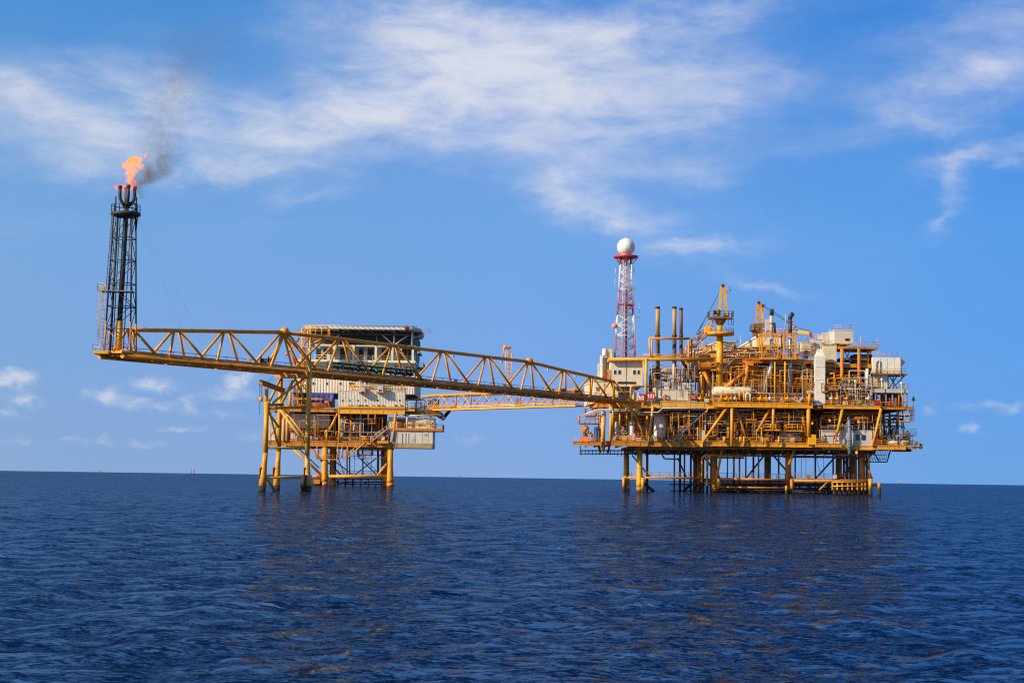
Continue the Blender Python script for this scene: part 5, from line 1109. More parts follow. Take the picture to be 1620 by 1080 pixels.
valves(rp, [P(x, 693, U + 2.5) for x in (975, 981, 988, 1010, 1015, 1094, 1166, 1190, 1205, 1215, 1255)], [PINK, PGR, PINK, YEL, ORN, RED, GALV], .45)

# things standing on the lower deck
Yd = U + 4; zl = P(1050, 697, Yd).z; X_ = lambda px, dY=4: P(px, 690, U + dY).x
t = vessel_v('storage_tank', 'broad white cylindrical tank in shade, left of the long grey stairway', 'tank', X_(1044.5), Yd + 1, zl, 1.55, 6.9, WHT)
vessel_v('process_vessel', 'white vertical vessel beside a faded pink drum on the lower deck', 'vessel', X_(999), Yd, zl, .75, 4.8, WHT); vessel_v('process_vessel', 'narrow pale vertical vessel left of the white one, behind the yellow braces', 'vessel', X_(977), Yd + 1, zl, .6, 4.6, PGR)
t = thing('chemical_drum', (X_(1004, 1.5), U + 1.5, zl), 'faded pink drum with hoops standing before the white vertical vessel', 'drum'); m = MB(); m.lathe((X_(1004, 1.5), U + 1.5, zl), [(.6, 0), (.62, .06), (.6, .12), (.6, .75), (.66, .8), (.6, .85), (.6, 1.5), (.64, 1.56), (.6, 1.62), (.2, 1.64)], 18); m.build('body', PINK, t); m = MB(); m.lathe((X_(1004, 1.5), U + 1.5, zl + 1.645), [(.5, 0), (.5, .1), (.1, .12)], 16); m.build('lid', RED, t)
for k, (px_, lb) in enumerate(((1129.5, 'left'), (1139.5, 'right'))):
    c = P(px_, 693, U + 1.0); t = thing('barrel', (c.x, c.y, lz), 'navy blue barrel lying in a rail rack, the ' + ('one nearer the bright diagonal brace' if k == 0 else 'one nearer the bright upright post'), 'barrel', 'navy barrels'); m = MB(); m.lathe(c - Vector((.66, 0, 0)), [(.03, 0), (.5, .03), (.52, .08), (.5, .4), (.54, .44), (.5, .48), (.5, .84), (.54, .88), (.5, .92), (.52, 1.26), (.03, 1.3)], 18, 'x'); m.build('body', NAVY, t); bx(t, 'cradle', YEL, px_ - 4, 697.5, px_ + 4, 699.6, U + .8, .7)
cabinet('control_cabinet', 'pale grey electrical cabinet at the foot of the bright diagonal brace', 'cabinet', 1107, 680, 1116, 696.5, U + 1.5, .8, PGR)
t = thing('tote_cage', (X_(1250, 1), U + 1, lz), 'galvanised grey cage full of pale containers under the yellow lookout basket', 'cage'); bx(t, 'tank', PGR, 1235.5, 684, 1266, 698, U + 1.3, 1.4)
a1, b1, c1, d1 = rect(1234, 682.5, 1267.5, 699.4, U + 1); m = MB()
for k in range(15): x = a1 + (c1 - a1) * k / 14; m.tube((x, U + 1, b1), (x, U + 1, d1), .06, n=4)
for q in (0, .33, .66, 1): m.tube((a1, U + 1, b1 + (d1 - b1) * q), (c1, U + 1, b1 + (d1 - b1) * q), .07, n=4)
m.build('bars', GALV, t)
t = module('switch_room', 'pale grey cabin with two small windows behind the upright blue grey pipe', 'cabin', 1299, 680.5, 1380, 704, U + .6, 10, PGR, False, None); window(t, 1354, 687.5, 1359.5, 695.5, U + .6, DRK); window(t, 1363, 688, 1369, 695.5, U + .6, DRK)
for x in (1322, 1332, 1345): bx(t, 'wall_seam', GRY, x, 681.5, x + .5, 704, U + .55, .048)
t = thing('caisson_pipe', P(1344.5, 716, U - .6), 'upright blue grey caisson pipe passing the cabin with two windows', 'pipe'); MB().pipe([P(1344.6, 718, U - .6), P(1344.2, 690, U - .6), P(1343, 664, U - .6)], 1, n=14, radii=[.52, .50, .34]).build('barrel', BLU, t)
for y in (674, 697, 706): MB().lathe(P(1344.3, y, U - .6), [(.62, -.08), (.62, .08)], 14).build('clamp', BLU, t)
lifebuoy(1324, 691, U - .4, .66, 'tall red lifebuoy hanging on the pale cabin side below a slanting yellow strut', 1.45)
pump('pump_skid', 'blue pump set on the deck extension behind low yellow rails, left of the pale cabin', 'pump', X_(1298, 0), U + .2, P(1298, 701, U).z, 1.0, paint('blue_machine_paint', (.05, .16, .3), .1))
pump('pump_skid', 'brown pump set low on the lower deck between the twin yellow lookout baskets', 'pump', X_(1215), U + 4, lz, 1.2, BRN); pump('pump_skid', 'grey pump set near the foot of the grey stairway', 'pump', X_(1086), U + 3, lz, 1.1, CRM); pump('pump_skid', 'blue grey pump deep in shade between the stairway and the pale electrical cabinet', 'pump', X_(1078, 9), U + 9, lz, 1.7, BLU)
vessel_h('heat_exchanger', 'rusty horizontal exchanger drum behind the lower deck railing, between slanting braces', 'exchanger', X_(1194, 3), X_(1231, 3), U + 3.5, lz + 1.5, .55, STK); vessel_h('heat_exchanger', 'pale grey horizontal exchanger high under the main deck by the yellow V braces', 'exchanger', X_(1166, 5), X_(1196, 5), U + 5, P(1180, 655, U + 5).z, .5, GALV)
vessel_v('process_vessel', 'grey vertical vessel behind the pale electrical cabinet by the stairway head', 'vessel', X_(1102, 7), U + 7, lz, .9, 5.2, GALV)
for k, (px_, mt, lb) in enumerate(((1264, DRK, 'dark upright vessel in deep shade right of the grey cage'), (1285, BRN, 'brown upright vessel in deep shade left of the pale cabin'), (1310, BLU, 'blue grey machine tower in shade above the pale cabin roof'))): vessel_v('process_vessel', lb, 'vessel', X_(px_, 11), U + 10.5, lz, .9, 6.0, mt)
cabinet('fire_box', 'red fire hose box behind yellow rails right of the pale cabin', 'fire box', 1386, 694, 1394.5, 703.5, U + .6, .8, RED)
t = vessel_h('water_tank', 'low white horizontal tank at the far end of the lower deck', 'tank', X_(1403, 1), X_(1421, 1), U + 1.6, P(1410, 700, U + 1).z, .5, WHT)
t = thing('wellhead_tree', P(1435, 703, U + 3), 'brown stacked valve tree with a mesh guard at the outermost end of the lower deck', 'valve tree'); m = MB(); c = P(1435, 703.5, U + 3)
m.lathe(c, [(1.3, 0), (1.3, .5), (.7, .7), (.6, 1.4), (.95, 1.5), (.95, 1.8), (.5, 1.9), (.5, 2.5), (.8, 2.6), (.8, 2.9), (.4, 3.0), (.4, 3.5), (.1, 3.6)], 16); m.build('spool', BRN, t)
for z_ in (1.0, 2.2): m = MB(); m.tube(c + Vector((-1.6, 0, z_)), c + Vector((1.5, 0, z_)), .2); m.lathe(c + Vector((-1.6, 0, z_)), [(.5, 0), (.5, .12)], 12, 'x'); m.build('wing_valve', BRN, t)
a1, b1, c1, d1 = rect(1425, 678, 1450, 689, U + 1.5); m = MB()
for k in range(9): x = a1 + (c1 - a1) * k / 8; m.tube((x, U + 1.5, b1), (x, U + 1.5, d1), .05, n=4)
for q in (0, .25, .5, .75, 1): m.tube((a1, U + 1.5, b1 + (d1 - b1) * q), (c1, U + 1.5, b1 + (d1 - b1) * q), .05, n=4)
m.tube((c.x + .9, U + 1.6, c.z), (c.x + .9, U + 1.6, b1), .12); m.build('mesh_guard', BLU, t)
# striped knuckle crane, far left
t = thing('knuckle_crane', P(928, 698, U + 3), 'small orange deck crane with a black and yellow striped folded arm at the outermost corner', 'crane'); c = P(926, 698, U + 3)
MB().box(c.x - 1.2, U + 2, c.z, c.x + 1.2, U + 4.2, c.z + 1.2).build('pedestal', ORG, t); MB().lathe(c + Vector((0, .2, 1.2)), [(.6, 0), (.5, 1.4), (.7, 1.5), (.7, 2.3)], 12).build('turret', BRN, t)
MB().beam(P(917, 681, U + 3), P(928, 680, U + 3), .6, .6).build('boom', YEL, t); MB().ball(P(927, 677.5, U + 3), .75, 8).build('winch', YEL_OLD, t)
arm = [P(926, 682, U + 2.6), P(934, 684, U + 2.6), P(939, 691, U + 2.6), P(939.5, 698, U + 2.6)]
for k in range(12):
    q = k / 12 * 3; i_ = int(q); f_ = q - i_; q2 = (k + .98) / 12 * 3; i2 = min(2, int(q2)); f2 = q2 - i2; MB().beam(lerp(arm[i_], arm[i_ + 1], f_), lerp(arm[i2], arm[i2 + 1], f2), .55, .7).build('arm_segment', YEL if k % 2 else BLK, t)
m = MB(); 
t = thing('dark_manifold', P(945, 690, U + 8), 'dark upright pipe manifold behind the striped deck crane', 'manifold')
for k in range(5): MB().pipe([P(941 + 2.2 * k, 697, U + 8), P(941 + 2.2 * k, 676 + 2 * (k % 3), U + 8), P(946, 676 + 2 * (k % 3), U + 12)], .14, n=6, bend=.4).build('pipe', DRK, t)

# ------------------------------------------------------------------ main deck rails and upper frames
for x0, x1, y, dY, mt in ((1090, 1128, 634, .1, YEL), (1128, 1165, 636, -1.1, YEL), (1190, 1285, 636, -1.1, YEL), (1303, 1346, 640.5, -.5, YEL), (1346, 1393, 640.5, -.5, YEL), (1395, 1436, 643, .3, YEL_OLD), (945, 985, 637, .1, YEL_OLD), (1014, 1033, 634, .1, YEL)): rr_(x0, x1, y, dY, mt)
rb((1280.5, 623), (1280.5, 640), .3, YEL, -1.1, name='column')
for k in range(11):
    x = 1112 + 28.5 * k
    for dY, mt in ((6, ORN), (22, BRN)):
        if x < 1400: rb((x, 572 if x < 1290 else 582), (x, 638), .4, mt, dY, name='column')
for p, q, r, dY in (((1177, 590), (1144, 616), .5, 1), ((1184, 572), (1178, 614), .5, 1.2), ((1190, 575), (1196, 632), .3, 3), ((1216, 594), (1240, 624), .4, 4), ((1255, 575), (1268, 612), .3, 5), ((1273, 574), (1262, 620), .42, 3), ((1266, 574), (1258, 612), .36, 4), ((1242, 572), (1242, 634), .25, .5), ((1226, 572), (1226, 632), .2, -.2), ((1160, 600), (1175, 574), .3, 8), ((1119, 585), (1124, 612), .45, 4), ((1112, 585), (1112, 634), .4, 3), ((1308, 610), (1334, 586), .25, 4), ((1200, 574), (1230, 590), .4, 9), ((1113, 588), (1126, 612), .5, 2)): rb(p, q, r, ORN if r > .35 else YEL, dY, name='brace')
for x0, y0, x1, y1, dY, dep, mt in ((1128, 567, 1180, 574, 4, 30, ORN), (1180, 567, 1286, 574, 3, 34, ORN), (1107, 573, 1125, 584, 2, 10, ORN), (1182, 571, 1192, 578, 0, 4, ORN), (1290, 575, 1382, 581, 3, 26, YEL_OLD), (1300, 584, 1378, 588, 5, 20, ORN), (1205, 586, 1260, 588, 6, 18, BRN), (1188, 595, 1262, 597.5, 8, 18, BRN), (1328, 548, 1389, 551.5, 2, 12, YEL_OLD), (1330, 566, 1380, 569, 4, 10, BRN)): plate(x0, y0, x1, y1, dY, dep, mt, 'upper_deck')
for x0, x1, dY in ((1105, 1290, 32), (1200, 1292, 14), (1300, 1384, 16)): plate(x0, 574.5 if x1 < 1300 else 582, x1, 638, dY, .3, DRK, 'shade_backing')  # more added dark sheets, interior shade put into their colour
for x0, x1, y, dY, mt in ((1160, 1185, 556, 4, YEL), (1185, 1205, 566.5, 3, YEL), (1232, 1240, 566.5, 3, YEL), (1258, 1286, 566.5, 3, YEL), (1329, 1389, 548, 2, YEL_PALE), (1018, 1100, 567, 1, YEL_PALE), (1143, 1160, 566.5, 4, GALV)): rr_(x0, x1, y, dY, mt)
for p, q, r, mt, dY in (((963, 568), (1128, 568.5), .42, YEL, 0), ((1010, 567), (1128, 567.5), .3, YEL_OLD, 4), ((1027, 535), (1091, 535.5), .32, YEL_OLD, .5), ((1027, 535), (1029, 568), .2, YEL_PALE, .5), ((1031, 535), (1031, 568), .2, YEL_PALE, 3), ((1018, 568), (1023, 622), .32, YEL, 0), ((1022.5, 567), (1021.5, 637), .34, YEL_PALE, -.3), ((1089.5, 535), (1089.5, 600), .26, YEL, .5), ((1094, 536), (1094, 568), .2, YEL_OLD, 4), ((1332, 551), (1332, 640), .45, YEL_OLD, 2.2), ((1359, 551), (1359, 612), .42, YEL_OLD, 2.2), ((1373, 551), (1373, 578), .25, YEL_OLD, 4), ((1334, 553), (1347, 573), .14, GALV, 3), ((1347, 553), (1334, 573), .14, GALV, 3), ((1377.5, 551), (1376.5, 560), .18, YEL_OLD, 4)): rb(p, q, r, mt, dY, name='frame_beam')
MB().pipe([P(998, 634, U - .2), P(998, 610.5, U - .2), P(1029, 611, U + 1)], .25, n=9, bend=.6).build('pipe_run', YEL_PALE, rp)
uz0, uz1 = P(1200, 634, U + 4).z, P(1200, 576, U + 4).z
pipe_field(rp, P(1150, 600, U).x, P(1292, 600, U).x, U + 2, U + 13, uz0, uz1, 120, 201, [YEL, ORN, YEL_OLD, BRN, PGR, ORN, GALV], .08, .26, solo=9)
pipe_field(rp, P(1305, 600, U).x, P(1382, 600, U).x, U + 1.5, U + 14, uz0, uz1 - 1, 70, 202, [YEL, PGR, YEL_OLD, BRN, WHT, GALV], .06, .17, solo=7)
pipe_field(rp, P(1034, 600, U).x, P(1126, 600, U).x, U + 4, U + 14, P(1080, 633, U + 4).z, P(1080, 578, U + 4).z, 60, 203, [YEL, YEL_OLD, BRN, PGR, ORN], .07, .2, solo=7)
pipe_field(rp, P(1090, 560, U).x, P(1200, 560, U).x, U + 8, U + 30, P(1150, 567, U + 10).z, P(1150, 546, U + 10).z, 40, 204, [YEL, YEL_OLD, BRN, PGR, ORN], .08, .2, solo=4)
pipe_field(rp, P(1395, 635, U).x, P(1434, 635, U).x, U + 1, U + 8, P(1410, 643, U + 1).z, P(1410, 622, U + 1).z, 16, 205, [BRN, PGR, DRK, RED, GALV], .08, .2, solo=4)
valves(rp, [P(x, 630, U - .2) for x in (1203, 1212, 1218, 1246, 1262, 1270, 1150, 1157, 1163, 1108, 1100, 1316, 1325, 1340, 1374)], [YEL, ORN, PGR, YEL, RED, GALV], .45)
for x, y in ((1156, 592), (1110, 595), (1108, 590), (1395, 600), (1426, 606), (1353, 603), (1092, 613), (1031, 578)): m = MB(); c = P(x, y, U); m.ball(c, .33, 7); m.tube(c, P(x, y + 22, U), .1, n=6); m.build('lamp_post', LAMPW if x > 1300 else YEL_PALE, rp)
stair(rp, P(1143, 584, U + 2), P(1160, 567, U + 3), 1.1, PGR)
for x0, y0, x1, y1 in ((1126, 574, 1134, 586), (1300, 606, 1309, 620), (1311, 613, 1325, 617)): hang(x0, y0, x1, y1, 0, 3, YEL if x0 < 1200 else YEL_OLD)

# fine steel along the deck fronts: instrument lines, stanchions and conduit in the sun
for X0_, X1_, y0, y1, n_, sd_ in ((1112, 1280, 698, 648, 60, 301), (1128, 1285, 634, 578, 80, 302), (1305, 1380, 639, 590, 50, 303), (1062, 1110, 696, 650, 22, 304), (1034, 1100, 632, 576, 26, 305), (1300, 1395, 700, 650, 24, 306), (1150, 1290, 566, 546, 30, 307), (1000, 1110, 566, 556, 10, 308)):
    pipe_field(rp, P(X0_, 640, U).x, P(X1_, 640, U).x, U + .3, U + 3, P(1200, y0, U).z, P(1200, y1, U).z, n_, sd_, [YEL, YEL, ORN, YEL_PALE, YEL_OLD, PGR, GALV], .035, .085, solo=0)
for x0, x1, y, dY, mt in ((1182, 1205, 600, 4, YEL), (1205, 1290, 606, 3, YEL), (1190, 1260, 588, 5, YEL), (1100, 1127, 600, 3, YEL), (1305, 1330, 588, 3, YEL), (1330, 1380, 588, 4, YEL_PALE), (1355, 1392, 612, 2, YEL_PALE), (1200, 1280, 660, 1, YEL_OLD), (1060, 1112, 664, 2, YEL_OLD), (1300, 1380, 663, 2, YEL_OLD), (1310, 1378, 680, 1, GALV)):
    p, q = P(x0, y, U + dY), P(x1, y, U + dY); MB().box(p.x, U + dY, p.z - .18, q.x, U + dY + 3, p.z).build('mezzanine_walkway', ORN if mt is YEL else BRN, rp); rail(rp, [p, q], mt, 1.1, 1.5, .05)
flush_bore(rp)
boxes(rp, 1095, 1285, 636, -.8, 4, 26, 81, U); boxes(rp, 1305, 1392, 641, .2, 4, 14, 82, U); boxes(rp, 970, 1100, 697, .4, 3, 10, 83, U); boxes(rp, 1112, 1278, 699.5, .5, 4, 14, 84, U); boxes(rp, 1105, 1290, 567, 4, 10, 14, 85, U, hmax=2.0); boxes(rp, 1382, 1450, 704.5, .4, 3, 8, 86, U); boxes(rp, 1022, 1100, 567, 2, 6, 6, 87, U, hmax=.9)
for x0, x1, y, dY in ((1105, 1128, 545, 12), (1128, 1160, 556, 6), (1240, 1290, 548, 8), (1205, 1290, 538, 12), (1288, 1302, 535, 8), (1320, 1350, 521, 6), (1381, 1424, 564.5, 2), (1303, 1323, 545.5, 4), (1090, 1136, 566, 6), (1262, 1290, 566, 4)):
    rail(rp, [P(x0, y, U + dY), P(x1, y, U + dY)], YEL_PALE if y < 550 else YEL, 1.1, 1.4, .05)
for x, y0, y1, dY in ((1098, 566, 536, 10), (1112, 566, 528, 14), (1172, 566, 530, 16), (1182, 566, 548, 8), (1262, 566, 540, 9), (1275, 566, 545, 10), (1288, 575, 548, 6), (1313, 545, 520, 12), (1362, 548, 532, 4), (1388, 548, 536, 3), (1085, 566, 548, 8), (1196, 560, 520, 20)):
    MB().tube(P(x, y0, U + dY), P(x, y1, U + dY), .11, n=6).build('vent_pipe', [YEL, PGR, YEL_PALE, BRN][int(x) % 4], rp)
for x, dY in ((1128, 3), (1197, 3), (1286, 2.5), (1309, 3), (1386, 2)): ladder(rp, P(x, 636, U + dY), P(x, 574, U + dY), YEL, .6, cage=False)
# ------------------------------------------------------------------ buildings on the process platform
t = module('control_cabin', 'cream painted cabin with two pairs of blue windows below the radar tower', 'cabin', 966, 571, 1016.5, 611, U + 1.2, 18, CRM, False, None)
for x0, x1 in ((971, 975.5), (978, 982.5), (1001.5, 1006), (1008.5, 1012.5)): window(t, x0, 585.5, x1, 592, U + 1.2)
a1, b1, c1, d1 = rect(963, 565.5, 1018, 570.6, U + .6); MB().box(a1, U + .6, b1, c1, U + 22, d1).build('roof_beam', YEL, t); bx(t, 'black_band', BLK, 977, 603.5, 1006, 607, U + 1.1, .098); bx(t, 'conduit', GRY, 990, 572, 991, 611, U + 1.1, .098)  # roof beam, black band low on the cabin front, conduit
t = module('lower_cabin', 'shaded cream storey with dark openings under the cabin with blue windows', 'cabin', 972, 611.5, 1004, 636, U + 3, 14, CRM, False, None); bx(t, 'dark_opening', BLK, 976, 612.5, 1000, 618, U + 2.9, .098); bx(t, 'dark_opening', BLK, 978, 621, 997, 633, U + 2.9, .098)
rail(t, [P(974, 621, U + 2.6), P(1003, 621, U + 2.6)], WHT, 1, 1.2, .05)
t = thing('cream_module', P(950, 642, U + 6), 'cream module with a slanting side standing just behind the landward end of the flare bridge', 'cabin')
a, b, c = P(940, 620, U + 3), P(972, 620, U + 3), P(925, 622, U + 22); z0, z1 = P(950, 637, U + 3).z, P(950, 603, U + 3).z
MB().prism([(a.x, U + 3), (b.x, U + 3), (b.x, U + 24), (c.x, U + 24)], z0, z1).build('wall', CRM, t); MB().prism([(a.x - .2, U + 2.8), (b.x + .2, U + 2.8), (b.x, U + 24.2), (c.x - .2, U + 24.2)], z1 + .004, z1 + .3).build('roof', CRM, t); bx(t, 'hatch', BRN, 943, 612, 948, 618, U + 2.9, .098); bx(t, 'downpipe', PGR, 955, 606, 956, 636, U + 2.85, .14)
t = thing('service_rack', P(957, 600, U + 10), 'tall white frame holding a dark louvred cabinet left of the cabin with blue windows', 'rack')
bx(t, 'louvre_cabinet', DRK, 953.5, 565, 959.5, 597, U + 8, 3); bx(t, 'frame', WHT, 949.5, 562, 953.2, 600, U + 8, 2); bx(t, 'rear_panel', CRM, 960, 552, 968, 600, U + 9, 6); MB().lathe(P(956.5, 563, U + 9), [(.6, 0), (.62, .1), (.62, 1.5), (.4, 1.85), (.05, 1.95)], 16).build('header_tank', WHT, t); bx(t, 'side_panel', PGR, 945.8, 575, 948.8, 603, U + 8.5, 2)
for k in range(10): bx(t, 'louvre', GRY, 953.8, 566 + 3 * k, 959.2, 567 + 3 * k, U + 7.9, .098)
rail(t, [P(962, 560, U + 8), P(973, 560, U + 8)], YEL_PALE, 1.1, 1.2)
cabinet('hose_locker', 'red locker wedged beside the cabin with blue windows', 'locker', 956, 587, 960.5, 600, U + 1, 1, RED); cabinet('tall_locker', 'yellow upright locker beside the red locker by the cream cabin', 'locker', 961.2, 584, 965, 601, U + 1, 1, YEL)
# radar tower
TY = U + 12
rt = thing('radar_tower', (P(989, 562, TY).x, TY, P(989, 565, TY).z), 'slim red and white lattice tower on the roof of the cream cabin', 'tower')
tz = lambda y: P(989, y, TY).z
cx0 = P(988.5, 562, TY).x; cx1 = P(990, 410, TY).x; zb0, zt0 = tz(565.5), tz(408)
def TL(ix, iy, z): t_ = (z - zb0) / (zt0 - zb0); hw = 2.55 * (1 - t_) + 1.25 * t_; return Vector((cx0 + (cx1 - cx0) * t_ + ix * hw, TY + iy * hw, z))
bands = [(565.5, 531, REDT), (531, 499, WHT), (499, 458, REDT), (458, 419, WHT), (419, 408, RED)]
for y0, y1, mt in bands:
    z0, z1 = tz(y0), tz(y1)
    for ix in (-1, 1):
        for iy in (-1, 1): MB().tube(TL(ix, iy, z0), TL(ix, iy, z1 - .002), .13, n=7).build('leg', mt, rt)
    nb = max(1, int(round((z1 - z0) / 2.3)))
    for (a, b) in (((-1, -1), (1, -1)), ((-1, 1), (1, 1)), ((-1, -1), (-1, 1)), ((1, -1), (1, 1))):
        m = MB()
        for k in range(nb):
            q0, q1 = z0 + (z1 - z0) * k / nb, z0 + (z1 - z0) * (k + 1) / nb; m.tube(TL(*a, q0), TL(*b, q1), .07, n=5); m.tube(TL(*b, q0), TL(*a, q1), .07, n=5); m.tube(TL(*a, q0), TL(*b, q0), .07, n=5)
        m.build('lattice_brace', mt, rt)
m = MB()
for k, (dx_, dy_) in enumerate(((-.5, -.8), (.1, -.4), (.5, .3))): m.tube((cx0 + dx_, TY + dy_, zb0), (cx1 + dx_ * .6, TY + dy_ * .6, zt0), .1, n=6)
m.build('cable_run', PINK, rt); MB().tube((cx0 + .35, TY - .3, zb0), (cx1 + .2, TY - .2, tz(458)), .22, n=7).build('waveguide', COND, rt)
ladder(rt, TL(-.3, -1, zb0), TL(-.3, -1, zt0), WHT, .6)
MB().lathe((cx1, TY, zt0), [(1.3, -.2), (3.1, .0), (3.1, .5), (3.0, .5), (2.9, .2), (.5, .2)], 20).build('top_platform', RED, rt)
m = MB()
for k in range(8): a = k * math.pi / 4; m.tube((cx1 + 1.2 * math.cos(a), TY + 1.2 * math.sin(a), zt0 - 2), (cx1 + 2.9 * math.cos(a), TY + 2.9 * math.sin(a), zt0), .09, n=5)
m.build('platform_brace', RED, rt)
zz = tz(483); MB().box(cx0 - 1.9, TY - 1.9, zz, cx0 + 2.2, TY + 1.9, zz + .25).build('rest_platform', RED, rt)
for px_, y0, y1 in ((973.5, 424, 437), (973, 441, 455), (1012, 480, 503), (978, 462, 475), (1002.5, 422, 433), (1006, 455, 457)): MB().tube(P(px_, y0, TY), P(px_, y1, TY), .06 if px_ != 1002.5 else .14, n=5).build('whip_antenna', WHT, rt); MB().tube(P(px_, y1 - 1, TY), P(985 if px_ < 990 else 996, y1 - 1, TY), .05, n=4).build('antenna_arm', GALV, rt)
rd = thing('radome', (cx1, TY, zt0 + .5), 'big white radar dome on top of the red and white lattice tower', 'radome'); rc_ = 2.25; zc_ = P(990, 391, TY).z
m = MB(); m.ball((cx1, TY, zc_), rc_, 22); m.build('dome', paint('radome_white', (.80, .78, .73), 0, .45, var=.03), rd)
m = MB()
for k in range(7): a = k * math.pi / 7 + .2; m.pipe([(cx1 + rc_ * 1.004 * math.cos(a) * math.sin(q), TY + rc_ * 1.004 * math.sin(a) * math.sin(q), zc_ + rc_ * 1.004 * math.cos(q)) for q in np.linspace(-2.6, 2.6, 30)], .018, n=4)
m.build('panel_seam', PGR, rd); MB().lathe((cx1, TY, zc_ + rc_ - .08), [(.25, 0), (.22, .28), (.05, .36)], 10).build('cap', WHT, rd); MB().lathe((cx1, TY, zc_ - rc_ + .1), [(1.2, -.45), (1.25, .3)], 18).build('base_ring', WHT, rd)
da = thing('dish_antenna', P(973, 515.5, TY - 2.2), 'round orange and white dish antenna on the side of the lattice tower', 'antenna'); c = P(972, 515.5, TY - 2.2); m = MB(); m.lathe(c, [(.05, .25), (.45, .18), (.68, 0), (.68, -.3), (.6, -.42), (.05, -.5)], 18, 'y'); m.build('drum', paint('salmon_radome', (.78, .32, .18), 0), da); MB().tube(c + Vector((0, .25, 0)), TL(-1, -1, c.z), .09).build('mount', WHT, da)
m = MB(); 
# exhaust stacks
for k, (px_, r, y0, y1, mt, lb) in enumerate(((1040.5, .52, 485, 600, STKT, 'leftmost tall exhaust stack, tan above and dark brown below the yellow frame'), (1067, .48, 485, 600, STKT, 'middle exhaust stack, tan above the yellow frame, beside a darker one'), (1077.5, .42, 487, 568, COND, 'dark red brown exhaust stack that bends sideways below the yellow frame'))):
    t = thing('exhaust_stack', P(px_, y1, U + 2.5), lb, 'exhaust stack', 'exhaust stacks over the generator skid'); zt = P(px_, y0, U + 2.5); zm = P(px_, 531, U + 2.5); zb = P(px_, y1, U + 2.5)
    MB().tube(zm, zt, r, n=16).build('upper_pipe', mt, t)
    if k < 2: MB().tube(zb, zm - Vector((0, 0, .003)), r * 1.02, n=16).build('lower_pipe', STK, t)
    else: MB().pipe([zm - Vector((0, 0, .003)), zb, P(1096, 597, U + 3), P(1102, 600, U + 3)], r * 1.02, n=14, bend=.8).build('lower_pipe', STK, t)
    MB().lathe(zt, [(r * 1.12, -.5), (r * 1.16, 0), (r * .85, .02), (r * .85, -.4)], 16).build('rain_rim', SOOT, t)
    MB().lathe(zm, [(r * 1.25, -.25), (r * 1.25, .35)], 16).build('support_collar', STK, t)
t = thing('vent_pipe', P(1066, 602, U + .6), 'shorter pale grey vent pipe with a black top, in front of the middle exhaust stack', 'vent pipe'); MB().tube(P(1066, 604, U + .6), P(1066, 572, U + .6), .33, n=12).build('pipe', PGR, t); MB().tube(P(1066, 572, U + .6) + Vector((0, 0, .003)), P(1066, 564, U + .6), .38, n=12).build('black_top', BLK, t)
# generator skid
gs = thing('generator_skid', P(1062, 633, U + .8), 'long cream enclosure with engines on top at the deck edge below the exhaust stacks', 'generator')
a1, b1, c1, d1 = rect(1034, 617, 1089, 632.5, U + .5); MB().box(a1, U + .5, b1, c1, U + 5, d1).build('enclosure', CRM, gs); MB().box(a1 - .1, U + .4, d1 + .003, c1 + .1, U + 5.1, d1 + .18).build('lid', PGR, gs)
for x in (1046, 1058, 1070, 1081): bx(gs, 'panel_seam', GRY, x, 618, x + .4, 632, U + .45, .048)
for x, y0, r, mt in ((1039.5, 600, .58, CRM), (1066, 603, .6, CRM)): MB().lathe(P(x, 616, U + 2), [(r, 0), (r, 2.0), (r * 1.12, 2.02), (r * 1.12, 2.3), (r * .5, 2.5)], 16).build('silencer', mt, gs)
bx(gs, 'intake_box', PGR, 1050, 604, 1060, 610, U + 1.5, 1.5); bx(gs, 'intake_base', CRM, 1051, 610.3, 1059, 616, U + 1.7, 1.2); MB().lathe(P(1078.5, 612, U + 1.6), [(.9, -.4), (1.0, -.35), (1.0, .35), (.9, .4)], 18, 'y').build('blower', PGR, gs); bx(gs, 'blower_duct', PGR, 1081, 605, 1092, 614, U + 1.4, 1.2); bx(gs, 'end_post', CRM, 1033, 613, 1038, 633, U + .2, .28)
lifebuoy(1053.2, 627.5, U + .2, .52, 'red and white lifebuoy fixed to the long cream generator enclosure')
vessel_v('filter_vessel', 'ribbed grey upright cylinder right of the bent exhaust stack', 'vessel', P(1099.5, 600, U + 6).x, U + 6, P(1099.5, 604, U + 6).z, 1.05, 4.9, GALV)
t = thing('access_ladder_frame', P(1026, 612, U + 4), 'dark blue caged ladder left of the engines under the yellow frame', 'ladder'); k = ladder(t, P(1027, 613, U + 4), P(1027, 593, U + 4), BLU, 1.0, 'rails', True); bx(t, 'post', BLU, 1028.2, 593, 1030.5, 612, U + 4, .4)
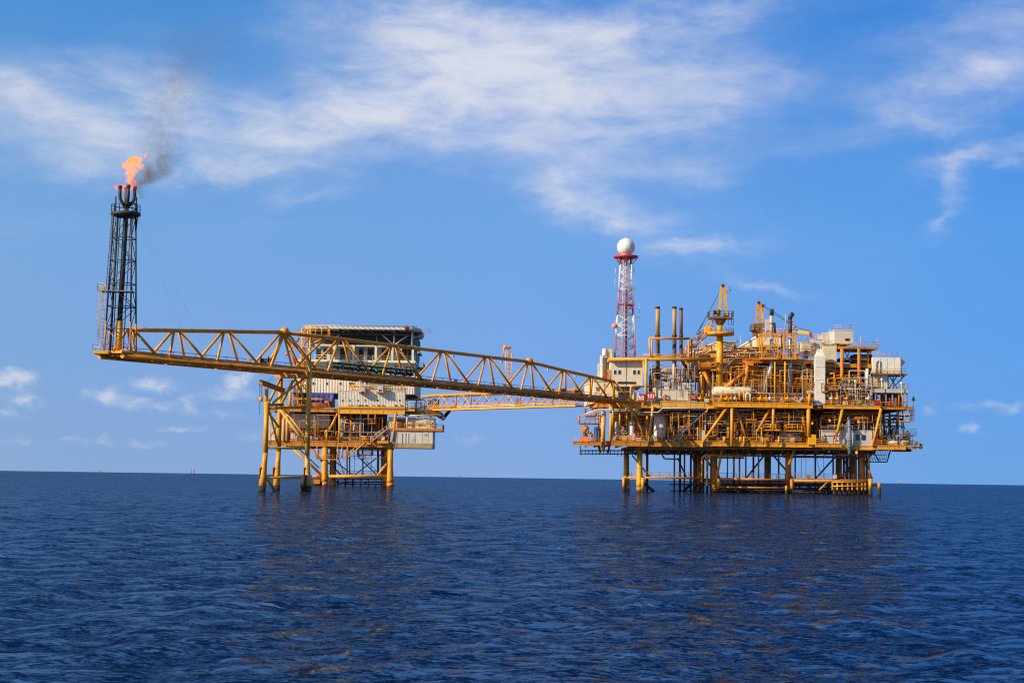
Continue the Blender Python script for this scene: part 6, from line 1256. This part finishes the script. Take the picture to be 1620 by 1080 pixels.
# the two red signs: white strokes on red
for k, (x0, y0, x1, y1, tilt, lb) in enumerate(((1009.5, 622.5, 1019, 635, .10, 'tilted red warning board with white marks left of the pale yellow post'), (1023.8, 620, 1036, 632, 0, 'level red warning board with white marks right of the pale yellow post'))):
    a1, b1, c1, d1 = rect(x0, y0, x1, y1, U - .8); t = thing('warning_sign', ((a1 + c1) / 2, U - .8, b1), lb, 'sign', 'red boards by the bridge landing'); m = MB(); m.box(a1, U - .8, b1, c1, U - .7, d1); m.build('panel', RED, t)
    m = MB(); n_ = 4
    for q in range(n_):
        xx = a1 + (c1 - a1) * (q + .75) / (n_ + .5); hh_ = (.56, .46, .6, .5)[q]; m.box(xx - .085, U - .83, b1 + (d1 - b1) * .2, xx + .085, U - .803, b1 + (d1 - b1) * (.2 + hh_))
        if q in (0, 2): m.box(xx - .22, U - .828, b1 + (d1 - b1) * .52, xx + .02, U - .802, b1 + (d1 - b1) * .62)
    m.build('lettering', LETTER, t); m = MB(); m.box(a1 + .1, U - .698, b1 - .5, a1 + .2, U - .6, d1); m.box(c1 - .2, U - .698, b1 - .5, c1 - .1, U - .6, d1); m.build('frame', YEL_PALE, t)
    if tilt:
        t.rotation_euler = (0, tilt, 0)
cabinet('equipment_cabinet', 'cream box behind the tilted red warning board', 'cabinet', 1002.5, 621, 1011, 634.5, U + .4, 1.5, CRM)
# horizontal vessel
t = vessel_h('separator_vessel', 'long cream horizontal vessel behind the yellow rail at the middle of the main deck', 'vessel', P(1127, 619, U - .2).x, P(1192, 619, U - .2).x, U + 1.2, P(1160, 619, U + 1).z, 1.2, CRM); rail(t, [P(1132, 612, U + 1), P(1175, 612, U + 1)], YEL_PALE, 1.0, 1.0, .05); MB().pipe([P(1187, 634, U - 1), P(1187, 622, U - 1), P(1180, 622, U - 1), P(1180, 634, U - 1)], .2, n=8, bend=.5).build('drain_pipe', WHT, t)
for x in (1170, 1177, 1183): col(t, 'level_gauge', YEL, x, 618, x, 633, U - .8, .22)
# ------------------------------------------------------------------ pedestal cranes
def kingpost(t, base, h, mat, lean, ww):
    for dx_ in (-1, 1): MB().beam(base + Vector((dx_ * ww, 0, 0)), base + Vector((dx_ * ww * .35 + lean, 0, h)), .55, .5).build('a_frame_leg', mat, t)
    m = MB()
    for q in (.3, .62, .95): m.beam(base + Vector((-ww * (1 - .65 * q) + lean * q, 0, h * q)), base + Vector((ww * (1 - .65 * q) + lean * q, 0, h * q)), .35, .3)
    m.build('cross_tie', mat, t); MB().lathe(base + Vector((lean, -.3, h)), [(.4, 0), (.4, .6)], 12, 'y').build('sheave', SOOT, t)
CY = U + 1.6
c1_ = thing('pedestal_crane', P(1138.5, 614, CY), 'tall yellow pedestal crane with a round walkway, its boom lowered towards the exhaust stacks', 'crane')
MB().pipe([P(1138.5, 614, CY), P(1138.7, 532, CY)], .82, n=18).build('pedestal', YEL_CLEAN, c1_); MB().tube(P(1138.5, 588, CY), P(1138.5, 584, CY), .92, n=18).build('pedestal_flange', YEL, c1_)
c = P(1138.8, 529, CY); MB().lathe(c, [(.9, -.35), (3.4, -.25), (3.55, .05), (3.55, .5), (3.45, .5), (3.4, .12), (.9, .12)], 28).build('ring_platform', YEL, c1_)
rail(c1_, [c + Vector((3.4 * math.cos(a), 3.4 * math.sin(a), .12)) for a in [2 * math.pi * k / 16 for k in range(16)]], YEL_PALE, 1.3, 1.4, .055, closed=True); bx(c1_, 'control_cab', YEL_CLEAN, 1115.5, 516.5, 1126.5, 526.5, CY - 1.6, 2.2)
MB().pipe([P(1138.8, 527, CY), P(1139, 515, CY)], .68, n=16).build('slew_column', YEL, c1_); MB().lathe(P(1139.5, 514, CY), [(.8, 0), (1.3, .9), (1.6, 1.6), (1.6, 2.1), (.6, 2.2)], 18).build('turret', BRN, c1_)
a1, b1, d1_, e1 = rect(1122, 501, 1160, 503.5, CY - 1.5); MB().box(a1, CY - 1.8, b1, d1_, CY + 2, b1 + .35).build('machinery_deck', BRN, c1_); rail(c1_, [(a1, CY + 1.8, b1 + .35), (a1, CY - 1.7, b1 + .35), (d1_, CY - 1.7, b1 + .35), (d1_, CY + 1.8, b1 + .35)], DRK, 1.4, 1.3, .06)
MB().lathe(P(1132, 494, CY - 1), [(1.0, -.6), (1.0, -.5), (.55, -.5), (.55, .5), (1.0, .5), (1.0, .6)], 18, 'x').build('winch_drum', BRN, c1_); bx(c1_, 'engine_box', BLU, 1147, 494, 1154, 501, CY - .5, 2)
kingpost(c1_, P(1144, 499, CY - .4), P(1144, 452, CY).z - P(1144, 499, CY).z, YEL_CLEAN, -.1, .95); a1, b1, d1_, e1 = rect(1147, 460, 1155.5, 462, CY - .6); k = MB().box(a1, CY - .6, b1, d1_, CY + .6, b1 + .15).build('mast_platform', YEL, c1_); rail(k, [(a1, CY - .6, b1 + .15), (d1_, CY - .6, b1 + .15), (d1_, CY + .6, b1 + .15)], GALV, 1.1, .7, .045)
for px_ in (1152, 1157, 1160): col(c1_, 'hanging_chain', DRK, px_, 503, px_, 515, CY - 1, .08, n=5)
def lattice_boom(t, p, q, w0, w1, mat, nb, name='boom'):
    p = Vector(p); q = Vector(q); d = (q - p).normalized(); up = Vector((0, 0, 1)); s_ = d.cross(up).normalized(); u_ = s_.cross(d); m = MB()
    C4 = [(-1, -1), (1, -1), (1, 1), (-1, 1)]
    def pt_(k, c_): t_ = k / nb; w_ = (w0 * (1 - t_) + w1 * t_) / 2; return lerp(p, q, t_) + s_ * w_ * c_[0] + u_ * w_ * c_[1]
    for c_ in C4: m.tube(pt_(0, c_), pt_(nb, c_), .11, n=6)
    for k in range(nb):
        for i in range(4):
            a_, b_ = C4[i], C4[(i + 1) % 4]; m.tube(pt_(k + (k % 2), a_), pt_(k + 1 - (k % 2), b_), .065, n=5)
    return m.build(name, mat, t)
lattice_boom(c1_, P(1128, 508, CY + .5), P(1117, 524, CY + 3), .9, 1.2, YEL_PALE, 3, 'boom_heel'); lattice_boom(c1_, P(1119, 523, CY + 3), P(1081, 558, CY + 10), 1.5, 1.0, YEL, 12)
for q_ in ((1106, 524), (1100, 533), (1096, 538)):
    MB().tube(P(1142, 455, CY), P(*q_, CY + 6), .06, n=4).build('luffing_rope', BLU, c1_)
bx(c1_, 'hook_rest', DRK, 1090, 547, 1103, 549, CY + 5, 1.5)
C2Y = U + 16
c2_ = thing('pedestal_crane', P(1203, 566, C2Y), 'smaller yellow crane with a red boom tip behind the silver stacks', 'crane')
MB().tube(P(1203, 566, C2Y), P(1202, 530, C2Y), .8, n=14).build('pedestal', YEL_OLD, c2_); bx(c2_, 'machinery_house', BRN, 1192.5, 511, 1208, 530, C2Y - 1, 3.2); kingpost(c2_, P(1203, 513, C2Y - .5), P(1203, 479, C2Y).z - P(1203, 513, C2Y).z, YEL, -.45, .9); bx(c2_, 'mast_arm', YEL, 1199, 489, 1212, 491.5, C2Y - .6, .6)
a1, b1, d1_, e1 = rect(1188.5, 521, 1196, 523, C2Y - 1.5); k = MB().box(a1, C2Y - 1.5, b1, d1_, C2Y + 1.5, b1 + .2).build('side_platform', DRK, c2_); rail(k, [(a1, C2Y + 1, b1 + .2), (a1, C2Y - 1.5, b1 + .2), (d1_, C2Y - 1.5, b1 + .2)], DRK, 1.3, 1, .06); bx(c2_, 'mast_head', BLU, 1205, 481, 1211, 486, C2Y - .4, .8)
lattice_boom(c2_, P(1207, 524, C2Y - .5), P(1262, 525, C2Y - 3), 1.1, 1.0, YEL, 12); MB().beam(P(1262, 525, C2Y - 3), P(1281, 527, C2Y - 4), .8, .8).build('boom_tip', YEL_CLEAN, c2_); MB().beam(P(1281, 525, C2Y - 4), P(1284, 534, C2Y - 4), .6, .6).build('red_tip', RED, c2_)
for a_, b_ in (((1206, 481), (1256, 515)), ((1206, 484), (1258, 518)), ((1259, 517), (1282, 524))): MB().tube(P(*a_, C2Y - 1), P(*b_, C2Y - 3), .06, n=4).build('luffing_rope', DRK, c2_)
MB().lathe(P(1256.5, 517, C2Y - 3.4), [(.05, -.4), (.45, -.2), (.45, .3), (.05, .4)], 12).build('hook_block', YEL_OLD, c2_)
# ------------------------------------------------------------------ silver stacks in their yellow frames
for k, (px_, ytop, mt, f0, f1, lb) in enumerate(((1220.5, 493, STKT, 1205, 1230.5, 'pinkish exhaust stack with a black elbow top inside the wider yellow frame'), (1250, 499, STK, 1240, 1258.5, 'dark grey exhaust stack with a black elbow top inside the narrower yellow frame'))):
    Y_ = U + 1.5; t = thing('exhaust_stack', P(px_, 612, Y_), lb, 'exhaust stack', 'stacks held in yellow frames'); MB().tube(P(px_, 530, Y_), P(px_, ytop + 6, Y_), .42 if k == 0 else .48, n=14).build('upper_pipe', paint('pale_pink_lagging', (.58, .42, .34), .2) if k == 0 else STK, t)
    MB().tube(P(px_, 530, Y_) - Vector((0, 0, .003)), P(px_, 572, Y_), .46, n=14).build('lagged_pipe', ALU, t); MB().pipe([P(px_, 572.02, Y_), P(px_, 580, Y_), P(px_ - (11 if k == 0 else 1), 612, Y_ + 1), P(px_ - (12 if k == 0 else 1), 630, Y_ + 1)], .5, n=14, bend=.8).build('lower_pipe', ALU if k == 0 else GALV, t)
    MB().pipe([P(px_, ytop + 6, Y_), P(px_ + .3, ytop + 2, Y_), P(px_ + (1 if k == 0 else 4), ytop - 2.5, Y_ - .8)], .52, n=14, bend=.5).build('elbow_top', SOOT, t); MB().lathe(P(px_, 512 if k == 0 else 510, Y_), [(.6, 0), (.6, .15)], 14).build('flange', STK, t)
    for y in (557, 581): MB().lathe(P(px_, y, Y_), [(.6, 0), (.6, .12)], 14).build('flange', GALV, t)
    fr = thing('stack_frame', P((f0 + f1) / 2, 567, Y_), ('wider' if k == 0 else 'narrower') + ' yellow braced steel frame round one of the elbow topped stacks', 'frame', 'yellow frames round the elbow topped stacks'); a1, b1, d1_, e1 = rect(f0, 527, f1, 567, Y_ - 1.7)
    for x in (a1, d1_):
        for y in (Y_ - 1.7, Y_ + 1.7): MB().box(x - .15, y - .15, b1, x + .15, y + .15, e1).build('post', YEL, fr)
    m = MB()
    for y in (Y_ - 1.7, Y_ + 1.7):
        for q in (0.03, .52, .98): m.beam((a1, y, b1 + (e1 - b1) * q), (d1_, y, b1 + (e1 - b1) * q), .24, .24)
        mx = (a1 + d1_) / 2; zm_ = b1 + (e1 - b1) * .52; m.beam((a1, y, zm_), (mx, y, e1), .16, .16); m.beam((d1_, y, zm_), (mx, y, e1), .16, .16); m.beam((a1, y, b1), (mx, y, zm_), .16, .16); m.beam((d1_, y, b1), (mx, y, zm_), .16, .16)
    for x in (a1, d1_):
        for q in (.03, .52, .98): m.beam((x, Y_ - 1.7, b1 + (e1 - b1) * q), (x, Y_ + 1.7, b1 + (e1 - b1) * q), .22, .22)
    m.build('bracing', YEL, fr); MB().box(a1 - .2, Y_ - 1.9, b1 - .2, d1_ + .2, Y_ + 1.9, b1 - .004).build('base_deck', YEL, fr)
bx(rp, 'vent_box', PGR, 1212, 505, 1217.5, 527, U + 10, 1.2); rb((1243, 497), (1242, 524), .1, PGR, 12, name='vent_pipe'); rb((1225, 510), (1226, 528), .3, COND, 9, name='vent_pipe')
# long modules that run back across the top deck
def deepbox(name, label, xf0, xf1, Yf, xb0, Yb, yt, yb, mat, roof, hang_rail=True):
    t = thing(name, P((xf0 + xf1) / 2, yb, Yf), label, 'module'); zt, zb = P((xf0 + xf1) / 2, yt, Yf).z, P((xf0 + xf1) / 2, yb, Yf).z
    A, B_, D = P(xf0, yt, Yf).x, P(xf1, yt, Yf).x, P(xb0, yt, Yb).x; E = D + (B_ - A)
    MB().prism([(A, Yf), (B_, Yf), (E, Yb), (D, Yb)], zb, zt).build('wall', mat, t); MB().prism([(A - .3, Yf - .3), (B_ + .3, Yf - .3), (E + .3, Yb + .3), (D - .3, Yb + .3)], zt + .004, zt + .35).build('roof', roof, t)
    n = 12; m = MB()
    for k in range(n): p = lerp((A - .06, Yf, 0), (D - .06, Yb, 0), (k + .5) / n); m.box(p.x - .08, p.y - .12, zb + .1, p.x + .04, p.y + .12, zt - .1)
    m.build('wall_rib', PGR, t)
    MB().prism([(A - 2.0, Yf), (A - .35, Yf), (D - .35, Yb), (D - 2.0, Yb)], zb - .3, zb - .02).build('side_walkway', YEL_PALE, t); rail(t, [(A - 1.9, Yf, zb), (D - 1.9, Yb, zb)], YEL_PALE, 1.2, 2.5, .06)
    if hang_rail: rail(t, [(A, Yf, zt + .35), (D, Yb, zt + .35)], GALV, 1.1, 3, .045)
    for k in range(5): p = lerp((A - .8, Yf + 1, 0), (D - .8, Yb, 0), k / 4); MB().tube((p.x, p.y, zb - .3), (p.x, p.y, P(1150, 568, U + 8).z), .22, n=8).build('support_leg', ORN if k % 2 else YEL, t)
    return t
deepbox('cooler_module', 'long cream cooler module running back behind the tall crane pedestal', 1137, 1166, U + 8, 1088, U + 54, 541, 555, CRM, PGR)
deepbox('cooler_module', 'long white roofed cooler module running back behind the wider yellow frame', 1202, 1243, U + 14, 1166, U + 62, 531, 548, WHT, WHT, False)
# ------------------------------------------------------------------ grey air handling boxes
for k, (x0, y0, x1, y1, dY, dep, mt, lb) in enumerate(((1287, 536, 1301, 558, 8, 8, PGR, 'pale grey box low at the edge of the cluster of grey boxes'), (1302, 526, 1319, 545, 12, 8, PGR, 'grey box set back between the tallest and the pale low box'), (1320, 521.5, 1350, 543, 6, 12, CLADG, 'tallest and largest grey box of the rooftop cluster'), (1302, 546, 1323.5, 573, 4, 8, CRM, 'big slatted cream box below the grey rooftop boxes'), (1269, 541, 1284, 556, 9, 6, CRM, 'small cream box right of the narrower yellow frame'))):
    t = thing('air_handling_unit', P((x0 + x1) / 2, y1, U + dY), lb, 'air handling unit'); a1, b1, d1_, e1 = rect(x0, y0, x1, y1, U + dY); MB().box(a1, U + dY, b1, d1_, U + dY + dep, e1 - .2).build('casing', mt, t); MB().box(a1 - .1, U + dY - .1, e1 - .197, d1_ + .1, U + dY + dep + .1, e1).build('lid', mt, t); m = MB()
    n = int((e1 - b1) / .55)
    for q in range(n): z = b1 + .25 + (e1 - b1 - .6) * q / n; m.box(a1 + .12, U + dY - .05, z, d1_ - .12, U + dY - .003, z + .12)
    m.build('slat_panel', mt, t)
    for q in (a1 + .2, d1_ - .2): MB().box(q - .12, U + dY + .2, b1 - 1.6, q + .12, U + dY + .5, b1 - .003).build('stand', GALV, t)
bx(rp, 'fan_opening', BLK, 1337, 535, 1344, 539, U + 5.9, .06)
t = thing('duct_column', P(1298, 638, U + .5), 'tall white square duct with a slanting cowl top, rising from the main deck', 'duct'); a1, b1, d1_, e1 = rect(1290, 563, 1305.5, 638, U + .5); MB().box(a1, U + .5, b1, d1_, U + 3, e1).build('shaft', WHT, t); xm = (a1 + d1_) / 2; zt = P(1298, 552, U).z
MB().add([(a1, U + .5, e1 + .003), (d1_, U + .5, e1 + .003), (d1_, U + 3, e1 + .003), (a1, U + 3, e1 + .003), (xm - .35, U + 1.2, zt), (xm + .35, U + 1.2, zt), (xm + .35, U + 2, zt), (xm - .35, U + 2, zt)], [(0, 1, 5, 4), (1, 2, 6, 5), (2, 3, 7, 6), (3, 0, 4, 7), (4, 5, 6, 7)]).build('cowl', WHT, t)
for y in (580, 600, 620): bx(t, 'seam', PGR, 1290, y, 1305.5, y + .6, U + .44, .057)
t = thing('exhaust_hood', P(1403, 592, U + 3), 'big white hood ending in a pointed cone at the outermost end of the top deck', 'hood'); a1, b1, d1_, e1 = rect(1381, 565, 1424.5, 590, U + 2); MB().box(a1, U + 2, b1, d1_, U + 9, e1).build('casing', WHT, t); zc_ = (b1 + e1) / 2 + 1.0
MB().add([(d1_ + .003, U + 2.3, b1 + 1.2), (d1_ + .003, U + 8, b1 + 1.2), (d1_ + .003, U + 8, e1), (d1_ + .003, U + 2.3, e1), (d1_ + 1.9, U + 5, zc_)], [(0, 4, 1), (1, 4, 2), (2, 4, 3), (3, 4, 0), (0, 1, 2, 3)]).build('cone', WHT, t)
for x in (1392, 1403, 1414): bx(t, 'panel_seam', PGR, x, 566, x + .5, 590, U + 1.95, .047)
bx(t, 'trunk', CRM, 1376, 593, 1404, 616, U + 3, 5); bx(t, 'ledge', BRN, 1379, 590.2, 1436, 592.6, U + 1.4, 8); rail(t, [P(1380, 590, U + 1.4), P(1436, 590, U + 1.4)], YEL_PALE, 1.1, 1.4, .05)
m = MB()
for p, q in (((1406, 593), (1420, 615)), ((1420, 593), (1406, 615)), ((1413, 593), (1413, 615)), ((1405, 593), (1405, 615)), ((1432, 593), (1414, 612))): m.tube(P(*p, U + 4), P(*q, U + 4), .16, n=6)
m.build('support_truss', BLU, t); m = MB(); m.pipe([P(1386, 590, U + 1.8), P(1386, 571, U + 1.8), P(1392, 570, U + 1.8), P(1392, 590, U + 1.8)], .14, n=7, bend=.4); m.build('pipe', PGR, t); col(t, 'corner_pole', BRN, 1425.5, 566, 1425.5, 614, U + 1.2, .12, n=6)
t = thing('side_gallery', P(1410, 643, U + 1), 'pale grey railed gallery on posts below the big white hood', 'gallery'); a1, b1, d1_, e1 = rect(1380, 615, 1436, 621, U + .6); MB().box(a1, U + .6, b1, d1_, U + 9, e1).build('floor', PGR, t); rail(t, [(a1, U + .6, e1), (d1_, U + .6, e1), (d1_, U + 8, e1)], YEL_PALE, 1.25, 1.3, .05)
for x in (1392, 1402, 1412, 1422, 1428, 1434.5): col(t, 'post', YEL_OLD if x > 1420 else BLU, x, 621, x, 643, U + 1.2, .2, n=7)
bx(rp, 'shade_backing', DRK, 1392, 621.5, 1428, 643, U + 8, .3)  # added dark sheet, shade under the gallery put into its colour
for k, (x, mt, lb) in enumerate(((1407, RED, 'red gas bottle under the pale grey gallery'), (1413, CRM, 'cream gas bottle under the pale grey gallery'), (1416.5, ORG, 'orange gas bottle under the pale grey gallery'))): t = thing('gas_bottle', P(x, 643, U + 1.8), lb, 'gas bottle', 'bottles under the gallery'); c = P(x, 642.5, U + 1.8); MB().lathe(c, [(.36, 0), (.38, .05), (.38, 1.9), (.2, 2.2), (.1, 2.3)], 14).build('body', mt, t); MB().tube(c + Vector((0, 0, 2.3)), c + Vector((0, 0, 2.6)), .12, n=8).build('cap', DRK, t)
m = MB(); t = thing('lamp_mast', P(1445, 645, U + 1), 'thin post with a black lantern on the last corner of the main deck', 'lamp'); col(t, 'post', YEL_OLD, 1445, 645, 1445, 634, U + 1, .1); MB().lathe(P(1445, 634, U + 1), [(.1, 0), (.36, .1), (.36, .7), (.15, .9), (.15, 1.2)], 12).build('lantern', BLK, t)
t = module('black_module', 'black box module beneath the open yellow railed deck, left of the white hood', 'module', 1352, 561, 1380, 574.5, U + 4.5, 6, DRK, False, None); bx(t, 'recess', BLU, 1361, 563, 1372, 569, U + 4.4, .098)
t = thing('canopy', P(1340, 640, U + 1), 'blue grey canopy roof on white posts above the main deck rail', 'canopy'); a1, b1, d1_, e1 = rect(1328, 605, 1354, 610.5, U + 1.2); MB().box(a1, U + 1.2, b1, d1_, U + 5, e1).build('roof', BLU, t)
for x in (1330, 1353.5): col(t, 'post', WHT, x, 610.8, x, 639, U + 1.6, .16, n=7)
for y in (619, 625): col(t, 'cross_rail', WHT, 1330, y, 1354, y, U + 1.6, .1, n=6)
for k in range(4): MB().pipe([P(1334 + 5 * k, 636, U + 3), P(1334 + 5 * k, 622 - 2 * (k % 2), U + 3), P(1338 + 5 * k, 618, U + 4)], .2, n=7, bend=.4).build('pump_pipe', BLU if k % 2 else GALV, t)
t = thing('side_canopy', P(1320, 630, U + 1), 'small pale roof with yellow rails and a bent yellow davit above it', 'canopy'); a1, b1, d1_, e1 = rect(1312, 613, 1328, 616, U + 1); MB().box(a1, U + 1, b1, d1_, U + 4.5, e1).build('roof', WHT, t); rail(t, [(a1, U + 1, e1), (d1_, U + 1, e1)], YEL, 1.2, 1.0)
for x in (1315, 1325): col(t, 'post', YEL, x, 616.3, x, 639, U + 1.4, .16, n=7)
MB().pipe([P(1320, 612, U + 1.3), P(1320, 590, U + 1.3), P(1313, 591, U + 1.3)], .2, n=8, bend=.4).build('davit', YEL, t)
t = thing('white_standpipe', P(1372, 614, U + 1), 'slim white standpipe beside the cream trunk of the white hood', 'pipe'); col(t, 'pipe', WHT, 1372, 614, 1372, 583, U + 1, .36); col(t, 'flange', PGR, 1372, 600, 1372, 599, U + 1, .48)
t = thing('drum', P(1361, 640, U + .4), 'bright green drum lying behind the yellow rail on the main deck', 'drum'); MB().lathe(P(1358.3, 637, U + .4), [(.05, 0), (.42, .03), (.45, .1), (.42, .4), (.45, .45), (.42, .8), (.03, .86)], 16, 'x').build('body', GRNB, t)
cabinet('fire_box', 'bright red hose box by the yellow corner post at the end of the main deck', 'fire box', 1384.5, 633, 1392.5, 641, U + .3, .8, RED)
cabinet('equipment_box', 'dark blue grey box on the main deck right of the narrower stack', 'box', 1252, 621, 1268, 629, U + 1.5, 2, BLU); cabinet('equipment_box', 'dark grey box at the foot of the tall white duct', 'box', 1303, 622, 1314, 637, U + 1.6, 2, DRK); cabinet('equipment_box', 'small grey box left of the horizontal cream vessel', 'box', 1094, 618, 1104, 633, U + 2, 1.5, GRY); cabinet('equipment_box', 'low grey box between the horizontal cream vessel and the slanting silver pipe', 'box', 1222, 625, 1240, 634, U + 1.5, 2, GALV)
vessel_h('fuel_drum', 'small pale horizontal drum above the rail right of the tall white duct', 'drum', P(1276, 620, U + 2).x, P(1291, 620, U + 2).x, U + 2, P(1283, 620, U + 2).z, .4, PGR)
vessel_v('process_vessel', 'pale upright filter right of the horizontal cream vessel', 'vessel', P(1200, 620, U + 3).x, U + 3, P(1200, 634, U + 3).z, .55, 2.6, YEL_PALE)
pump('pump_skid', 'orange pump set on the main deck near the slanting silver pipe', 'pump', P(1233, 630, U + .6).x, U + .6, P(1233, 636, U).z, .9, ORN); pump('pump_skid', 'yellow pump set on the main deck next to the small grey box', 'pump', P(1113, 630, U + 1).x, U + 1, P(1113, 635, U).z, .9, YEL)
# ------------------------------------------------------------------ far platforms on the horizon
def far_rig(px, py, Y, w, h, label, flare=False):
    p = P(px, py, Y); base = -Y * Y / (2 * 6.371e6) - 1; t = thing('distant_platform', (p.x, Y, base), label, 'offshore platform', 'platforms on the horizon'); top = p.z
    for dx in (-.4, .4):
        for dy in (-.4, .4): MB().tube((p.x + dx * w, Y + dy * w, base), (p.x + dx * w, Y + dy * w, top - h), w * .05, n=6).build('leg', BRN, t)
    MB().box(p.x - w * .55, Y - w * .5, top - h, p.x + w * .55, Y + w * .5, top - h * .5).build('deck', GRY, t); MB().box(p.x - w * .1, Y - w * .3, top - h * .497, p.x + w * .5, Y + w * .3, top - h * .15).build('module', PGR, t)
    MB().tube((p.x - w * .3, Y, top - h * .497), (p.x - w * .5, Y, top + h * .3), w * .05, n=6).build('boom', BRN, t)
    if flare: MB().ball((p.x + w * .2, Y, top + h * .15), w * .16, 8).build('red_flare', paint('far_flare_paint', (.5, .15, .08), .1), t)  # distant flare built as a red painted ball, its glow put into colour
far_rig(158, 741.5, 5200, 7, 5, 'smallest grey platform far off on the horizon, left of the flare tower')
far_rig(305, 740.5, 4600, 9, 7, 'distant platform with a reddish top on the horizon between flare tower and tripod', True)
far_rig(727, 748, 5600, 6, 4, 'faint platform on the horizon below the link bridge')
far_rig(1424, 760, 5400, 11, 5, 'faint low platform on the horizon beyond the largest platform')
S.render.engine = 'CYCLES'
S.cycles.use_denoising = False; S.cycles.denoising_prefilter = 'ACCURATE'; S.cycles.filter_width = 1.2
S.cycles.max_bounces = 6; S.cycles.transparent_max_bounces = 8; S.cycles.volume_bounces = 0
S.cycles.volume_step_rate = 1.0
bpy.context.view_layer.update()
